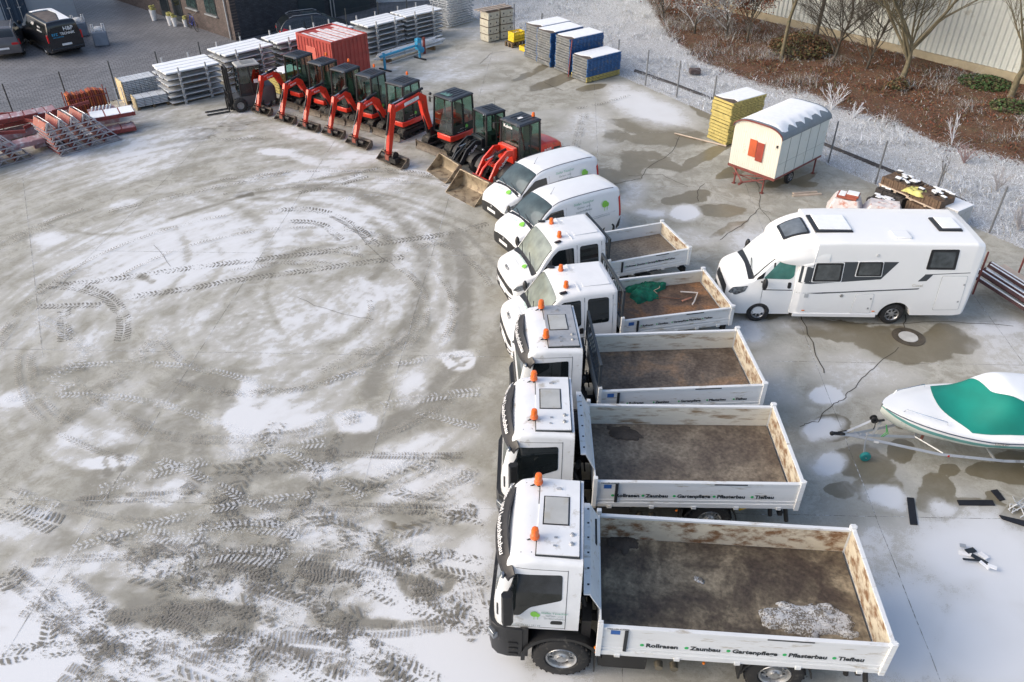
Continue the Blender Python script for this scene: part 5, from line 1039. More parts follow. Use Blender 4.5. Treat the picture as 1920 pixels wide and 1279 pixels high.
# boat on its trailer
teal = mat('teal_canvas', (.0,.20,.155), .7, var=.12, sc_=2); hullw = mat('boat_white', (.84,.85,.85), .3, var=.02, coat=.3); hullb = mat('hull_bottom', (.62,.66,.60), .5, var=.08, dirt=.1, dcol=(.4,.42,.36)); stripe = mat('teal_stripe', (.12,.32,.30), .4); coverm = mat('white_boat_cover', (.80,.83,.86), .6, var=.03)
tr = thing('boat_trailer', 'galvanised boat trailer with teal jockey wheel', 'trailer', (8.95,14.55,0), 178)
bt = thing('motorboat', 'white motorboat with teal canvas cover and teal stripe', 'boat', (8.95,14.66,.0), 178)
def hw_(s): return 1.08*(1-(1-min(s,3.0)/3.0)**2.3)**.75 if s > 0 else 0
def sheer(s): return 1.36-.18*min(s/2.2,1)
def keel(s): return .62-.22*min(1,s/2.)+.5*max(0,1-s/.9)**2
mb = MB(); S_ = [0.0,.06,.15,.3,.5,.75,1.0,1.3,1.6,1.9,2.2,2.6,3.0,3.6,4.4,5.2,5.6]; rings = []
for s in S_:
    h = max(hw_(s), .012); z1 = sheer(s); z0 = keel(s); pr = [(0,z0),(h*.45,z0+(z1-z0)*.22),(h*.80,z0+(z1-z0)*.48),(h*.93,z0+(z1-z0)*.66),(h*.975,z0+(z1-z0)*.80),(h,z1-.05),(h+.02,z1-.03),(h+.02,z1)]
    rings.append([(-s+.10*((z-z0)/(z1-z0))*0, y, z) for y, z in pr]+[(-s, -y, z) for y, z in reversed(pr[1:])])
n = len(rings[0]); vs = [p for r in rings for p in r]
for i in range(len(rings)-1):
    for j in range(n-1):
        k = min(j, n-2-j); mb.m = 0 if k >= 4 else (1 if k == 3 else 2)
        a = i*n+j
        mb.f.append((a, a+1, a+1+n, a+n)); mb.mi.append(mb.m)
mb.v = vs; hull = mb.build('hull', [hullw, stripe, hullb], bt, smooth=30, fix=True)
def cr(s, t):
    base = .10*min(1,s/.9); bump = .76*math.exp(-((s-2.75)/.75)**2)+(.68 if s > 2.75 else 0)*(1-math.exp(-((s-2.75)/.75)**2)); return sheer(s)+base*(1-t*t)+bump*(max(0,1-(t/.93)**4) if abs(t) < .93 else 0)
def fy(t): return 1.25+.55*(1-abs(t)**1.6)*0+.9*abs(t)**3*.0
def deck(part_):
    m = MB(); ns, nt_ = 60, 32; g = {}
    for i in range(ns+1):
        for j in range(nt_+1):
            t = j/nt_*2-1; s = 5.6*i/ns if part_ == 'all' else 0
            if part_ == 0: a, b = .02, F1(t)
            elif part_ == 1: a, b = F1(t), F2(t)
            else: a, b = F2(t), 5.6
            s = a+(b-a)*i/ns; h = hw_(s)*1.0; off = (.0,.012,.022)[part_]*(1 if abs(t) < .97 else .5)
            lim = .985 if part_ == 0 else .90
            m.v.append((-s, t*h*lim if 0 else t*h*(1 if part_ == 0 else .93), cr(s, t*(1 if part_ == 0 else .93))+off))
    for i in range(ns):
        for j in range(nt_): a = i*(nt_+1)+j; m.f.append((a, a+1, a+nt_+2, a+nt_+1)); m.mi.append(0)
    return m
F1 = lambda t: 1.02+1.05*(.5+.5*t)**1.6 if 0 else 1.30+.62*abs(t)**2.2*(1 if t > 0 else .35)
F2 = lambda t: 2.35+2.1*max(t,0)**2-.1*max(-t,0)
def dk(a, b, name, m, lim, off):
    q = MB(); ns, nt_ = 40, 32
    for i in range(ns+1):
        for j in range(nt_+1):
            t = (j/nt_*2-1)*lim; s = a(t)+(b(t)-a(t))*i/ns; q.v.append((-s, t*hw_(s), cr(s, t)+off))
    for i in range(ns):
        for j in range(nt_): k = i*(nt_+1)+j; q.f.append((k, k+1, k+nt_+2, k+nt_+1)); q.mi.append(0)
    return q.build(name, m, bt, smooth=60)
dk(lambda t: .0, lambda t: 5.6, 'deck', hullw, 1.0, 0.0); dk(F1, F2, 'canvas_cover', teal, .90, .014); dk(F2, lambda t: 5.6, 'rear_cover', coverm, .93, .024)
for sg in (1,-1):
    g = MB(); g.tube([(-.38,sg*.34,1.40),(-.42,sg*.36,1.48),(-1.25,sg*.70,1.42),(-1.28,sg*.71,1.33)],.012,8); g.build('grab_rail', chrome, bt)
g = MB(); g.tube([(-s, hw_(s)+.022, sheer(s)-.045) for s in S_[1:]], .014, 6); g.tube([(-s, -hw_(s)-.022, sheer(s)-.045) for s in S_[1:]], .014, 6); g.build('rub_rail', mat('navy_trim', (.03,.05,.1), .4), bt)
g = MB(); g.cb((-.2,.03,1.31),(.08,.04,.04)); g.build('bow_cleat', chrome, bt)
lettering('Slicker', .14, frame((-2.25,1.075,1.06), (-1,.0,0), (0,.25,1)), mat('bronze_lettering', (.35,.30,.25), .4), bt, ex=.001, shear=.2)
g = MB()
g.tube([(.80,.0,.42),(.55,.02,.42),(-1.35,.62,.42),(-2.8,.80,.42),(-5.2,.80,.42)],.045,4); g.tube([(.80,.0,.42),(.55,-.02,.42),(-1.35,-.62,.42),(-2.8,-.80,.42),(-5.2,-.80,.42)],.045,4); g.tube([(.6,0,.42),(-1.0,0,.40),(-1.05,0,.40)],.045,4); g.tube([(-1.0,0,.42),(-1.45,.60,.44)],.025,6); g.tube([(-1.0,0,.42),(-1.45,-.60,.44)],.025,6); g.tube([(-2.6,.78,.42),(-2.6,-.78,.42)],.035,6)
g.tube([(0.35,0,.46),(.05,0,.44),(-.05,0,.86)],.035,4); g.tube([(.75,-.02,.46),(.15,-.05,.86)],.035,4); g.tube([(.4,.1,.44),(.45,-.1,.44)],.02)
g.build('frame', steel, tr, smooth=30)
g = MB(); g.tube([(1.0,0,.46),(.72,0,.44)],.045,10); g.ball((1.03,0,.45),.06,10); g.tube([(.9,0,.5),(.7,0,.56)],.015); g.build('coupling', chassis, tr)
g = MB(); g.lathe([(.02,-.05),(.11,-.05),(.13,-.03),(.13,.03),(.11,.05),(.02,.05)],20,c=(.28,.46,.13)); jw = g.build('jockey_wheel', mat('teal_wheel', (.02,.22,.21), .5), tr); g = MB(); g.tube([(.28,.36,.13),(.32,.30,.45),(.30,.24,.72)],.022,8); g.tube([(.28,.52,.13),(.28,.36,.14)],.015,6); g.build('jockey_post', steel, jw)
g = MB(); g.lathe([(.03,-.05),(.09,-.06),(.09,-.045),(.05,-.04),(.05,.04),(.09,.045),(.09,.06),(.03,.05)],16,c=(.12,-.02,.93)); g.tube([(.12,.08,.93),(.12,.12,.80),(.16,.16,.76)],.012); g.tube([(.02,0,.9),(-.12,0,.93)],.03); g.build('winch', chassis, tr)
g = MB(); g.tube([(-.18,.05,.82),(-.22,.1,.62),(-.12,.12,.5),(-.2,.06,.44),(-.26,.12,.6),(-.2,.0,.78)],.012,6); g.build('green_strap', mat('green_strap', (.08,.35,.10), .6), tr)
for sg in (1,-1):
    g = MB(); g.tube([(-1.12,sg*.10,.42),(-1.10,sg*.13,.58)],.035,8); g.build('keel_roller', mat('rust_roller', (.2,.07,.05), .6), tr)
    wheel(tr, -3.65, sg*.98, .30, .19, sg); g = MB(); ring = []
    for k in range(11):
        a = math.radians(0+180*k/10); ring.append([(-3.65+.37*math.cos(a), sg*.86, .32+.36*math.sin(a)), (-3.65+.37*math.cos(a), sg*1.12, .32+.36*math.sin(a)), (-3.65+.385*math.cos(a), sg*1.12, .32+.375*math.sin(a)), (-3.65+.385*math.cos(a), sg*.86, .32+.375*math.sin(a))])
    g.loft(ring); g.build('mudguard', steel, tr)
    g = MB(); g.cb((-1.55,sg*.68,.42),(.05,.02,.04)); g.build('side_marker', redlamp, tr)
g = MB(); g.cb((.02,.245,.42),(.11,.005,.06),rz=-.33); g.build('rating_plate', inkwhite, tr)
# loads of the double cab tipper
def netpile():
    c = GP(1203,543,1.0); m = MB(); n = 40
    for i in range(n+1):
        for j in range(n+1):
            u = i/n*2-1; v = j/n*2-1; r = math.hypot(u, v); a = math.atan2(v, u); e = .78+.2*math.sin(3*a+1)+.13*math.sin(5*a+.5)+.07*math.sin(11*a)
            k = max(0, 1-(r/e)**2); f = float(fbm(np.array(u*2.6+8), np.array(v*2.6), 4)); rid = abs(math.sin((u*1.0+v*2.2+f*2.5)*5))
            m.v.append((u*.72+.06*math.sin(v*6), v*.68, -.03 if k <= 0 else (.03+.20*k**.7*(.35+f)+.05*rid*k**.3)))
    for i in range(n):
        for j in range(n):
            q = (i*(n+1)+j, (i+1)*(n+1)+j, (i+1)*(n+1)+j+1, i*(n+1)+j+1)
            if max(m.v[a][2] for a in q) > 0: m.f.append(q); m.mi.append(0)
    o = m.build('green_net', mat('green_mesh_net', (.0,.135,.075), .75, var=.5, sc_=6, bump=.9, bsc=120), None, smooth=60); o.location = (c.x+.05, c.y+.02, .925); o.rotation_euler = (0,0,math.radians(12)); tag(o, 'crumpled green net at the front of a tipper bed', 'net')
netpile()
def stick(name, label, cat, pts, r, m, z, n=6, group=None, flat=1):
    P = [GP(p[0], p[1], z) for p in pts]; mb = MB(); mb.tube(P, r, n); o = mb.build(name, m, None, smooth=30); tag(o, label, cat, group); return o
tim = mat('pale_timber', (.55,.45,.36), .7, var=.2); 
stick('angle_piece', 'pale L-shaped wooden strip lying in the tipper bed with the net', 'wood', [(1276,547),(1308,549),(1302,565),(1298,571)], .022, mat('grey_strip', (.62,.58,.54), .6), 1.0)
stick('wood_scrap', 'reddish wood scrap next to the pale L-shaped strip', 'wood', [(1279,564),(1296,558)], .03, mat('reddish_wood', (.5,.22,.14), .7, var=.2), .98, 4)
stick('rope', 'beige rope lying on the edge of the green net', 'rope', [(1222,540),(1232,534),(1240,528),(1236,540),(1226,545),(1232,550)], .014, mat('beige_rope', (.45,.34,.24), .8), 1.06)
stick('rod', 'thin rusty rod beside the green net in the bed', 'rod', [(1218,557),(1245,558),(1275,560)], .01, mat('rusty_rod', (.2,.09,.05), .7), .96)
# ---------------------------------------------------------------- excavators, wheel loaders, forklift
cabglass = glass_mat('cab_glass', (.42,.62,.55), .08)
interior = mat('cab_interior', (.03,.032,.03), .7, var=.3)
def cabbox(root, x0, x1, y0, y1, z0, z1, taper=.06, belt=None, roofm=None, post=.045, glass=True, seat=True, name='cab', lean=.0):
    """operator cab: four posts, roof with ribs, glass on every side"""
    belt = belt or z0+.35
    def c(x, y, z): t = (z-z0)/(z1-z0); return (x+lean*t*(1 if x > (x0+x1)/2 else .3) - (taper*t if x > (x0+x1)/2 else -taper*t*.6), y+(-taper*t*.7 if y > (y0+y1)/2 else taper*t*.7), z)
    m = MB(); m.box(x0, x1, y0, y1, z0, belt-.12) if False else None
    for x in (x0, x1):
        for y in (y0, y1): m.tube([c(x,y,z0), c(x,y,z1)], post, 6)
    xm = (x0+x1)/2-.05
    for y in (y0, y1): m.tube([c(xm,y,z0), c(xm,y,z1)], post*.8, 6); m.tube([c(x0,y,z0),c(x1,y,z0)], post, 6); m.tube([c(x0,y,z1),c(x1,y,z1)], post, 6)
    for x in (x0, x1): m.tube([c(x,y0,z0),c(x,y1,z0)], post, 6); m.tube([c(x,y0,z1),c(x,y1,z1)], post, 6)
    m.tube([c(x1,y0,belt),c(x1,y1,belt)], post*.4, 4)
    co = m.build(name, black, root, smooth=40)
    if glass:
        g = MB()
        def pane(a, b, cc, d): g.add([a, b, cc, d], [(0,1,2,3)])
        e = .0
        pane(c(x1,y0,z0),c(x1,y1,z0),c(x1,y1,z1),c(x1,y0,z1)); pane(c(x0,y0,belt),c(x0,y1,belt),c(x0,y1,z1),c(x0,y0,z1))
        for y in (y0, y1): pane(c(x0,y,z0+.05),c(x1,y,z0+.05),c(x1,y,z1),c(x0,y,z1))
        g.build('glass', cabglass, co, smooth=0)
    r = MB(); a = .05; X0, X1, Y0, Y1 = c(x0,y0,z1)[0]-a, c(x1,y0,z1)[0]+a, c(x0,y0,z1)[1]-a, c(x0,y1,z1)[1]+a
    r.loft([[(X0,Y0,z1),(X1,Y0,z1-.01),(X1,Y1,z1-.01),(X0,Y1,z1)],[(X0,Y0,z1+.05),(X1,Y0,z1+.03),(X1,Y1,z1+.03),(X0,Y1,z1+.05)],[(X0+.06,Y0+.06,z1+.085),(X1-.06,Y0+.06,z1+.07),(X1-.06,Y1-.06,z1+.07),(X0+.06,Y1-.06,z1+.085)]])
    for k in range(4): y = Y0+(Y1-Y0)*(.25+.5*k/3); r.box(X0+.14, X1-.3, y-.03, y+.03, z1+.08, z1+.10)
    r.build('roof', roofm or cabgrey, co, smooth=0, bevel=.015)
    l = MB(); 
    l.ball((X1+.02, y1-.12, z1+.01), .04, 8)
    l.build('work_lamp', lampglass, co)
    if seat:
        s = MB(); xs_ = xm-.1; ym = (y0+y1)/2; s.box(xs_-.22, xs_+.22, ym-.22, ym+.22, z0+.25, z0+.38); s.cb((xs_-.24, ym, z0+.72), (.12,.42,.62), ry=-.12); s.box(x0+.04, x1-.04, y0+.04, y1-.04, z0+.0, z0+.06); s.box(xs_-.15,xs_+.15,ym-.15,ym+.15,z0+.06,z0+.26)
        s.tube([(x1-.18,ym,z0+.05),(x1-.26,ym,z0+.62)], .03); s.tube([(x1-.2,ym-.2,z0+.5),(x1-.2,ym+.2,z0+.5)], .04); s.build('seat', interior, co, bevel=.03)
    return co, c
def track(root, y, L, w_, h, zc=None):
    m = MB(); r = h/2; n = 44; prof = []
    for k in range(n):
        s = k/n*(2*L+2*PI*r)
        if s < L: p = (-L/2+s, r*2)
        elif s < L+PI*r: a = (s-L)/r; p = (L/2+r*math.sin(a), r+r*math.cos(a))
        elif s < 2*L+PI*r: p = (L/2-(s-L-PI*r), 0)
        else: a = (s-2*L-PI*r)/r; p = (-L/2-r*math.sin(a), r-r*math.cos(a))
        prof.append(p)
    inn = [((p[0])*.93, r+(p[1]-r)*.80) for p in prof]
    vs = []; fs = []
    for p, q in zip(prof, inn): vs += [(p[0],y-w_/2,p[1]),(p[0],y+w_/2,p[1]),(q[0],y+w_/2-.01,q[1]),(q[0],y-w_/2+.01,q[1])]
    for k in range(n):
        a = 4*k; b = 4*((k+1)%n)
        for j in range(4): fs.append((a+j, a+(j+1)%4, b+(j+1)%4, b+j))
    m.add(vs, fs)
    for k in range(0, n):
        p = prof[k]; q = prof[(k+1)%n]; ang = math.atan2(q[1]-p[1], q[0]-p[0]); m.cb((p[0], y, p[1]), (.035, w_*.96, .03), ry=-ang)
    o = m.build('track', trackrub, root, smooth=0)
    m = MB()
    m.box(-L/2, L/2, y-w_*.3, y+w_*.3, h*.35, h*.72)
    for x in (-L/2, L/2): m.cyl((x,y-w_*.42,r),(x,y+w_*.42,r),r*.68,16)
    for x in np.linspace(-L*.35, L*.35, 4): m.cyl((x,y-w_*.42,h*.2),(x,y+w_*.42,h*.2),h*.14,10)
    m.build('track_rollers', chassis, o, smooth=30)
def arm(parent, name, pts, hts, wd, m):
    """box-section arm following pts in the xz plane, with given heights"""
    rings = []; P = [Vector(p) for p in pts]; n = len(P)
    for i, p in enumerate(P):
        t = (P[min(i+1,n-1)]-P[max(i-1,0)]).normalized(); nn = Vector((-t.z, 0, t.x)); h = hts[i]/2
        rings.append([p+nn*h+Vector((0,wd/2,0)), p+nn*h-Vector((0,wd/2,0)), p-nn*h-Vector((0,wd/2,0)), p-nn*h+Vector((0,wd/2,0))])
    mb = MB(); mb.loft(rings); return mb.build(name, m, parent, smooth=30, bevel=.012)
def cyl_rod(parent, a, b, r, f=.6, col=None):
    a = Vector(a); b = Vector(b); c = a+(b-a)*f; m = MB(); m.cyl(a, c, r, 10); m.m = 1; m.cyl(c, b, r*.5, 8); m.m = 0; m.ball(a, r*1.2, 8); m.ball(b, r*1.0, 8)
    return m.build('hydraulic_cylinder', [col or black, rod], parent, smooth=40)
def bucket(parent, c, w_, s, m, name='bucket', curl=0., lite=None):
    """ditch-cleaning bucket: side view profile extruded, open towards +x"""
    pr = [(-.02,.30),(.02,.36),(.14,.34),(.16,.30),(.07,.27),(.03,.14),(.09,.03),(.30,.0),(.42,.03),(.43,.015),(.30,-.02),(.07,.0),(-.01,.12)]
    pr = [(x*s*math.cos(curl)-z*s*math.sin(curl)+c[0], x*s*math.sin(curl)+z*s*math.cos(curl)+c[2]) for x, z in pr]
    mb = MB(); mb.prism(pr, c[1]-w_/2, c[1]+w_/2)
    sd = [(0,.3),(.14,.3),(.42,.02),(.30,-.01),(.07,.0),(-.01,.12)]; sd = [(x*s*math.cos(curl)-z*s*math.sin(curl)+c[0], x*s*math.sin(curl)+z*s*math.cos(curl)+c[2]) for x, z in sd]
    mb.prism(sd, c[1]-w_/2-.02, c[1]-w_/2); mb.prism(sd, c[1]+w_/2, c[1]+w_/2+.02)
    return mb.build(name, m, parent, smooth=30)
def excavator(label, loc, rz, k=1., reach=2.3, knee=(1.25,1.95), dtop=(2.05,1.72), sticker=False, lamp=False, big=False, headlamp=True):
    root = thing('mini_excavator', label, 'excavator', loc, rz, 'red mini excavators in a row')
    tw = .33*k; hwid = .75*k; L = 1.35*k
    for sg in (1,-1): track(root, sg*(hwid-tw/2), L, tw, .42*k)
    m = MB(); m.box(-.45*k,.45*k,-.5*k,.5*k,.22*k,.40*k); m.cyl((0,0,.38*k),(0,0,.56*k),.38*k,20); m.tube([(.3*k,.22*k,.3),(1.05*k,.30*k,.26)],.04*k); m.tube([(.3*k,-.22*k,.3),(1.05*k,-.30*k,.26)],.04*k); m.build('undercarriage', chassis, root, smooth=30)
    m = MB(); bx = 1.10*k; rings = []
    for z, x in ((.03,.04),(.10,-.02),(.20,-.04),(.30,-.01),(.36,.05)): rings.append((bx+x*k, z*k))
    q = rings+[(a+.025, b) for a, b in reversed(rings)]
    m.prism(q, -hwid*1.05, hwid*1.05); m.box(bx-.03*k,bx+.03*k,-hwid*1.06,-hwid*1.04,.03*k,.36*k); m.build('dozer_blade', mud, root, smooth=30)
    # house
    zb = .52*k; zt = .80*k; a = .70*k
    m = MB(); pts = [(.80*k,.70*k),(.62*k,.74*k),(-.2*k,.76*k),(-.55*k,.66*k),(-.74*k,.38*k),(-.80*k,0),(-.74*k,-.38*k),(-.55*k,-.66*k),(-.1*k,-.74*k),(.35*k,-.70*k),(.45*k,-.3*k),(.55*k,.0),(.80*k,.02)]
    m.prism(pts, zb, zb+.21*k, 'z'); m.build('skirt', red, root, smooth=40, bevel=.03*k)
    m = MB(); inner = [(x*.95, y*.95) for x, y in pts]; m.prism(inner, zb+.212*k, zb+.24*k, 'z'); m.build('deck', chassis, root, smooth=30)
    m = MB(); hood = [(-.25*k,.55*k),(-.52*k,.55*k),(-.70*k,.34*k),(-.75*k,0),(-.70*k,-.36*k),(-.52*k,-.62*k),(-.1*k,-.69*k),(.25*k,-.66*k),(.25*k,-.32*k),(-.25*k,-.32*k)]
    m.prism(hood, zb+.2*k, 1.18*k, 'z'); m.build('engine_hood', red if big else mat('hood_dark', (.04,.04,.045), .4), root, smooth=40, bevel=.05*k)
    y0, y1 = -.12*k-.16*k, .68*k
    z1 = 2.33 if not big else 2.36*1.0
    co, c = cabbox(root, -.42*k, .66*k, y0, y1, zb+.19*k, z1, taper=.07, belt=zb+.62*k, lean=-.02)
    m = MB(); m.box(-.40*k,.62*k,y1-.03,y1+.0,zb+.20*k,zb+.50*k); m.build('door_panel', mat('door_dark', (.025,.035,.03), .35), co)
    e = MB(); tree_mark(e, frame((-.02*k,y1+.012,zb+.28*k),(-1,0,0),(0,0,1)), .34); e.build('emblem', mat('bright_green', (.15,.6,.1), .4), co, smooth=0)
    lettering('Stefan Teuscher', .055, frame((.30*k,y1+.012,zb+.34*k),(-1,0,0),(0,0,1)), inkwhite, co, ex=.001); lettering('Garten- und Landschaftsbau', .045, frame((.42*k,y1+.012,zb+.24*k),(-1,0,0),(0,0,1)), inkwhite, co, ex=.001)
    if lamp: beacon(co, -.30*k, .1*k if not big else -.15, z1+.22, .05, .12); g = MB(); g.cyl((-.30*k,.1*k,z1+.05),(-.30*k,.1*k,z1+.22),.012,6); g.build('beacon_post', black, co)
    # boom, dipper, bucket in the plane y = by
    by = -.30*k if not big else -.36*k; fx = .62*k; T = Matrix.Translation((0, by, 0))
    bo = bpy.data.objects.new('boom_mount', None)
    m = MB(); m.box(.42*k,.86*k,by-.11,by+.11,zb,zb+.34*k); m.cyl((.8*k,by,zb-.03),(.8*k,by,zb+.42*k),.07*k,10); m.build('swing_bracket', chassis, root, smooth=30, bevel=.015)
    F = Vector((.80*k, by, zb+.28*k)); K_ = Vector((knee[0], by, knee[1])); D = Vector((dtop[0], by, dtop[1])); E = Vector((reach, by, .42*k))
    mid = F+(K_-F)*.5+Vector((.02,0,.05))
    bm = arm(root, 'boom', [F, mid, K_-Vector((.12,0,.14)), K_+Vector((.10,0,.0)), K_+(D-K_)*.5, D-Vector((.0,0,.02))], [.18*k,.24*k,.30*k,.28*k,.21*k,.15*k], .18*k, red)
    dt = D+Vector((.0,0,.20*k)); dp = arm(root, 'dipper', [dt, D, D+(E-D)*.3, E], [.12*k,.25*k,.21*k,.14*k], .15*k, red)
    cyl_rod(bm, F+Vector((.12*k,.0,-.12*k)), K_+Vector((-.05,0,-.22*k)), .045*k, .6)
    cyl_rod(bm, K_+Vector((-.15,0,.20*k)), dt, .045*k, .62)
    cyl_rod(dp, D+Vector((.14*k,0,-.06*k)), E+Vector((.16*k,0,.18*k)), .04*k, .6)
    M1 = K_+(D-K_)*.12; dirv = (D-K_).normalized(); up = Vector((-dirv.z,0,dirv.x)); up = up if up.z > 0 else -up
    if sticker:
        g = MB(); p = K_+(D-K_)*.10+Vector((0,.098*k,0)); g.add([p-up*.06*k, p+dirv*.68*k-up*.06*k, p+dirv*.68*k+up*.06*k, p+up*.06*k], [(0,1,2,3)]); g.build('sign_plate', inkwhite, bm, smooth=0)
        lettering('Garten- und', .06, frame(p+dirv*.42*k+up*.01+Vector((0,.004,0)), -dirv, up), inkgrey, bm, ex=.0005); lettering('Landschaftsbau', .06, frame(p+dirv*.46*k-up*.055+Vector((0,.004,0)), -dirv, up), inkgrey, bm, ex=.0005)
    else: lettering('Kubota', .12*k, frame(K_+dirv*.56*k+Vector((0,.098*k,0))-up*.04, -dirv, up), inkwhite, bm, bold=.002, ex=.001)
    h = MB()
    for q in (-.05,.02,.06): h.tube([F+Vector((0,q,.1)), mid+Vector((-.08,q,.16*k)), K_+Vector((-.05,q,.17*k)), D+Vector((-.12,q,.16*k)), D+(E-D)*.25+Vector((-.16,q,0)), D+(E-D)*.5+Vector((-.10,q,0))], .012, 5)
    h.build('hose', chassis, bm, smooth=60)
    l = MB(); l.tube([E+Vector((.0,0,.05)), E+Vector((.17*k,0,.16*k)), E+Vector((.05*k,0,-.10*k))], .035*k, 6); l.box(E.x-.10*k, E.x+.12*k, by-.10*k, by+.10*k, E.z-.20*k, E.z-.02*k); l.build('quick_coupler', mat('dirty_red', (.22,.06,.04), .6, var=.4), dp, bevel=.01)
    bk = bucket(root, (E.x-.30*k, by, .02), 1.2*k if not big else 1.6, .9*k, mud, curl=.12)
    l = MB(); l.cyl((E.x-.05*k,by-.42*k,.27*k),(E.x-.05*k,by+.42*k,.27*k),.09*k,12); l.box(E.x-.12*k,E.x+.10*k,by-.16*k,by+.16*k,.12*k,.34*k); l.build('tilt_motor', chassis, bk, smooth=40)
    if big:
        l = MB(); l.lathe([(.001,-.03),(.17,-.03),(.17,.03),(.001,.03)],20,c=(E.x-.05,by+.34,.50)); l.box(E.x-.18,E.x+.12,by+.1,by+.5,.22,.42); l.build('tilt_rotator', chassis, bk, smooth=40)
        m = MB(); m.cb((.55,-.78,2.05),(.04,.10,.22)); m.tube([(.6,-.3,2.2),(.56,-.75,2.12)],.015); m.ball((.72,-.55,2.38),.07,10); m.build('mirror', black, co)
        m = MB(); m.box(.30,.58,-.10,.42,z1+.088,z1+.094); m.build('roof_window', mat('roof_glass', (.10,.22,.17), .08), co)
    return root
specs = [('red mini excavator right beside the forklift, with the leftmost bucket', (-10.55,39.75,0), 235, 1.0, 2.55, (1.28,1.66), (2.1,1.58), False, False),
 ('red mini excavator, second machine from the forklift', (-9.15,38.65,0), 235, 1.0, 2.55, (1.32,1.70), (2.1,1.56), False, True),
 ('red mini excavator, third machine from the forklift', (-7.9,37.65,0), 236, 1.0, 2.5, (1.26,1.64), (2.05,1.60), False, True),
 ('red mini excavator, fourth machine from the forklift', (-6.6,36.85,0), 236, 1.0, 2.5, (1.3,1.68), (2.05,1.55), False, True),
 ('red mini excavator, fifth from the forklift, partly behind the boom with the white sign', (-5.0,35.75,0), 233, 1.1, 2.75, (1.42,1.80), (2.25,1.66), False, True)]
for s in specs:
    excavator(s[0], s[1], s[2], s[3], s[4], s[5], s[6], s[7], s[8])
excavator('largest red excavator with white sign on its boom and tiltrotator bucket', (-2.62,34.0,0), 228, 1.22, 3.35, (1.42,2.52), (2.98,2.30), True, False, True)
def loader(label, loc, rz, k, armm, bodym, big, words):
    root = thing('wheel_loader', label, 'wheel loader', loc, rz, 'compact wheel loaders')
    wr = .44*k; xf = .95*k; xr = -.95*k
    for sg in (1,-1): wheel(root, xf, sg*.62*k, wr, .33*k, sg, 'loader', rimr=wr*.52); wheel(root, xr, sg*.62*k, wr, .33*k, sg, 'loader', rimr=wr*.52)
    m = MB(); m.box(xr-.3,xf+.2,-.28*k,.28*k,.40*k,.78*k); m.cyl((xf,-.6*k,wr),(xf,.6*k,wr),.09*k,10); m.cyl((xr,-.6*k,wr),(xr,.6*k,wr),.09*k,10); m.box(.0,.5*k,-.5*k,.5*k,.5*k,.9*k); m.build('chassis', chassis, root, bevel=.03)
    # rear body
    B2 = Body([(-.62*k,.62*k,1.25*k,.52*k,.58*k,.9*k,.50*k,.08,.03),(-.9*k,.62*k,1.30*k,.56*k,.62*k,.9*k,.52*k,.12,.04),(-1.5*k,.62*k,1.22*k,.56*k,.60*k,.9*k,.50*k,.14,.04),(-1.72*k,.64*k,1.12*k,.50*k,.54*k,.9*k,.44*k,.14,.03),(-1.8*k,.7*k,1.0*k,.42*k,.46*k,.85*k,.38*k,.08,.0)], False)
    m = MB(); B2.mesh(m, 18); bo = m.build('engine_hood', red, root, smooth=40)
    if big:
        g = MB(); patch(g, B2, 'side', [(-1.25*k,.72*k),(-1.62*k,.72*k),(-1.62*k,1.0*k),(-1.25*k,1.05*k)], 1, off=.01, r=.04); g.build('grille', black, bo)
        lettering('R065', .19, frame((-.74*k,.625*k,.98*k),(-1,0,0),(0,0,1)), inkwhite, bo, bold=.004); g = MB(); g.lathe([(.001,.004),(.08,.004),(.08,0)],18,c=(-1.14*k,.625*k,.84*k)); g.build('round_sticker', inkwhite, bo)
        g = MB(); g.tube([(-1.35*k,-.3*k,1.2*k),(-1.35*k,-.3*k,1.6*k),(-1.42*k,-.3*k,1.68*k)],.03,8); g.build('exhaust', chassis, bo)
    for sg in (1,-1):
        f = MB(); ring = []
        for q in range(9):
            a = math.radians(20+140*q/8); ring.append([(xf+(wr+.07)*math.cos(a),sg*.80*k,wr+(wr+.07)*math.sin(a)),(xf+(wr+.07)*math.cos(a),sg*.45*k,wr+(wr+.07)*math.sin(a)),(xf+(wr+.09)*math.cos(a),sg*.45*k,wr+(wr+.09)*math.sin(a)),(xf+(wr+.09)*math.cos(a),sg*.80*k,wr+(wr+.09)*math.sin(a))])
        f.loft(ring); f.build('mudguard', chassis, root)
    m = MB(); m.box(-.68*k,.36*k,-.56*k,.56*k,.55*k,1.02*k); m.build('cab_base', mat('loader_dark', (.02,.028,.028), .35), root, bevel=.04)
    lettering('Stefan Teuscher', .07, frame((.1*k,.565*k,.86*k),(-1,0,0),(0,0,1)), inkwhite, root, ex=.001); lettering('Garten- und Landschaftsbau', .05, frame((.2*k,.565*k,.76*k),(-1,0,0),(0,0,1)), inkwhite, root, ex=.001)
    e = MB(); tree_mark(e, frame((-.44*k,.567*k,.80*k),(-1,0,0),(0,0,1)), .3); e.build('emblem', mat('bright_green', (.15,.6,.1), .4), root, smooth=0)
    co, c = cabbox(root, -.62*k, .42*k, -.52*k, .52*k, 1.0*k, 2.28 if not big else 2.42, taper=.05, belt=1.15*k)
    zt = 2.28 if not big else 2.42
    if big:
        lettering('Kubota', .17, frame((.42*k,-.36,zt-.20),(0,1,0),(-.1,0,1)), inkwhite, co, bold=.004); beacon(co, -.55*k, .2*k, zt+.12, .06, .14); g = MB(); g.lathe([(.001,.01),(.12,.01),(.12,0)],18,c=(-.1,.0,zt+.087),ax='z'); g.build('roof_sticker', inkwhite, co)
    else: g = MB(); g.tube([(-.3,.1,zt+.06),(-.32,.1,zt+.5)],.005,4); g.build('aerial', black, co)
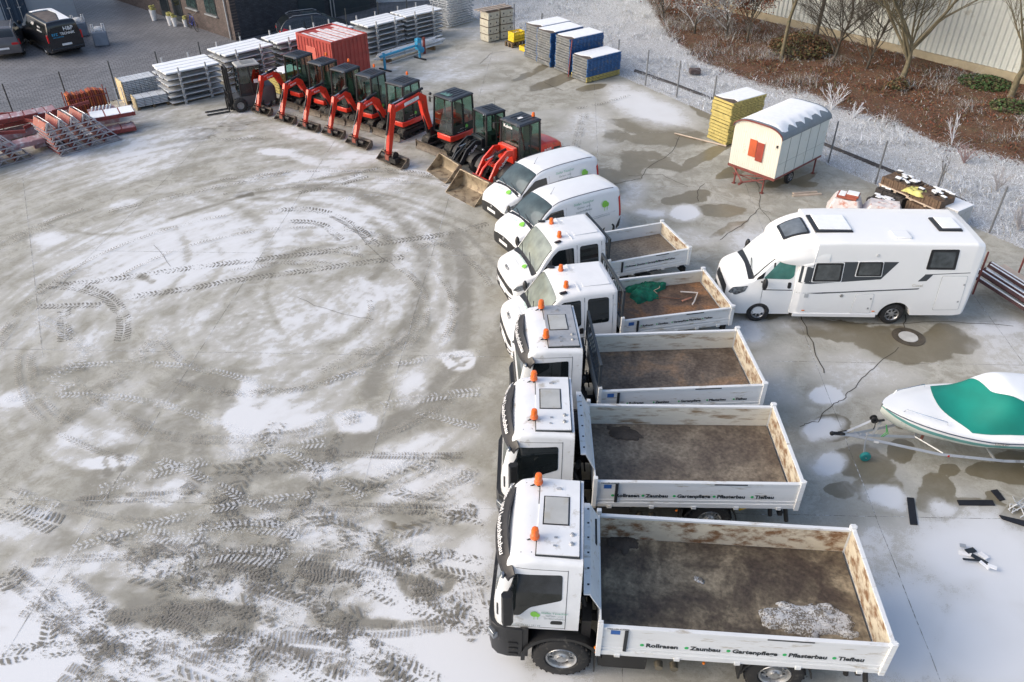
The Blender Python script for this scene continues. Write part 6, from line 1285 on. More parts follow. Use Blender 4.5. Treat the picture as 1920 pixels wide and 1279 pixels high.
    for sg in (1,-1):
        g = MB(); g.tube([(.42*k,sg*.5*k,.95*k),(.62*k,sg*.62*k,1.0*k)],.03); g.ball((.66*k,sg*.62*k,1.0*k),.07,10); g.build('headlight', [lampglass], root)
        g = MB(); g.tube([(.42*k,sg*.5*k,zt-.1),(.56*k,sg*.68*k,zt-.12)],.014); g.cb((.56*k,sg*.70*k,zt-.25),(.03,.12,.22)); g.build('mirror', black, co)
    # loader arms: curved, down to the bucket
    bx = 2.0*k
    for sg in (1,-1):
        y = sg*(.34*k if not big else .36*k); pts = [(.52*k,y,1.25*k),(.85*k,y,1.28*k),(1.3*k,y,1.0*k),(1.7*k,y,.45*k),(1.86*k,y,.22*k)]
        rings = []; P = [Vector(p) for p in pts]; hts = [.20,.26,.24,.18,.12]
        for i, p in enumerate(P):
            t = (P[min(i+1,4)]-P[max(i-1,0)]).normalized(); nn = Vector((-t.z,0,t.x)); h = hts[i]*k/2; rings.append([p+nn*h+Vector((0,.035*k,0)),p+nn*h-Vector((0,.035*k,0)),p-nn*h-Vector((0,.035*k,0)),p-nn*h+Vector((0,.035*k,0))])
        m = MB(); m.loft(rings); ao = m.build('lift_arm', armm, root, smooth=30, bevel=.01)
        if sg > 0 and words: 
            d = (P[2]-P[1]).normalized(); d2 = (P[3]-P[1]).normalized(); n2 = Vector((-d2.z,0,d2.x)); n2 = n2 if n2.z > 0 else -n2
            lettering('Kubota', .19*k, frame(P[1]+d2*.62*k+Vector((0,.045*k,0))-n2*.10, -d2, n2), inkwhite, ao, bold=.003, ex=.001)
        cyl_rod(root, (.6*k,sg*.22*k,.75*k), (1.25*k,sg*.26*k,.90*k), .045*k, .6)
    m = MB(); m.box(.42*k,.62*k,-.42*k,.42*k,.85*k,1.42*k); m.box(1.2*k,1.32*k,-.34*k,.34*k,.82*k,.96*k); m.tube([(1.25*k,0,1.15*k),(1.7*k,0,.85*k),(1.95*k,0,.5*k)],.05*k,8); m.box(1.82*k,1.92*k,-.42*k,.42*k,.10*k,.62*k)
    m.build('linkage', armm, root, smooth=30, bevel=.02)
    cyl_rod(root, (.60*k,0,1.30*k), (1.55*k,0,1.15*k), .05*k, .6)
    h = MB()
    for q in (-.12,-.06,.06,.12): h.tube([(.6*k,q*k,1.1*k),(1.0*k,q*k*1.3,1.35*k),(1.4*k,q*k,1.0*k),(1.8*k,q*k,.6*k)],.013,5)
    h.build('hose', chassis, root, smooth=60)
    w_ = 1.5 if not big else 1.75; s = 1.0*k
    pr = [(0,.62),(.03,.66),(.16,.70),(.18,.67),(.06,.60),(.03,.45),(.03,.2),(.10,.07),(.25,.02),(.86,.0),(.86,-.018),(.22,-.01),(.07,.04),(0,.2)]
    m = MB(); m.prism([(bx-.05+x*s, .025+z*s) for x, z in pr], -w_/2, w_/2)
    sd = [(0,.62),(.16,.69),(.55,.30),(.86,.02),(.86,-.01),(.22,0),(.07,.04),(0,.2)]
    for sg in (1,-1): y = sg*w_/2; m.prism([(bx-.05+x*s, .025+z*s) for x, z in sd], min(y,y+sg*.02), max(y,y+sg*.02))
    m.build('bucket', mudlite, root, smooth=35)
    return root
blk = mat('loader_black', (.02,.024,.028), .3, var=.2)
loader('compact wheel loader with black arms and black front frame', (-1.02,32.05,0), 215, .92, blk, red, False, True)
loader('larger wheel loader with red arms, open bucket beside the white van', (.25,30.55,0), 222, 1.10, red, red, True, True)
# forklift
root = thing('forklift', 'dark grey forklift with closed cab at the left end of the excavators', 'forklift', (-13.0,38.85,0), 209)
gm = mat('forklift_grey', (.09,.09,.095), .45, var=.15, dirt=.15, dcol=(.06,.06,.06))
for sg in (1,-1): wheel(root, .55, sg*.46, .33, .24, sg, 'loader', rimr=.17); wheel(root, -.75, sg*.42, .27, .2, sg, 'loader', rimr=.15)
B2 = Body([(.75,.25,.62,.36,.38,.4,.36,.05,0),(.5,.22,.72,.40,.42,.4,.40,.06,0),(-.3,.22,.80,.46,.48,.5,.46,.08,0),(-.8,.25,1.10,.52,.54,.6,.48,.12,.02),(-1.15,.3,1.08,.48,.50,.6,.42,.14,.02),(-1.28,.4,.95,.38,.40,.6,.34,.1,.0)])
m = MB(); B2.mesh(m, 20); m.build('body', gm, root, smooth=40)
co, c = cabbox(root, -.72, .42, -.46, .46, .78, 2.10, taper=.08, belt=1.2, roofm=mat('forklift_roof', (.35,.35,.34), .5, var=.15)); g = MB(); g.box(-.5,-.30,.462,.468,1.28,1.46); g.build('sticker', inkwhite, co); [setattr(ch_.data.materials.__class__, '_x', 0) if 0 else ch_.data.materials.__setitem__(0, glass_mat('dark_cab_glass', (.12,.2,.17), .1)) for ch_ in co.children if ch_.name.startswith('glass')]; g = MB(); g.box(-.70,.40,.452,.458,.72,1.30); g.build('door_panel', black, co)
g = MB()
for sg in (1,-1): g.box(.80,.90,sg*.30-.05,sg*.30+.05,.08,2.12); g.box(.90,.97,sg*.24-.04,sg*.24+.04,.10,2.08); g.tube([(.4,sg*.35,1.9),(.82,sg*.3,1.7)],.02)
for z in (.2,1.1,2.08): g.box(.82,.9,-.3,.3,z,z+.08)
g.cyl((.86,0,.15),(.86,0,1.5),.05,10); g.build('mast', chassis, root)
g = MB()
for z in (.18,.5): g.box(1.0,1.04,-.52,.52,z,z+.08)
for z in (.62,.95): g.box(1.0,1.02,-.50,.50,z,z+.03)
for k in range(8): y = -.5+k*.142; g.box(1.0,1.02,y,y+.015,.5,.96)
g.build('load_guard', chassis, root)
for sg in (1,-1): g = MB(); g.box(1.04,1.09,sg*.22-.05,sg*.22+.05,.04,.60); g.box(1.04,2.15,sg*.22-.05,sg*.22+.05,.03,.065); g.build('fork', chassis, root)
g = MB(); g.ball((.5,.45,1.72),.05,8); g.ball((.5,-.45,1.72),.05,8); g.build('work_lamp', lampglass, co)
g = MB(); g.ball((-.78,.28,2.02),.05,8); g.build('rear_lamp', lampglass, co)
# ---------------------------------------------------------------- stored material round the yard
frostmetal = mat('frosted_aluminium', (.60,.63,.66), .55, .2, var=.1, dirt=.12, dcol=(.28,.29,.3)); darkdeck = mat('dark_deck_side', (.07,.07,.075), .6, var=.2); plyedge = mat('plywood_brown', (.16,.11,.06), .7, var=.2)
def scaffold_stack(label, near, rz, L=2.75, W=1.9, n=6, h=1.6, snowy=True):
    """near: ground corner closest to the yard (start), rz: direction of the long side; decks on bracket racks"""
    a = math.radians(rz); root = thing('scaffold_deck_stack', label, 'scaffold decks', (near[0], near[1], 0), rz, 'stacks of scaffold decks along the mesh fence')
    for i in range(n):
        z = .12+(h-.2)*i/(n-1); top = i == n-1
        dx = rnd.uniform(-.06,.06); m = MB(); nb = 4; w_ = W/nb
        for k in range(nb):
            y0 = k*w_+.015+.004*i; e = rnd.uniform(-.05,.05); m.m = 0; m.box(dx+e, L+dx+e, y0, y0+w_-.05, z, z+.045); m.m = 1; m.box(dx+e+.02, L+dx+e-.02, y0+.02, y0+w_-.07, z-.05, z-.001)
            if top: m.m = 2; m.box(dx+e+.01, L+dx+e-.01, y0+.012, y0+w_-.062, z+.046, z+.075)
        m.build('deck_layer', [frostmetal if not top else frostmetal, darkdeck if i % 3 else plyedge, snow], root, smooth=0)
    for x in (L*.22, L*.72):
        m = MB(); 
        for y in (-.10, W+.06):
            m.box(x-.03, x+.03, y-.03, y+.03, 0, h+.22)
            for i in range(n): z = .10+(h-.2)*i/(n-1); m.cb((x,y-.05,z+.02),(.10,.16,.05), rx=.4); m.ball((x+.03,y-.12,z+.08),.028,6)
        for i in range(n): z = .06+(h-.2)*i/(n-1); m.box(x-.025, x+.025, -.10, W+.06, z-.035, z-.001)
        m.build('stacking_rack', steel, root, smooth=0)
    return root
scaffold_stack('scaffold deck stack with snow stripes next to the small wood pallets', (-16.85,38.95), 41, 2.75, 1.95, 6, 1.6)
scaffold_stack('scaffold deck stack half hidden behind the forklift', (-14.85,41.9), 46, 2.85, 1.85, 6, 1.6)
scaffold_stack('scaffold deck stack just left of the red container', (-12.60,44.2), 46, 2.7, 1.75, 6, 1.6)
scaffold_stack('scaffold deck stack peeping out behind the red container', (-10.5,46.05), 46, 2.1, 1.6, 5, 1.6)
scaffold_stack('scaffold deck stack just right of the red container', (-8.30,47.35), 46, 2.75, 1.7, 6, 1.62)
scaffold_stack('scaffold deck stack second right of the red container', (-6.30,49.5), 43, 2.75, 1.55, 7, 1.65)
root = thing('scaffold_frame_stack', 'pale stack of closely piled scaffold frames at the far end of the yard', 'scaffold frames', (-4.15,53.15,0), 48)
for i in range(14):
    z = .06+i*.15; m = MB(); e = rnd.uniform(-.08,.08)
    for y in (0, .75, 1.5): m.box(e, 2.4+e, y, y+.05, z, z+.06)
    for x in np.linspace(0.05, 2.3, 9): m.box(x+e, x+.05+e, -.1, 1.6, z+.061, z+.10)
    m.build('frame_layer', frostmetal, root, smooth=0)
# red container
root = thing('site_container', 'red corrugated steel container with snow on its roof', 'container', (-9.16,41.35,0), 49)
cred = mat('container_red', (.40,.062,.05), .5, var=.12, dirt=.14, dcol=(.26,.06,.05), dsc=2.5); L, W, Hc = 2.40, 2.92, 2.42
def corr(mb, p0, u, L, z0, z1, n_, d=.035, pitch=.26, cx=True):
    """corrugated sheet from p0 along unit u (2D), normal n_"""
    xs = []; s = 0
    while s < L-.01:
        for ds, dd in ((0,0),(.30,0),(.42,1),(.72,1),(.84,0)): 
            if s+ds*pitch <= L: xs.append((s+ds*pitch, dd*d))
        s += pitch
    xs.append((L, 0)); vs = []; fs = []
    for q, dd in xs:
        x = p0[0]+u[0]*q+n_[0]*dd; y = p0[1]+u[1]*q+n_[1]*dd; vs += [(x,y,z0),(x,y,z1)]
    for i in range(len(xs)-1): fs.append((2*i, 2*i+2, 2*i+3, 2*i+1))
    mb.add(vs, fs)
m = MB(); corr(m, (.05,.03), (1,0), L-.1, .14, Hc-.10, (0,-1)); corr(m, (L-.03,.05), (0,1), W-.1, .14, Hc-.10, (1,0)); corr(m, (.05,W-.03), (1,0), L-.1, .14, Hc-.10, (0,1)); corr(m, (.03,.05), (0,1), W-.1, .14, Hc-.10, (-1,0))
m.build('wall', cred, root, smooth=0, fix=False)
m = MB()
for x in (0, L-.09):
    for y in (0, W-.09): m.box(x, x+.09, y, y+.09, 0, Hc)
for z in (.02, Hc-.11):
    for y in (.0, W-.08): m.box(.09, L-.09, y, y+.08, z, z+.11)
    for x in (.0, L-.08): m.box(x, x+.08, .09, W-.09, z, z+.11)
m.build('frame', cred, root, smooth=0, bevel=.008)
m = MB(); m.box(-.015,.025,1.35,2.15,1.0,1.9) ; m.build('panel', mat('container_panel', (.55,.13,.10), .5, var=.1), root, bevel=.01)
m = MB(); m.box(.08,L-.08,.08,W-.08,Hc-.10,Hc-.05); m.m = 1
for k in range(7): m.box(.10+k*.33, .10+k*.33+.19+.05*(k%2), .12, W-.3-.25*(k%3), Hc-.049, Hc-.03)
m.build('roof', [cred, mat('thin_snow', (.72,.70,.72), .7, var=.15, dirt=.25, dcol=(.5,.35,.33), dsc=5)], root, smooth=0)
# blue trestle and steel poles beside the container
bl = mat('blue_paint', (.03,.30,.52), .45, var=.12, dirt=.12, dcol=(.3,.35,.38))
root = thing('blue_trestle', 'blue steel trestle on black feet beside the red container', 'trestle', (-7.2,44.4,0), 51)
m = MB(); m.box(.0,3.2,.0,.10,.75,.85); m.build('beam', bl, root, smooth=0)
for x in (.3, 3.05): m = MB(); m.box(x-.05,x+.05,.0,.1,.06,.75); m.box(x-.04,x+.04,-.02,.12,.85,1.15 if x > 1 else .95); m.m = 1; m.box(x-.06,x+.06,-.42,.5,.0,.06); m.build('leg', [bl, chassis], root, smooth=0)
m = MB(); m.box(2.85,3.15,-.06,.2,.55,1.15); m.lathe([(.02,-.03),(.17,-.03),(.17,.03),(.02,.03)],16,c=(3.28,.05,.45)); m.build('winch', bl, root, bevel=.02)
m = MB(); m.box(.35,3.0,.03,.07,.30,.34); m.build('crossbar', steel, root, smooth=0)
root = thing('pole_bundle', 'bundle of frosted steel poles behind the blue trestle', 'steel poles', (-7.6,45.3,0), 48)
for i in range(14):
    m = MB(); y = (i%5)*.13+rnd.uniform(-.03,.03); z = .28+(i//5)*.13; x0 = rnd.uniform(0,.8); m.cyl((x0,y,z),(x0+rnd.uniform(4.2,5.0),y+rnd.uniform(-.08,.08),z+rnd.uniform(-.02,.02)),.045,8); m.build('pole', frostmetal, root)
m = MB(); m.box(.9,1.0,-.15,.8,0,.22); m.box(4.3,4.4,-.15,.8,0,.22); m.build('bearer', plyedge, root, smooth=0)
m = MB(); 
for x in (3.4,3.5): m.box(x,x+.05,-.22,-.16,0,.95)
m.build('stanchion', redrust, root, smooth=0)
# concrete formwork crates at the far end
crem = mat('cream_crate', (.55,.52,.42), .7, var=.1, dirt=.15, dcol=(.35,.32,.26))
def crate(c, rz, z, label, first=False):
    root = thing('stacking_box', label, 'box', (c[0], c[1], z), rz, 'cream boxes stacked four high')
    m = MB(); m.box(0,.86,0,.80,.0,.40); m.build('box_body', crem, root, bevel=.015)
    m = MB(); 
    for x in (.15,.62): m.cb((x+.03,-.015,.2),(.05,.03,.08))
    m.build('grip', chassis, root)
    m = MB(); m.box(-.012,.872,-.012,.812,.401,.428); m.build('rim', mat('brown_edge', (.10,.07,.05), .7), root)
    return root
lv = ['bottom', 'second', 'third', 'top']
c0 = crate((-1.43,49.95), 40, .05, 'cream box, bottom of the left stack at the far end of the yard'); c1 = crate((-.66,50.62), 33, .05, 'cream box, bottom of the right stack at the far end of the yard')
for i in range(1, 4):
    dup(c0, (-1.43+rnd.uniform(-.02,.02),49.95,.05+.43*i), 40+rnd.uniform(-1,1), f'cream box, {lv[i]} of the left stack at the far end of the yard'); dup(c1, (-.66,50.62,.05+.43*i), 33+rnd.uniform(-1,1), f'cream box, {lv[i]} of the right stack at the far end of the yard')
m = MB(); 
for k in range(3): m.box(-.2,2.1,.1+k*.3,.22+k*.3,0,.05)
o = m.build('plank', tim, None, smooth=0); o.location = (-1.6,49.9,1.80); o.rotation_euler = (0,0,math.radians(38)); tag(o, 'loose boards lying across the tops of the cream boxes', 'boards')
yel = mat('yellow_plastic', (.80,.58,.03), .5, var=.1, dirt=.12, dcol=(.4,.28,.05))
def yellow_box(c, rz, z, label):
    root = thing('yellow_crate', label, 'crate', (c[0],c[1],z), rz, 'small yellow crates by the cream boxes')
    m = MB(); m.box(0,.85,0,.55,0,.03); 
    for x in (0,.82): m.box(x,x+.03,0,.55,.03,.26)
    for y in (0,.52): m.box(.03,.82,y,y+.03,.03,.09); m.box(.03,.82,y,y+.03,.19,.26); [m.box(q,q+.06,y+.002,y+.028,.09,.19) for q in np.linspace(.05,.72,6)]
    m.build('crate_body', yel, root, smooth=0); return root
y0 = yellow_box((.10,48.95), 38, .32, 'yellow crate on the dark pallet, lower one'); dup(y0, (.12,48.97,.59), 40, 'yellow crate on the dark pallet, upper one'); dup(y0, (.75,48.05,.02), 36, 'yellow crate alone on the ground beside the dark pallet')
def pallet(name, label, c, rz, L=1.2, W=.8, m_=None, z=0, h=.14):
    root = thing(name, label, 'pallet', (c[0],c[1],z), rz); m = MB()
    for k in range(5): y = k*(W-.12)/4; m.box(0,L,y,y+.12,h-.022,h)
    for x in (0,L/2-.05,L-.1): m.box(x,x+.1,0,W,.022,h-.024) if False else [m.box(x,x+.1,y,y+.1,.022,h-.024) for y in (0,W/2-.05,W-.1)]
    for y in (0,W/2-.05,W-.1): m.box(0,L,y,y+.1,0,.021)
    o = m.build('boards', m_ or plyedge, root, smooth=0); return root
pallet('pallet', 'dark pallet under the yellow crates', (0.0,48.85), 38, 1.0, .7, plyedge, 0, .28)
# formwork panel stacks
blu = mat('blue_panel_frame', (.035,.13,.33), .5, var=.15, dirt=.2, dcol=(.20,.20,.21)); gry = mat('grey_panel_end', (.17,.18,.185), .6, var=.2, dirt=.2, dcol=(.3,.29,.26)); yelp = mat('yellow_panel_frame', (.52,.43,.15), .55, var=.12, dirt=.15, dcol=(.3,.24,.1)); ply = mat('plywood_face', (.10,.075,.06), .7)
def panel_stack(name, label, c, rz, L, W, n, t, frame_m, end_m, group, z0=0.05, snowy=True, base=0):
    """c: ground corner nearest the camera; long side runs along rz, short side to the left of it"""
    root = thing(name, label, 'formwork panels', (c[0],c[1],0), rz, group)
    for i in range(n):
        z = z0+i*t; m = MB(); e = rnd.uniform(-.03,.03); f = rnd.uniform(-.02,.02); h = t*.80
        m.m = 1 if i < base else 0
        m.box(e,L+e,f,f+.05,z,z+h*.35); m.box(e,L+e,f,f+.05,z+h*.65,z+h); m.box(e,L+e,W-.05+f,W+f,z,z+h)
        for k in range(10): x = e+.02+(L-.12)*k/9; m.box(x,x+.07,f+.004,f+.046,z+h*.35,z+h*.65)
        m.m = 2; m.box(e+.0,e+.05,f+.051,W-.051+f,z,z+h); m.box(L+e-.05,L+e,f+.051,W-.051+f,z,z+h)
        m.m = 3; m.box(e+.051,L+e-.051,f+.051,W-.051+f,z+h-.03,z+h-.005)
        m.build('panel', [frame_m, yelp, end_m, ply], root, smooth=0)
    zt = z0+n*t-t*.2
    if snowy:
        m = MB(); q = [(.32,.02),(L-.02,.02),(L-.02,W-.02),(.12,W-.02),(.16,W*.6),(.42,W*.25)]; m.prism(q, zt, zt+.035, 'z'); m.build('snow_cover', snow, root, smooth=0, bevel=.012)
        m = MB(); m.box(.0,.42,0,W,zt-.002,zt+.006); m.build('panel_face', ply, root, smooth=0)
    return root
gb = 'blue formwork panel stacks'
panel_stack('blue_panel_stack', 'short blue formwork stack on yellow base panels, nearest the camera', (3.98,42.42), 37, 2.42, 1.24, 9, .137, blu, gry, gb, base=2)
panel_stack('blue_panel_stack', 'tall blue formwork stack behind the short one on yellow base panels', (3.10,43.85), 36, 2.40, 1.24, 14, .132, blu, gry, gb)
panel_stack('blue_panel_stack', 'third blue formwork stack from the front, tall and snow topped', (2.12,45.05), 36, 2.32, 1.26, 14, .132, blu, gry, gb)
panel_stack('blue_panel_stack', 'rearmost tall blue formwork stack, next to the yellow crates', (1.45,46.25), 36, 2.35, 1.2, 14, .132, blu, gry, gb)
o = MB().tube([(3.05,43.35,.05),(3.2,43.75,1.9)], .03, 6).build('red_pole', redrust, None); tag(o, 'red pole leaning on the tall blue formwork stack', 'pole')
panel_stack('yellow_panel_stack', 'tall stack of yellow formwork panels behind the cream site wagon', (9.55,33.85), 34, 2.10, 1.15, 13, .148, yelp, yelp, 'yellow formwork panel stacks')
panel_stack('yellow_panel_stack', 'low stack of yellow formwork panels between the forklift and the first excavator', (-11.9,40.6), 46, 1.5, 1.1, 7, .14, yelp, yelp, 'yellow formwork panel stacks')
o = stick('timber_strip', 'long thin board lying on the concrete before the yellow panel stack', 'board', [(1265,250),(1362,274)], .035, tim, .04, 4)
# site wagon
cream = mat('cream_sheet', (.72,.69,.60), .45, var=.04, dirt=.05, dcol=(.5,.42,.3), dsc=3); creamshade = mat('shaded_cream_sheet', (.66,.70,.66), .45, var=.04, dirt=.06, dcol=(.5,.48,.4), dsc=3); rustred = mat('rust_red_steel', (.20,.055,.045), .6, var=.2); roofg = mat('grey_roof_sheet', (.17,.21,.24), .5, var=.1)  # side wall sheet: cooler cream, the tone of the shaded side put into its colour
root = thing('site_wagon', 'cream site wagon with round snowy roof and red shutters', 'site wagon', (10.22,28.78,0), 42.5)
L, W, z0, z1 = 3.45, 2.12, .75, 2.44      # x along the long side, y towards the back-left gable edge
def roofz(y): t = (y-W/2)/(W/2); return z1+.25*(1-abs(t)**4)
m = MB(); pitch = .09; ys_ = [i*W/46 for i in range(47)]
vs = []; fs = []
for i, y in enumerate(ys_): d = -.014*(i % 2); vs += [(d, y, z0), (d, y, roofz(y) if 0 < i < 46 else z1)]
for i in range(46): fs.append((2*i, 2*i+2, 2*i+3, 2*i+1))
m.add(vs, fs); m.build('end_wall', cream, root, smooth=0, fix=False)
m = MB(); m.box(.02,L,.0,.05,z0,z1); m.box(.02,L,W-.05,W,z0,z1); m.prism([(y, z) for y, z in [(0,z0),(W,z0)]+[(y, roofz(y)) for y in reversed(np.linspace(0,W,12))]], L, L+.03, 'x'); m.m = 1
for x in (.62,1.35,2.05,2.75): m.box(x,x+.025,-.012,-.001,z0+.02,z1-.02)
m.box(0.03,L,-.010,-.001,z0+.55,z0+.556)
m.build('side_wall', [creamshade, mat('grey_strip_cover', (.35,.37,.36), .5)], root, smooth=0)
def arc(o, y): return roofz(min(max(y,0),W))+o
rp = [(y, arc(.02, y)) for y in np.linspace(0, W, 20)]; rp = [(-.05, z1-.10)]+rp+[(W+.05, z1-.10)]
m = MB(); m.prism(rp+[(y, z-.03) for y, z in reversed(rp)], -.05, L+.08, 'x'); m.m = 1; rp2 = [(y, z+.012) for y, z in rp]; m.prism(rp2+[(y, z-.05) for y, z in reversed(rp2)], -.09, -.05, 'x'); m.build('roof', [roofg, rustred], root, smooth=30)
m = MB(); ns = 48; nt_ = 14
for i in range(ns+1):
    x = .10+(L-.12)*i/ns; sc_ = abs(math.sin(x*5.4+.6)); y_lo = .02+.26*sc_**.6*(1 if x > .5 else .4)+.03*math.sin(x*17)
    for j in range(nt_+1): y = y_lo+(W-.12-y_lo)*j/nt_; m.v.append((x, y, arc(.02+.045*min(1, min(j, nt_-j)*.5, min(i, ns-i)*.5)+.004, y)))
for i in range(ns):
    for j in range(nt_): a = i*(nt_+1)+j; m.f.append((a, a+1, a+nt_+2, a+nt_+1)); m.mi.append(0)
m.build('roof_snow', snow, root, smooth=60)
orr = mat('orange_red_shutter', (.50,.10,.035), .5, var=.12)
m = MB(); m.box(-.035,-.016,.66,1.36,1.30,2.06); wo = m.build('window', cream, root, smooth=0)
m = MB(); m.box(-.06,-.036,.99,1.32,1.33,2.02); m.build('shutter', orr, wo, bevel=.008); m = MB(); m.box(-.055,-.036,.66,.98,1.22,1.98); m.build('shutter', mat('dark_red_shutter', (.33,.06,.04), .4, var=.2), wo, bevel=.008)
m = MB(); m.lathe([(.001,.02),(.05,.02),(.05,0)],12,c=(-.02,.95,2.42),ax='x'); m.build('vent_cap', cream, root); m = MB(); m.cb((-.03,.14,2.02),(.04,.06,.1)); m.build('wall_lamp', chassis, root)
m = MB(); m.box(-.04,L,-.02,.06,z0-.07,z0-.001); m.box(-.04,L,W-.06,W+.02,z0-.07,z0-.001); m.box(-.05,.03,0,W,z0-.095,z0-.005); m.box(L-.05,L,0,W,z0-.095,z0-.005); m.tube([(.0,.25,z0-.08),(-.55,W/2,.42)],.035,6); m.tube([(.0,W-.25,z0-.08),(-.55,W/2,.42)],.035,6); m.tube([(-.5,W/2,.42),(-.75,W/2,.40)],.05,8); m.tube([(.0,.5,z0-.1),(.0,W-.3,.35)],.02,5); m.tube([(.05,1.9,.38),(.05,.5,.38)],.02,5)
m.build('underframe', rustred, root, smooth=0)
for x, y in ((.0,.42),(-.02,1.72),(L-.25,.05),(L-.2,W-.1)): m = MB(); m.box(x-.025,x+.025,y-.025,y+.025,.02,z0-.05); m.box(x-.07,x+.07,y-.07,y+.07,0,.02); m.build('support_leg', rustred, root, smooth=0)
for y in (.25, W-.25): wheel(root, 1.6, y, .28, .16, -1 if y < 1 else 1)
o = MB().box(0,1.2,0,.12,0,.05).box(.1,1.1,.2,.32,0,.05).build('timber_block', tim, None, smooth=0); o.location = (11.1,28.75,.0); o.rotation_euler = (0,0,math.radians(8)); tag(o, 'timber blocks under the near side of the site wagon', 'timber')
# paving stone pallets by the right fence
pav = mat('brown_paver', (.13,.085,.055), .8, var=.35, sc_=9, bump=.2); pavr = mat('red_paver', (.33,.09,.06), .75, var=.2); pavd = mat('dark_paver', (.055,.05,.05), .7, var=.3)
def paver_pallet(label, c, rz, z, L=1.15, W=.85, h=.42, m_=pav, topn=12, snowy=True, grp='pallets of paving stones'):
    root = thing('paver_pallet', label, 'paving stones', (c[0],c[1],z), rz, grp)
    m = MB(); m.box(-.04,L+.04,-.04,W+.04,0,.035); m.m = 0
    for x in (0,L/2,L-.1): m.box(x,x+.1,0,W,-.09,-.001)
    m.build('pallet_board', tim, root, smooth=0)
    m = MB(); n = int(L/.10)
    for i in range(n):
        for j in (0, W-.2): x = i*L/n; m.box(x+.006, x+L/n-.006, j+rnd.uniform(-.012,.012), j+.2, .037, .037+h+rnd.uniform(-.02,.02))
        m.box(i*L/n+.006,(i+1)*L/n-.006,.201,W-.201,.037,.03+h*.96)
    m.build('stone_rows', m_, root, smooth=0)
    m = MB(); s = MB()
    for k in range(topn):
        x = rnd.uniform(.05,L-.2); y = rnd.uniform(.05,W-.15); a = rnd.uniform(-.5,.5); zz = .06+h+rnd.uniform(0,.06); m.cb((x+.1,y+.05,zz),(.22,.12,.08),rz=a,ry=rnd.uniform(-.2,.2)); s.cb((x+.1,y+.05,zz+.055),(.215,.115,.03),rz=a)
    m.build('loose_stones', pavd if m_ is pav else m_, root, smooth=0)
    if snowy: s.build('snow_caps', snow, root, smooth=0, bevel=.01)
    return root
paver_pallet('brown paving stones on a pallet, upper tier at the site wagon end', (14.1,28.2), -58, .80, 1.25, .85, .30)
paver_pallet('dark jumbled paving stones below the upper tier pallet', (13.95,28.15), -58, .09, 1.2, .8, .55, pavd, 16)
paver_pallet('brown paving stones on the upper pallet with the yellow sheet', (14.75,27.0), -58, .78, 1.2, .85, .32)
paver_pallet('brown paving stones on the lower pallet beside the motorhome roof', (14.65,26.95), -58, .09, 1.15, .85, .60, pav, 0, False)
paver_pallet('dark paving stones on the pallet next to the white block', (15.15,26.35), -58, .10, .60, .8, .34, pavd, 8)
paver_pallet('small dark heap of paving stones between wrapped pallets and upper tier', (13.45,27.6), -50, .09, .9, .6, .38, pavd, 14)
def sheet(name, label, cat, c, rx, ry, h, m_, seed, rz=0, group=None):
    m = MB(); n = 26
    for i in range(n+1):
        for j in range(n+1):
            u = i/n*2-1; v = j/n*2-1; r = max(abs(u), abs(v)); f = float(fbm(np.array(u*2.2+seed), np.array(v*2.2+seed), 4)); top = h*(1-max(0,(r-.62))/.38*(.55+.5*f)) if r > .62 else h+.10*(f-.5)
            m.v.append((u*rx*(1+.12*(f-.5)), v*ry*(1+.12*(f-.5)), max(top, .0)+.02*math.sin(u*9+seed)*math.cos(v*8)))
    for i in range(n):
        for j in range(n): a = i*(n+1)+j; m.f.append((a, a+n+1, a+n+2, a+1)); m.mi.append(0)
    o = m.build(name, m_, None, smooth=50); o.location = c; o.rotation_euler = (0,0,math.radians(rz)); return tag(o, label, cat, group)
foil = mat('crumpled_white_foil', (.72,.68,.67), .35, var=.1, dirt=.22, dcol=(.55,.24,.17), dsc=3, bump=.7, bsc=9)
sheet('wrapped_pallet', 'white foil wrapped pallet with red bricks on top, behind the motorhome', 'wrapped pallet', (12.5,27.15,0), .66, .60, .80, foil, 1, -25); sheet('wrapped_pallet', 'white foil wrapped pallet next to the one with red bricks', 'wrapped pallet', (13.75,26.7,0), .80, .56, .74, foil, 7, -20)
root = thing('red_bricks', 'flat red bricks on the foil wrapped pallet', 'bricks', (12.45,27.05,.83), -30)
m = MB(); m.box(-.35,.35,-.25,.25,.0,.09); m.box(-.05,.40,-.20,.2,.091,.17); m.build('bricks', pavr, root, smooth=0, bevel=.01); m = MB(); m.box(-.30,-.07,-.22,.22,.091,.11); m.box(-.03,.38,-.18,.18,.171,.20); m.build('snow_caps', snow, root, smooth=0, bevel=.01)
o = sheet('yellow_sheet', 'crumpled yellowish plastic sheet between the paving stone pallets', 'plastic sheet', (14.9,27.0,1.02), .40, .30, .14, mat('yellow_foil', (.55,.52,.16), .4, var=.2, bump=.6, bsc=12), 3, -50)
root = thing('block_pallet', 'pale grey block pallet with frosted top behind the motorhome', 'pallet load', (15.97,25.75,0), 33); m = MB(); m.box(0,.98,0,.86,.08,.86); m.build('blocks', mat('pale_blocks', (.52,.53,.53), .7, var=.08, dirt=.15, dcol=(.35,.34,.3)), root, bevel=.02); m = MB(); m.box(.0,.98,.0,.86,.862,.885); m.build('frost_top', snow, root, bevel=.01); m = MB(); [m.box(x,x+.1,0,.86,0,.079) for x in (0,.44,.88)]; m.build('bearer', plyedge, root, smooth=0)
root = thing('timber_bundle', 'bundle of dark snow striped planks behind the motorhome tail', 'planks', (14.9,21.9,0), -62)
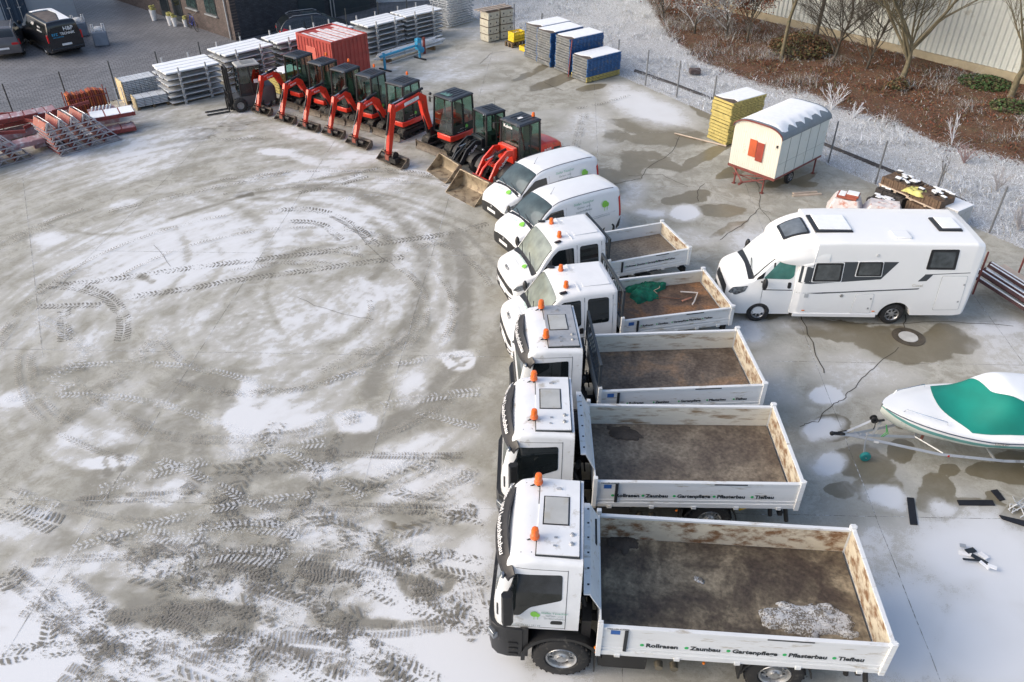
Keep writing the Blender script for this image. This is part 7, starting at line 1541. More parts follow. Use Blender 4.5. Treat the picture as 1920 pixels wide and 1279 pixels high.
for i in range(9):
    m = MB(); y = i*.12; e = rnd.uniform(-.15,.15); z = .12+.04*(i%3); m.m = 0; m.cb((1.2+e,y,z+.25+.16*(i%2)),(2.6,.11,.09),ry=.10); m.m = 1; m.cb((1.2+e,y,z+.31+.16*(i%2)),(2.5,.045,.02),ry=.10); m.build('plank', [mat('dark_plank', (.10,.05,.05), .7, var=.3), snow], root, smooth=0)
m = MB(); m.cb((1.1,1.25,.45),(2.2,.25,.05),ry=.12); m.build('pale_plank', tim, root, smooth=0)
for i, (x, y) in enumerate(((.2,-.15),(.5,1.45),(2.2,1.5),(-.2,.6))): m = MB(); m.cyl((x,y,0),(x-.03,y,1.15),.03,6); m.build('stake', rustred, root)
# red formwork racks at the left
purp = mat('frosted_red_steel', (.34,.20,.22), .55, var=.15, dirt=.3, dcol=(.5,.48,.52), dsc=4); pink = mat('salmon_sheet', (.30,.07,.05), .5, var=.12, dirt=.1, dcol=(.4,.3,.3)); steelr = mat('grey_frame_steel', (.36,.35,.38), .5, .3, var=.15)
def truss_rack(label, c, rz, L, W, n, dz=.225):
    root = thing('truss_stack', label, 'formwork frames', (c[0],c[1],0), rz, 'stacks of red truss frames at the left edge')
    for i in range(n):
        z = .06+i*dz; sx = -.05*i; top = i == n-1; m = MB(); m.m = 0; q = L-.12*i
        for y in (0, W): m.box(sx,sx+q,y-.03,y+.03,z-.04,z)
        for x in (0, q-.05): m.box(sx+x,sx+x+.05,.031,W-.031,z-.035,z-.005)
        k = 4
        for a in range(k):
            x0 = sx+.05+a*(q-.1)/k; x1 = x0+(q-.1)/k*.62; m.m = 1; h = dz*.8 if not top else .32
            for y in (.06, W-.12): m.prism([(x0,z+.002),(x0+.05,z+.002),(x0+(x1-x0)*.5+.03,z+h-.03),(x1-.05,z+.002),(x1,z+.002),(x0+(x1-x0)*.5+.06,z+h),(x0+(x1-x0)*.5-.04,z+h)], y, y+.05)
            m.m = 2; m.prism([(x0-.02,z+.01),(x0+(x1-x0)*.5-.05,z+h-.01),(x0+(x1-x0)*.5-.05,z+h+.004),(x0-.035,z+.02)], .13, W-.14)
            if top: m.m = 3; m.prism([(x0+(x1-x0)*.5+.07,z+h-.02),(x1+.1,z+.02),(x1+.12,z+.03),(x0+(x1-x0)*.5+.09,z+h)], .13, W-.14)
        m.build('truss_layer', [steelr, steelr, pink if top else redrust, snow], root, smooth=0)
    return root
truss_rack('stack of red and grey truss frames, six layers, in the open at the left', (-19.6,32.65), 47, 2.75, 1.5, 6); truss_rack('stack of red and grey truss frames cut off by the left picture edge', (-22.6,30.5), 47, 2.8, 1.4, 5)
def slab_stack(label, c, rz, L, W, z, m_, snowy, h=.22):
    root = thing('red_formwork_panel', label, 'formwork panel', (c[0],c[1],z), rz, 'dark red formwork panels'); m = MB(); m.box(0,L,0,W,0,h*.8)
    for k in range(4): x = L*k/3.2; m.box(x,x+.04,-.03,-.001,0,h); m.box(x,x+.04,W+.001,W+.03,0,h)
    m.build('panel', m_, root, smooth=0, bevel=.01); m = MB()
    for k in range(3): m.box(L*k/3+.03,L*(k+1)/3-.03,.03,W-.03,h*.8+.001,h*.8+.02)
    m.build('top_face', snow if snowy else purp, root, smooth=0); return root
slab_stack('snow covered dark red panel on top behind the truss stack', (-19.1,35.1), 30, 1.9, 1.0, .62, redrust, True, .2); slab_stack('frost free dark red panel at the bottom behind the truss stack', (-18.9,34.6), 30, 1.8, .8, .10, redrust, False, .2)
slab_stack('long frosted purple red panel, upper one behind the truss stacks', (-24.0,33.4), 38, 2.6, .9, .62, redrust, False); slab_stack('long frosted purple red panel, end piece beside the upper one', (-21.9,35.0), 38, 1.3, .9, .75, redrust, False); slab_stack('frosted purple red panel lying low behind the truss stacks', (-23.9,33.0), 42, 3.0, 1.0, .16, purp, False); slab_stack('frosted purple red panel between the two truss stacks', (-21.6,32.0), 44, 1.8, .7, .45, purp, False)
slab_stack('dark red panel standing deepest behind the truss stacks', (-23.8,34.6), 40, 3.3, .6, .35, redrust, False)
slab_stack('short purple red panel on top of the long frosted ones by the fence', (-22.6,34.0), 35, 1.6, .7, .95, redrust, False); slab_stack('frosted purple red panel leaning low right of the cut off truss stack', (-20.9,33.2), 46, 1.5, .8, .15, purp, False)
for i, (x, y, a_) in enumerate(((-24.6,33.0,60),(-22.9,33.6,65),(-21.9,34.6,-20),(-22.4,32.2,20),(-23.6,34.8,10),(-21.3,33.6,75),(-20.6,34.9,50))):
    o = MB().box(0,1.7,0,.05,0,.04).box(0,1.7,0,.05,.10,.14).box(0,1.7,.018,.032,.04,.10).build('red_beam', redrust, None, smooth=0); o.location = (x,y,1.12-.12*(i%3)); o.rotation_euler = (0,.05*(i%2),math.radians(a_)); tag(o, 'thin red steel beam lying across the frosted purple red panels', 'beam', 'red beams on the formwork panels')
root = thing('orange_prop_rack', 'rack of upright orange rusty props by the mesh fence', 'steel props', (-21.0,37.1,0), 38)
for i in range(16): m = MB(); x = i*.105; m.box(x,x+.075,rnd.uniform(-.03,.03),.5,.12+rnd.uniform(0,.05),1.15+rnd.uniform(-.06,.08)); m.build('prop', mat('orange_rust%d' % (i%3), [(.45,.12,.03),(.32,.06,.03),(.22,.05,.03)][i%3], .6, var=.25), root, smooth=0)
m = MB(); [m.box(x,x+.04,y,y+.04,0,1.2) for x in (-.08,1.75) for y in (-.05,.55)]; m.box(-.08,1.79,-.05,-.01,.1,.15); m.box(-.08,1.79,-.05,-.01,.9,.95); m.build('rack_frame', redrust, root, smooth=0)
root = thing('clamp_basket', 'bundle of pale steel clamps in front of the orange props', 'clamps', (-19.7,36.4,0), 30)
for i in range(6): m = MB(); x = i*.16; m.tube([(x,0,.6),(x+.15,.3,.75),(x+.1,.8,.55),(x+.2,1.0,.3)],.035,6); m.build('clamp', frostmetal, root)
m = MB(); m.box(-.1,1.1,-.1,.9,.0,.5); m.build('base_box', purp, root, smooth=0)
root = thing('hand_truck', 'pale steel trolley leaning beside the orange props', 'trolley', (-19.2,38.25,0), 30); m = MB(); m.tube([(0,0,.1),(0,.12,1.1),(.3,.12,1.1),(.3,0,.1)],.02,6); m.tube([(0,.05,.5),(.3,.05,.5)],.015,6); m.box(-.02,.32,-.2,0,.06,.09); m.build('frame', frostmetal, root)
for x in (-.05,.35): wheel(root, x, .05, .1, .05, 1)
palew = mat('pale_wood', (.62,.50,.30), .7, var=.12); 
def lath_stack(label, c, rz, L, W, h, nx, nz):
    root = thing('profile_pallet', label, 'pallet load', (c[0],c[1],0), rz, 'pallets of steel profiles with wooden ends'); 
    m = MB(); m.box(0,.05,0,W,.14,h); m.box(0,.04,.0,W,.0,.14) ; m.build('wooden_end', palew, root, smooth=0)
    m = MB()
    for i in range(nx):
        for j in range(nz): x = .06+(L-.06)*i/nx; z = .16+(h-.16)*j/nz; m.box(x+.01,x+(L-.06)/nx-.01,.02,W,z,z+(h-.16)/nz*.55)
    m.build('profile_bundle', frostmetal, root, smooth=0); m = MB(); m.box(.055,L,.05,W,.14,.157) ; [m.box(x,x+.1,0,W,0,.139) for x in (.06,L/2,L-.1)]; m.build('pallet', plyedge, root, smooth=0); return root
lath_stack('tall pallet of steel profiles with pale wooden end by the fence post', (-19.25,39.15), 40, 1.7, .9, 1.15, 8, 12); lath_stack('low pallet of steel profiles in front of the tall one', (-18.4,38.3), 36, 1.55, .75, .60, 4, 6)
# rubber strips and litter lying on the right
def ground_strip(label, pts, z=.02):
    P = [GP(*p) for p in pts]; m = MB(); m.prism([(p.x, p.y) for p in P], .006, .03, 'z'); o = m.build('rubber_strip', mat('black_rubber_strip', (.012,.013,.018), .6, var=.2), None, smooth=0); return tag(o, label, 'rubber strip', 'black rubber strips on the concrete')
ground_strip('black rubber strip below the boat trailer, pointing towards the camera', [(1700,934),(1713,935),(1720,985),(1706,984)]); ground_strip('black rubber strip lying crosswise under the boat', [(1794,939),(1860,939),(1865,949),(1798,948)]); ground_strip('short black rubber piece at the right, beside the crosswise strip', [(1857,921),(1869,919),(1884,938),(1874,940)]); ground_strip('black rubber strip at the right picture edge below the short piece', [(1873,967),(1930,980),(1930,991),(1878,974)])
root = thing('broken_panel', 'broken black and white panel pieces on the snow at the lower right', 'debris', GP(1812,1040), -35)
for i, (x, y, a, b, w_, bw) in enumerate(((0,0,.3,.10,.2,0),(.05,.14,.22,.12,.9,1),(.25,-.02,.34,.10,-.1,1),(.30,.12,.2,.13,-.5,0),(.12,-.15,.38,.05,.5,1),(.36,-.16,.22,.08,-.4,0),(-.12,.12,.12,.10,.3,2),(.5,-.14,.18,.10,.1,0))):
    m = MB(); m.cb((x,y,.02+.012*i),(a,b,.015),rz=w_,ry=.1*(i%3-1)); m.build('fragment', [inkwhite, ink, steel][bw], root, smooth=0)
root = thing('scrap_tangle', 'tangle of pale wire and scrap at the right edge', 'scrap', GP(1915,955), 0)
for i in range(14): m = MB(); a = rnd.uniform(0,6.28); m.tube([(rnd.uniform(-.2,.2),rnd.uniform(-.2,.2),.03),(rnd.uniform(-.3,.3),rnd.uniform(-.2,.2),rnd.uniform(.05,.3)),(.35*math.cos(a),.35*math.sin(a),.05)],.012,5); m.build('wire', frostmetal, root)
# ---------------------------------------------------------------- fences
fd_ = mat('anthracite_fence', (.05,.06,.065), .5); 
def meshfence(name, label, posts, h, m_, postm, pr, wires, group=None, topn=1, vs_=.0):
    root = thing(name, label, 'fence', (0,0,0), 0)
    for x, y in posts: m = MB(); m.cyl((x,y,-.1),(x,y,h),pr,8); m.ball((x,y,h),pr*1.1,8); m.build('post', postm, root)
    m = MB()
    for (x0,y0),(x1,y1) in zip(posts[:-1], posts[1:]):
        L = math.hypot(x1-x0,y1-y0); u = ((x1-x0)/L,(y1-y0)/L)
        for z in wires: m.tube([(x0,y0,z),((x0+x1)/2,(y0+y1)/2,z-.01),(x1,y1,z)],.0035,3)
        if vs_:
            for k in range(int(L/vs_)): q = k*vs_; m.add([(x0+u[0]*q,y0+u[1]*q,.05),(x0+u[0]*(q+.006),y0+u[1]*(q+.006),.05),(x0+u[0]*(q+.006),y0+u[1]*(q+.006),h-.1),(x0+u[0]*q,y0+u[1]*q,h-.1)],[(0,1,2,3)])
    m.build('wire_mesh', m_, root, smooth=0); return root
def lerp_posts(A, B, n): return [(A[0]+(B[0]-A[0])*k/n, A[1]+(B[1]-A[1])*k/n) for k in range(n+1)]
meshfence('mesh_fence', 'dark mesh fence with slim posts between paved court and yard', [(-28.3,31.6),(-25.9,34.1)]+[(-23.43,36.53),(-21.66,38.3),(-20.0,39.99),(-18.26,41.6),(-16.6,43.32),(-14.95,45.1),(-13.32,46.91),(-11.65,48.6),(-10.0,50.27),(-8.3,51.95),(-6.7,53.5),(-5.0,55.3)], 1.9, fd_, fd_, .035, np.linspace(.1,1.85,10), vs_=.12)
meshfence('wire_fence', 'wire fence with galvanised posts along the frosted grass', [(.13,51.86),(1.78,49.6),(3.1,47.6),(4.4,45.9),(5.76,44.08),(7.08,42.13),(8.42,40.3),(9.75,38.07),(11.0,36.0),(12.25,34.0),(13.55,32.08),(14.79,29.98),(16.10,27.77),(17.41,25.80),(18.8,23.6),(20.2,21.4)], 1.8, mat('fence_wire', (.35,.37,.38), .5, .4), mat('grey_fence_post', (.20,.21,.22), .5, .4), .036, (.1,.55,1.0,1.4,1.72), vs_=.0)
g = MB(); g.tube([(6.8,44.4,.06),(8.6,42.1,.05),(11.2,38.3,.05),(13.4,34.8,.05),(16.0,30.8,.05),(17.6,28.2,.05)],.09,6); tag(g.build('drain_pipe', mat('black_pipe', (.03,.03,.035), .7, var=.3), None), 'dark pipe lying in the frosted ditch behind the wire fence', 'pipe')
p = GP(1303,133,.15); o = MB().box(-.3,.3,-.2,.2,0,.28).build('manhole_block', mat('dark_block', (.08,.06,.06), .8), None, bevel=.05); o.location = (p.x,p.y,0.0); tag(o, 'small dark block standing in the frosted grass', 'block')
# ---------------------------------------------------------------- buildings and things of the court
def brick_mat(name, c1, c2, mo, rot):
    m, N, L, B = surf_mat(name); tc = N.new('ShaderNodeTexCoord'); s = N.new('ShaderNodeSeparateXYZ'); L.new(tc.outputs['Object'], s.inputs[0]); cm = N.new('ShaderNodeCombineXYZ'); L.new(s.outputs[0 if not rot else 1], cm.inputs[0]); L.new(s.outputs[2], cm.inputs[1])
    bk = N.new('ShaderNodeTexBrick'); L.new(cm.outputs[0], bk.inputs[0]); bk.inputs['Scale'].default_value = 1; bk.inputs['Brick Width'].default_value = .26; bk.inputs['Row Height'].default_value = .085; bk.inputs['Mortar Size'].default_value = .010; bk.inputs['Color1'].default_value = (*c1,1); bk.inputs['Color2'].default_value = (*c2,1); bk.inputs['Mortar'].default_value = (*mo,1)
    n = noise(N, L, tc.outputs['Object'], 3, 5); L.new(mixc(N, L, mrange(N, L, n, .4, .7, 0, .5), bk.outputs[0], (c1[0]*.5,c1[1]*.5,c1[2]*.5)), B.inputs['Base Color']); B.inputs['Roughness'].default_value = .8; return m
bld = thing('brick_office', 'dark brick building with tall windows beside the paved court', 'building', (-16.95,50.45,0), -42)
bm1 = brick_mat('brown_brick', (.095,.075,.07), (.15,.115,.105), (.05,.045,.045), False); bm2 = brick_mat('dark_brick', (.035,.04,.05), (.06,.065,.08), (.025,.027,.03), True)
# local x runs back along the left facade (towards -x), local y to the rear
m = MB(); m.box(-16,0,.0,.4,0,7); m.build('wall', bm1, bld, smooth=0); m = MB(); m.box(-.4,.0,.401,11.2,0,7); m.build('wall', bm2, bld, smooth=0); m = MB(); m.box(-16,-.0,.401,11.2,6.9,7.1); m.build('roof', cabgrey, bld, smooth=0)
frm = mat('window_frame_dark', (.03,.04,.045), .4); cur = mat('window_curtain', (.025,.045,.045), .15, var=.5, sc_=6)
for x in (-2.3,-4.6,-9.6):
    m = MB(); m.box(x-.65,x+.65,-.03,.05,1.15,3.6); w_ = m.build('window', frm, bld, bevel=.01); m = MB(); m.box(x-.57,x-.04,-.045,-.031,1.25,3.5); m.box(x+.04,x+.57,-.045,-.031,1.25,3.5); m.build('pane', cur, w_, smooth=0); m = MB(); m.box(x-.7,x+.7,-.14,-.0,1.08,1.14); m.build('sill', steel, w_, smooth=0)
for x in (-6.6,-8.3): m = MB(); m.box(x-.6,x+.6,-.04,.05,0,2.6); dd = m.build('door', frm, bld, bevel=.01); m = MB(); m.box(x-.45,x+.45,-.055,-.041,.4,2.4); m.build('pane', darkglass, dd, smooth=0)
m = MB(); m.cyl((-.45,-.08,0),(-.45,-.08,6.9),.05,10); m.build('downpipe', steel, bld); m = MB(); m.box(-1.2,-.9,-.16,-.0,3.0,3.3); m.build('wall_lamp', inkwhite, bld)
m = MB(); m.box(-7.55,-7.15,-.1,-.0,1.7,2.2); m.build('wall_sign', inkwhite, bld, bevel=.01); m = MB(); m.box(-7.47,-7.23,-.115,-.101,1.8,2.05); m.build('wall_sign_mark', blu, bld, smooth=0)
m = MB(); m.box(-.03,.06,4.8,6.8,.0,4.2); m.box(.0,.05,7.2,10.6,0,5); gt = m.build('gate', mat('anthracite_gate', (.02,.035,.045), .4, var=.1), bld, bevel=.01); m = MB(); m.box(.061,.07,5.0,6.6,2.2,4.0); m.build('pane', mat('green_glass_pane', (.03,.09,.09), .1, var=.4), gt, smooth=0)
for k in range(3): m = MB(); m.box(.4+0,.45,7.0+k*.25,7.05+k*.25,0,2.6); m.build('steel_post', steel, bld, smooth=0) if k < 2 else None
wal = thing('white_hall', 'plain white hall wall behind the scaffold stacks', 'building', (-9.5,60.0,0), 12); m = MB(); m.box(-.5,9,0,6,0,5.5); m.build('wall', mat('white_render', (.66,.69,.72), .7, var=.04), wal, smooth=0)
wl2 = thing('light_grey_building', 'pale wall at the left picture edge beside the dark blue container', 'building', (-33.6,52.0,0), -48); m = MB(); m.box(-8,0,0,6,0,5); m.build('wall', mat('pale_wall', (.42,.45,.48), .7, var=.05), wl2, smooth=0)
sh = thing('shipping_container', 'dark blue container with locking bars behind the black van', 'container', (-33.4,52.6,0), 28); cb_ = mat('container_blue', (.03,.055,.09), .5, var=.15, dirt=.1, dcol=(.1,.1,.12)); m = MB(); corr(m, (0,.0), (1,0), 2.6, .1, 2.7, (0,-1), .03); m.box(0,2.6,.05,5.5,.1,2.75); m.build('shell', cb_, sh, smooth=0, fix=False)
for x in (.35,.9,1.6,2.2): m = MB(); m.cyl((x,-.08,.15),(x,-.08,2.6),.02,6); m.box(x-.1,x+.1,-.13,-.09,1.2,1.26); m.build('locking_bar', steel, sh)
m = MB(); m.box(.1,.75,-.3,-.2,.2,1.3); m.build('white_panel', inkwhite, sh, smooth=0)
def planter(label, px, py, s=1.):
    s *= .68
    p = GP(px, py, 0); root = thing('planter', label, 'planter', p, 0, 'white planters at the office entrance'); m = MB(); m.lathe([(.001,0),(.19*s,0),(.28*s,.85*s),(.25*s,.85*s),(.22*s,.75*s),(.001,.75*s)],18,ax='z'); m.build('pot', inkwhite, root); m = MB()
    for k in range(26): a = rnd.uniform(0,6.28); r = rnd.uniform(.02,.26)*s; m.ball((r*math.cos(a),r*math.sin(a),.85*s+rnd.uniform(0,.35)*s*(1-r)),rnd.uniform(.04,.09),6)
    m.build('plant', mat('yellow_flower', (.45,.42,.15), .8, var=.4, sc_=9), root); return root
planter('white planter with yellow plant, leftmost at the office entrance', 290, 38, 1.15); planter('white planter with yellow plant, rear one of the pair at the entrance', 320, 47, 1.0); planter('white planter with white frost, front one of the pair at the entrance', 329, 49, .95); planter('slim pale planter next to the bicycle', 349, 50, .8)
p = GP(371,57); root = thing('bicycle', 'blue bicycle leaning against the brick office wall', 'bicycle', (p.x-.3,p.y+.1,0), -50)
for x in (-.52,.52): m = MB(); m.lathe([(.31,-.015),(.34,-.015),(.34,.015),(.31,.015),(.31,-.015)],24,c=(x,0,.34)); [m.cyl((x,0,.34),(x+.31*math.cos(a),0,.34+.31*math.sin(a)),.004,3) for a in np.linspace(0,6.28,9)[:-1]]; m.build('wheel', rubber, root)
m = MB(); m.tube([(-.52,0,.34),(-.15,0,.85),(.38,0,.85),(.52,0,.34)],.022,6); m.tube([(-.15,0,.85),(0,0,.30),(.38,0,.85)],.022,6); m.tube([(-.52,0,.34),(0,0,.30)],.02,6); m.build('frame', mat('bike_blue', (.04,.06,.3), .4), root); m = MB(); m.box(-.28,-.05,-.06,.06,.92,.97); m.cyl((-.15,0,.85),(-.15,0,.93),.015,6); m.build('saddle', black, root); m = MB(); m.tube([(.3,-.28,1.05),(.4,-.05,1.0),(.4,.05,1.0),(.3,.28,1.05)],.015,6); m.cyl((.38,0,.85),(.4,0,1.0),.015,6); m.build('handlebar', alu, root)
def bigbag(label, px, py):
    p = GP(px, py, 0); root = thing('big_bag', label, 'big bag', p, 25, 'grey big bags on the paved court'); m = MB(); m.box(-.42,.42,-.42,.42,0,.85); m.build('bag', mat('grey_bag_fabric', (.24,.27,.32), .8, var=.15), root, bevel=.08)
    for x, y in ((-.3,-.3),(.3,-.3),(.3,.3),(-.3,.3)): m = MB(); m.tube([(x-.08,y,.82),(x-.05,y,1.15),(x+.05,y,1.15),(x+.08,y,.82)],.03,5); m.build('loop', inkwhite, root)
    m = MB(); m.ball((0,0,.88),.33,12,(1,1,.6)); m.build('filling', mat('pale_filling', (.5,.52,.54), .8, var=.3, sc_=12), root)
bigbag('grey big bag with white loops standing alone on the paved court', 192, 84); bigbag('grey big bag right behind the black van', 154, 66)
# hall beyond the trees
A = Vector((8.2,64.5,0)); Bp = Vector((27.9,40.2,0)); d = (Bp-A).normalized(); L = (Bp-A).length+14
hall = thing('warehouse', 'long pale warehouse wall of ribbed panels behind the bare trees', 'building', A, math.degrees(math.atan2(d.y, d.x)))
hm = mat('pale_ribbed_panel', (.60,.63,.60), .45, var=.04, dirt=.05, dcol=(.45,.45,.4), dsc=1.5)
m = MB(); corr(m, (0,0), (1,0), L, .7, 11, (0,-1), .05, .32); m.build('wall', hm, hall, smooth=0, fix=False); m = MB(); m.box(0,L,.06,.3,.0,11.2); m.build('wall_core', mat('wall_core', (.5,.5,.48), .6), hall, smooth=0); m = MB(); m.box(0,L,-.12,.05,-.2,.69); m.build('plinth', mat('beige_plinth', (.42,.36,.25), .8, var=.1), hall, smooth=0)
m = MB(); m.box(0,L,-.3,16,11.2,11.5); m.build('roof', cabgrey, hall, smooth=0)
# ---------------------------------------------------------------- vegetation
R_ = np.random.RandomState(11)
def scatter_blades(name, P, length, width, bend, mats, probs, label, cat, tilt=.6, seg=2):
    n = len(P); az = R_.rand(n)*2*PI; cl_ = np.clip((fbm(P[:,0]*.9, P[:,1]*.9+20, 3)-.3)*2.6, .25, 1.8); ln = length*(.4+R_.rand(n))*cl_; wd = width*(.6+.8*R_.rand(n)); tl = tilt*(.3+R_.rand(n)); az2 = az+R_.rand(n)*.8
    dx = np.cos(az2); dy = np.sin(az2); sx = -np.sin(az); sy = np.cos(az); V = np.zeros((n, (seg+1)*2, 3))
    for k in range(seg+1):
        t = k/seg; h = ln*t*(1-.35*bend*t); o = ln*tl*(t**1.5)*(1+bend*t); w_ = wd*(1-.75*t)
        for s, q in ((0,-1),(1,1)): V[:,2*k+s,0] = P[:,0]+dx*o+sx*w_*q/2; V[:,2*k+s,1] = P[:,1]+dy*o+sy*w_*q/2; V[:,2*k+s,2] = P[:,2]+h
    b = (np.arange(n)*(seg+1)*2)[:,None]; Q = np.concatenate([b+np.array([2*k,2*k+1,2*k+3,2*k+2]) for k in range(seg)], 0)
    mi = np.tile(R_.choice(len(mats), n, p=probs), seg); o = np_mesh(name, V.reshape(-1,3), Q, mats, mi); return tag(o, label, cat, kind='stuff')
def leaf_mat(name, col, rough=.8):
    m, N, L, B = surf_mat(name); g = N.new('ShaderNodeNewGeometry'); r = mrange(N, L, g.outputs['Random Per Island'], 0, 1, .6, 1.4, False); v = N.new('ShaderNodeVectorMath'); v.operation = 'SCALE'; v.inputs[0].default_value = col; L.new(r, v.inputs['Scale']); L.new(v.outputs[0], B.inputs['Base Color']); B.inputs['Roughness'].default_value = rough; return m
frostb = leaf_mat('frosted_blade', (.68,.71,.75)); frostg = leaf_mat('frosted_grey_blade', (.42,.44,.44)); strawb = leaf_mat('straw_blade', (.30,.25,.16)); browb = leaf_mat('brown_leaf', (.17,.085,.04)); redb = leaf_mat('red_brown_leaf', (.21,.07,.04)); darkb = leaf_mat('dark_leaf', (.06,.035,.022)); olive = leaf_mat('olive_blade', (.12,.12,.05)); barkish = leaf_mat('twig_brown', (.12,.09,.07)); greenb = leaf_mat('green_blade', (.05,.10,.03))
def region(n, x0, x1, y0, y1, fn):
    X = R_.uniform(x0, x1, n); Y = R_.uniform(y0, y1, n); px, py = to_px(X, Y); k = fn(X, Y, px, py); return np.stack([X[k], Y[k], ground_z(X[k], Y[k])], 1)
beyond = lambda X, Y: (side(FR, X, Y) < -.12) & (X > -2)
inv = lambda px, py: (px > -60) & (px < 2000) & (py > -90) & (py < 900)
hallside = lambda X, Y: (X-8.2)*(40.2-64.5)-(Y-64.5)*(27.9-8.2) > -8
P = region(240000, -2, 30, 12, 66, lambda X, Y, px, py: beyond(X, Y) & inv(px, py) & hallside(X, Y) & (frostness(px, py) > R_.rand(len(X))*.9+.05))
scatter_blades('frosted_grass', P, .26, .02, .9, [frostb, frostg, strawb], [.74,.19,.07], 'white frosted grass along the wire fence', 'grass', .9)
P = region(260000, 2, 36, 24, 66, lambda X, Y, px, py: beyond(X, Y) & inv(px, py) & hallside(X, Y) & (frostness(px, py) < R_.rand(len(X))*.9+.05))
scatter_blades('leaf_litter', P, .12, .045, .6, [browb, redb, darkb, olive, frostg], [.36,.26,.22,.10,.06], 'red brown leaf litter and low plants under the trees', 'leaf litter', 1.2)
P = region(9000, 2, 36, 24, 66, lambda X, Y, px, py: beyond(X, Y) & inv(px, py) & hallside(X, Y) & (frostness(px, py) < .5) & (fbm(X*.5, Y*.5, 3) > .5))
scatter_blades('dry_stalks', P, .5, .016, .7, [frostb, strawb, browb, frostg], [.25,.3,.25,.2], 'dry stalks between the fallen leaves', 'stalks', .8)
P = region(110000, 8, 36, 34, 66, lambda X, Y, px, py: beyond(X, Y) & inv(px, py) & hallside(X, Y) & (frostness(px, py) < .75) & (fbm(X*.45+4, Y*.45, 4)+.22*np.clip((150-py)/80,0,1)*np.clip((1660-px)/90,0,1) > .58))
scatter_blades('brushwood', P, .6, .011, .9, [frostg, frostb, barkish, strawb], [.36,.16,.32,.16], 'frosted twiggy brushwood between the trees', 'brushwood', .7, 3)
bark = mat('tree_bark', (.14,.12,.075), .85, var=.3, sc_=5, dirt=.2, dcol=(.08,.09,.05), bump=.5, bsc=20); barkd = mat('dark_bark', (.07,.062,.05), .85, var=.3, sc_=6); barkf = mat('frosted_bark', (.42,.43,.44), .85, var=.3, sc_=6)
def tree(name, label, px, py, h, r0, m_, seed, spread=1.0, low=.3, depth=5, leaves=None, nleaf=0, group=None, forks=5, lean=(0,0), twigm=None, zb=.2, bl=None):
    rn = random.Random(seed); p = GP(px, py, zb); p.z = float(ground_z(np.array(p.x), np.array(p.y)))-.05; root = thing(name, label, 'tree', p, 0, group)
    tips = []; tm = MB(); cm = MB()
    def grow(mb, p0, d, ln, r, lv):
        n = 4 if lv < 3 else 3; pts = [p0]; q = p0.copy(); dd = d.copy()
        for k in range(n): dd = (dd+Vector((rn.uniform(-1,1),rn.uniform(-1,1),rn.uniform(-.5,.5)))*.17).normalized(); q = q+dd*ln/n; pts.append(q.copy())
        mb.tube(pts, r, 7 if lv < 2 else (5 if lv < 3 else 3), max(r*.5, .004)); 
        if lv >= depth: tips.append((pts[-1], dd)); tips.append((pts[-2], dd)); return
        nb = forks if lv == 0 else rn.choice((3,4,4,5) if lv < 3 else (3,4))
        for k in range(nb):
            t = (low+(1-low)*(k+rn.random())/nb) if lv == 0 else .25+.75*(k+rn.random())/nb; i = min(int(t*n), n-1); b = pts[i].lerp(pts[i+1], t*n-i); a = rn.uniform(0,2*PI)+k*2.4; el = rn.uniform(.35,.9) if lv == 0 else rn.uniform(-.1,.7)
            side_ = Vector((math.cos(a),math.sin(a),0)); nd = (dd*rn.uniform(.5,.9)+side_*spread*rn.uniform(.5,1.0)+Vector((0,0,.18))).normalized()
            grow(cm, b, nd, bl*rn.uniform(.7,1.15) if (lv == 0 and bl) else ln*rn.uniform(.42,.68)*(1 if lv else .8), r*rn.uniform(.36,.55), lv+1)
        if lv > 0: grow(cm, pts[-1], dd, ln*.55, r*.5, lv+1)
    grow(tm, Vector((0,0,0)), Vector((lean[0],lean[1],1)).normalized(), h, r0, 0)
    tm.build('trunk', m_, root, smooth=60); cr_ = cm.build('crown', twigm or m_, root, smooth=0, fix=False)
    if leaves:
        V = []; Q = []; M_ = []
        for i in range(nleaf):
            t, dd = rn.choice(tips); c = t+Vector((rn.gauss(0,.22),rn.gauss(0,.22),rn.gauss(0,.18))); a = Vector((rn.uniform(-1,1),rn.uniform(-1,1),rn.uniform(-1,1))).normalized()*.055; b = a.cross(Vector((rn.uniform(-1,1),rn.uniform(-1,1),rn.uniform(-1,1)))).normalized()*.04
            k = len(V); V += [c-a, c-b, c+a, c+b]; Q.append((k,k+1,k+2,k+3)); M_.append(rn.randrange(len(leaves)))
        o = np_mesh('leaves', np.array([tuple(v) for v in V]), np.array(Q), leaves, np.array(M_)); o.parent = root
    return root
tg = 'bare trees in front of the warehouse'
tree('bare_tree', 'large many-stemmed bare tree in the middle of the warehouse wall', 1690, 156, 2.0, .17, bark, 5, .66, .35, 5, group=tg, forks=9, zb=.3, bl=4.6)
tree('bare_tree', 'bare tree with pale trunk at the right picture edge', 1895, 182, 4.2, .17, bark, 9, .8, .25, 5, group=tg, forks=8, zb=.3, bl=4.2)
tree('slim_tree', 'slim straight trunked tree left of the large bare one', 1465, 108, 9, .11, bark, 13, .7, .3, 4, group=tg, forks=14, zb=.3, lean=(.12,0), bl=2.2)
tree('slim_tree', 'slim dark trunked tree behind the straight one, close to the wall', 1527, 80, 9, .12, barkd, 21, .7, .3, 4, group=tg, forks=14, zb=.3, lean=(.16,0), bl=2.2)
tree('thicket_tree', 'dense twiggy tree between the slim trunks and the large bare tree', 1560, 118, 2.6, .08, barkd, 33, .9, .15, 5, group=tg, forks=12, zb=.3, lean=(.2,0), bl=2.4); tree('thicket_tree', 'dense twiggy bush tree touching the large bare tree on its left', 1625, 128, 2.4, .07, barkd, 37, .9, .12, 5, group=tg, forks=12, zb=.3, bl=2.4)
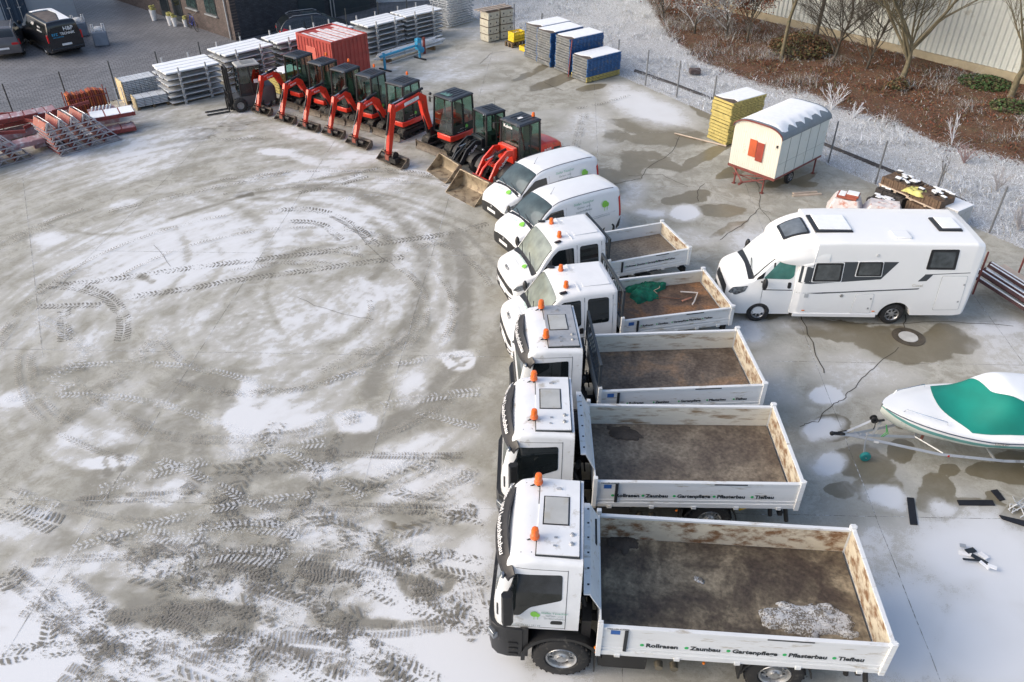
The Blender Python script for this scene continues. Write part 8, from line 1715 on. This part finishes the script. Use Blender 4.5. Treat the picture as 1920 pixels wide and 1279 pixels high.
tree('frosted_tree', 'frosted tree with hanging brown leaves at the left end of the trees', 1302, 62, 1.9, .08, barkd, 41, .75, .15, 4, bl=1.9, leaves=[redb, browb, frostg], nleaf=5200, group=tg, forks=9, twigm=barkf)
tree('frosted_tree', 'frosted white twigged tree between the two brown leaved ones', 1362, 68, 1.9, .08, barkd, 47, .8, .15, 4, bl=1.9, leaves=[frostg, frostb, browb], nleaf=2600, group=tg, forks=9, twigm=barkf)
tree('oak_tree', 'small tree with brown leaves just left of the straight slim trunk', 1400, 80, 1.8, .07, barkd, 53, .7, .15, 4, bl=1.9, leaves=[redb, browb], nleaf=4200, group=tg, forks=8)
tree('oak_tree', 'brown leaved tree at the top edge beside the frosted grass', 1245, 42, 1.7, .06, barkd, 57, .8, .15, 4, bl=1.9, leaves=[redb, browb, frostg], nleaf=4500, group=tg, forks=8)
def shrub(label, px, py, h, seed, n=9, m_=None, name='frosted_sapling', spread=.5):
    rn = random.Random(seed); p = GP(px, py, 0.1); p.z = float(ground_z(np.array(p.x), np.array(p.y))); m = MB()
    for k in range(n):
        a = rn.uniform(0,6.28); d = Vector((math.cos(a)*spread,math.sin(a)*spread,1)).normalized(); q = Vector((0,0,0)); pts = [q]
        for j in range(4): d = (d+Vector((rn.uniform(-.3,.3),rn.uniform(-.3,.3),.1))).normalized(); q = q+d*h/4*rn.uniform(.7,1.1); pts.append(q)
        m.tube(pts, .013, 4, .006)
        for j in (1,2,3):
            for s in range(3): e = (d+Vector((rn.uniform(-1,1),rn.uniform(-1,1),rn.uniform(0,.6)))).normalized()*h*.22; m.tube([pts[j],pts[j]+e*.5+Vector((0,0,.03)),pts[j]+e],.007,3,.004)
    o = m.build(name, m_ or mat('white_twig', (.72,.74,.78), .8), None, smooth=0, fix=False); o.location = p; return tag(o, label, 'shrub', 'frosted bushes behind the wire fence')
shrub('frosted white sapling behind the yellow panels and the site wagon', 1560, 200, 1.5, 3); shrub('frosted white sapling in front of the brown leaves at the right', 1785, 268, 1.5, 4, 5, spread=.25); shrub('low frosted bush right of the site wagon roof', 1600, 215, .9, 5, 8)
shrub('bare dark sapling by the fence above the paving stones', 1760, 350, 1.6, 6, 2, barkd, spread=.12); shrub('frosted bush nearest the long motorhome behind the fence', 1870, 350, 1.1, 8, 12, mat('grey_twig', (.42,.40,.40), .8)); shrub('frosted bush with reddish stems right of the paving stones', 1810, 300, 1.0, 9, 14, mat('reddish_twig', (.36,.26,.25), .8)); shrub('pale twiggy bush at the right edge behind the last fence post', 1910, 430, 1.0, 10, 14, mat('grey_twig', (.42,.40,.40), .8))
def ivy(label, px, py, r, seed, mats, n=1500, h=.5):
    rn = random.Random(seed); p = GP(px, py, .2); p.z = float(ground_z(np.array(p.x), np.array(p.y))); V = []; Q = []
    for i in range(n):
        a = rn.uniform(0,6.28); d = r*math.sqrt(rn.random()); c = Vector((d*math.cos(a),d*math.sin(a),rn.random()*h*(1-d/r*.7))); u = Vector((rn.uniform(-1,1),rn.uniform(-1,1),rn.uniform(-.6,.6))).normalized()*.07; w_ = u.cross(Vector((rn.uniform(-1,1),rn.uniform(-1,1),1))).normalized()*.05
        k = len(V); V += [c-u,c-w_,c+u,c+w_]; Q.append((k,k+1,k+2,k+3))
    o = np_mesh('green_bush', np.array([tuple(v) for v in V]), np.array(Q), mats, R_.randint(0,len(mats),len(Q))); o.location = p; return tag(o, label, 'bush', 'green bushes under the trees')
ivy('dark green bush against the warehouse plinth', 1845, 160, 1.3, 1, [greenb, olive, greenb, darkb], 2600, .5); ivy('dark green bush at the foot of the right edge tree', 1900, 205, 1.1, 2, [greenb, olive, darkb], 2000, .4); ivy('olive bush at the foot of the large bare tree', 1685, 165, .6, 3, [olive, darkb, browb], 1200, .6); ivy('brownish thicket behind the straight slim trunk', 1500, 98, 1.8, 4, [darkb, olive, browb], 5000, 1.3)
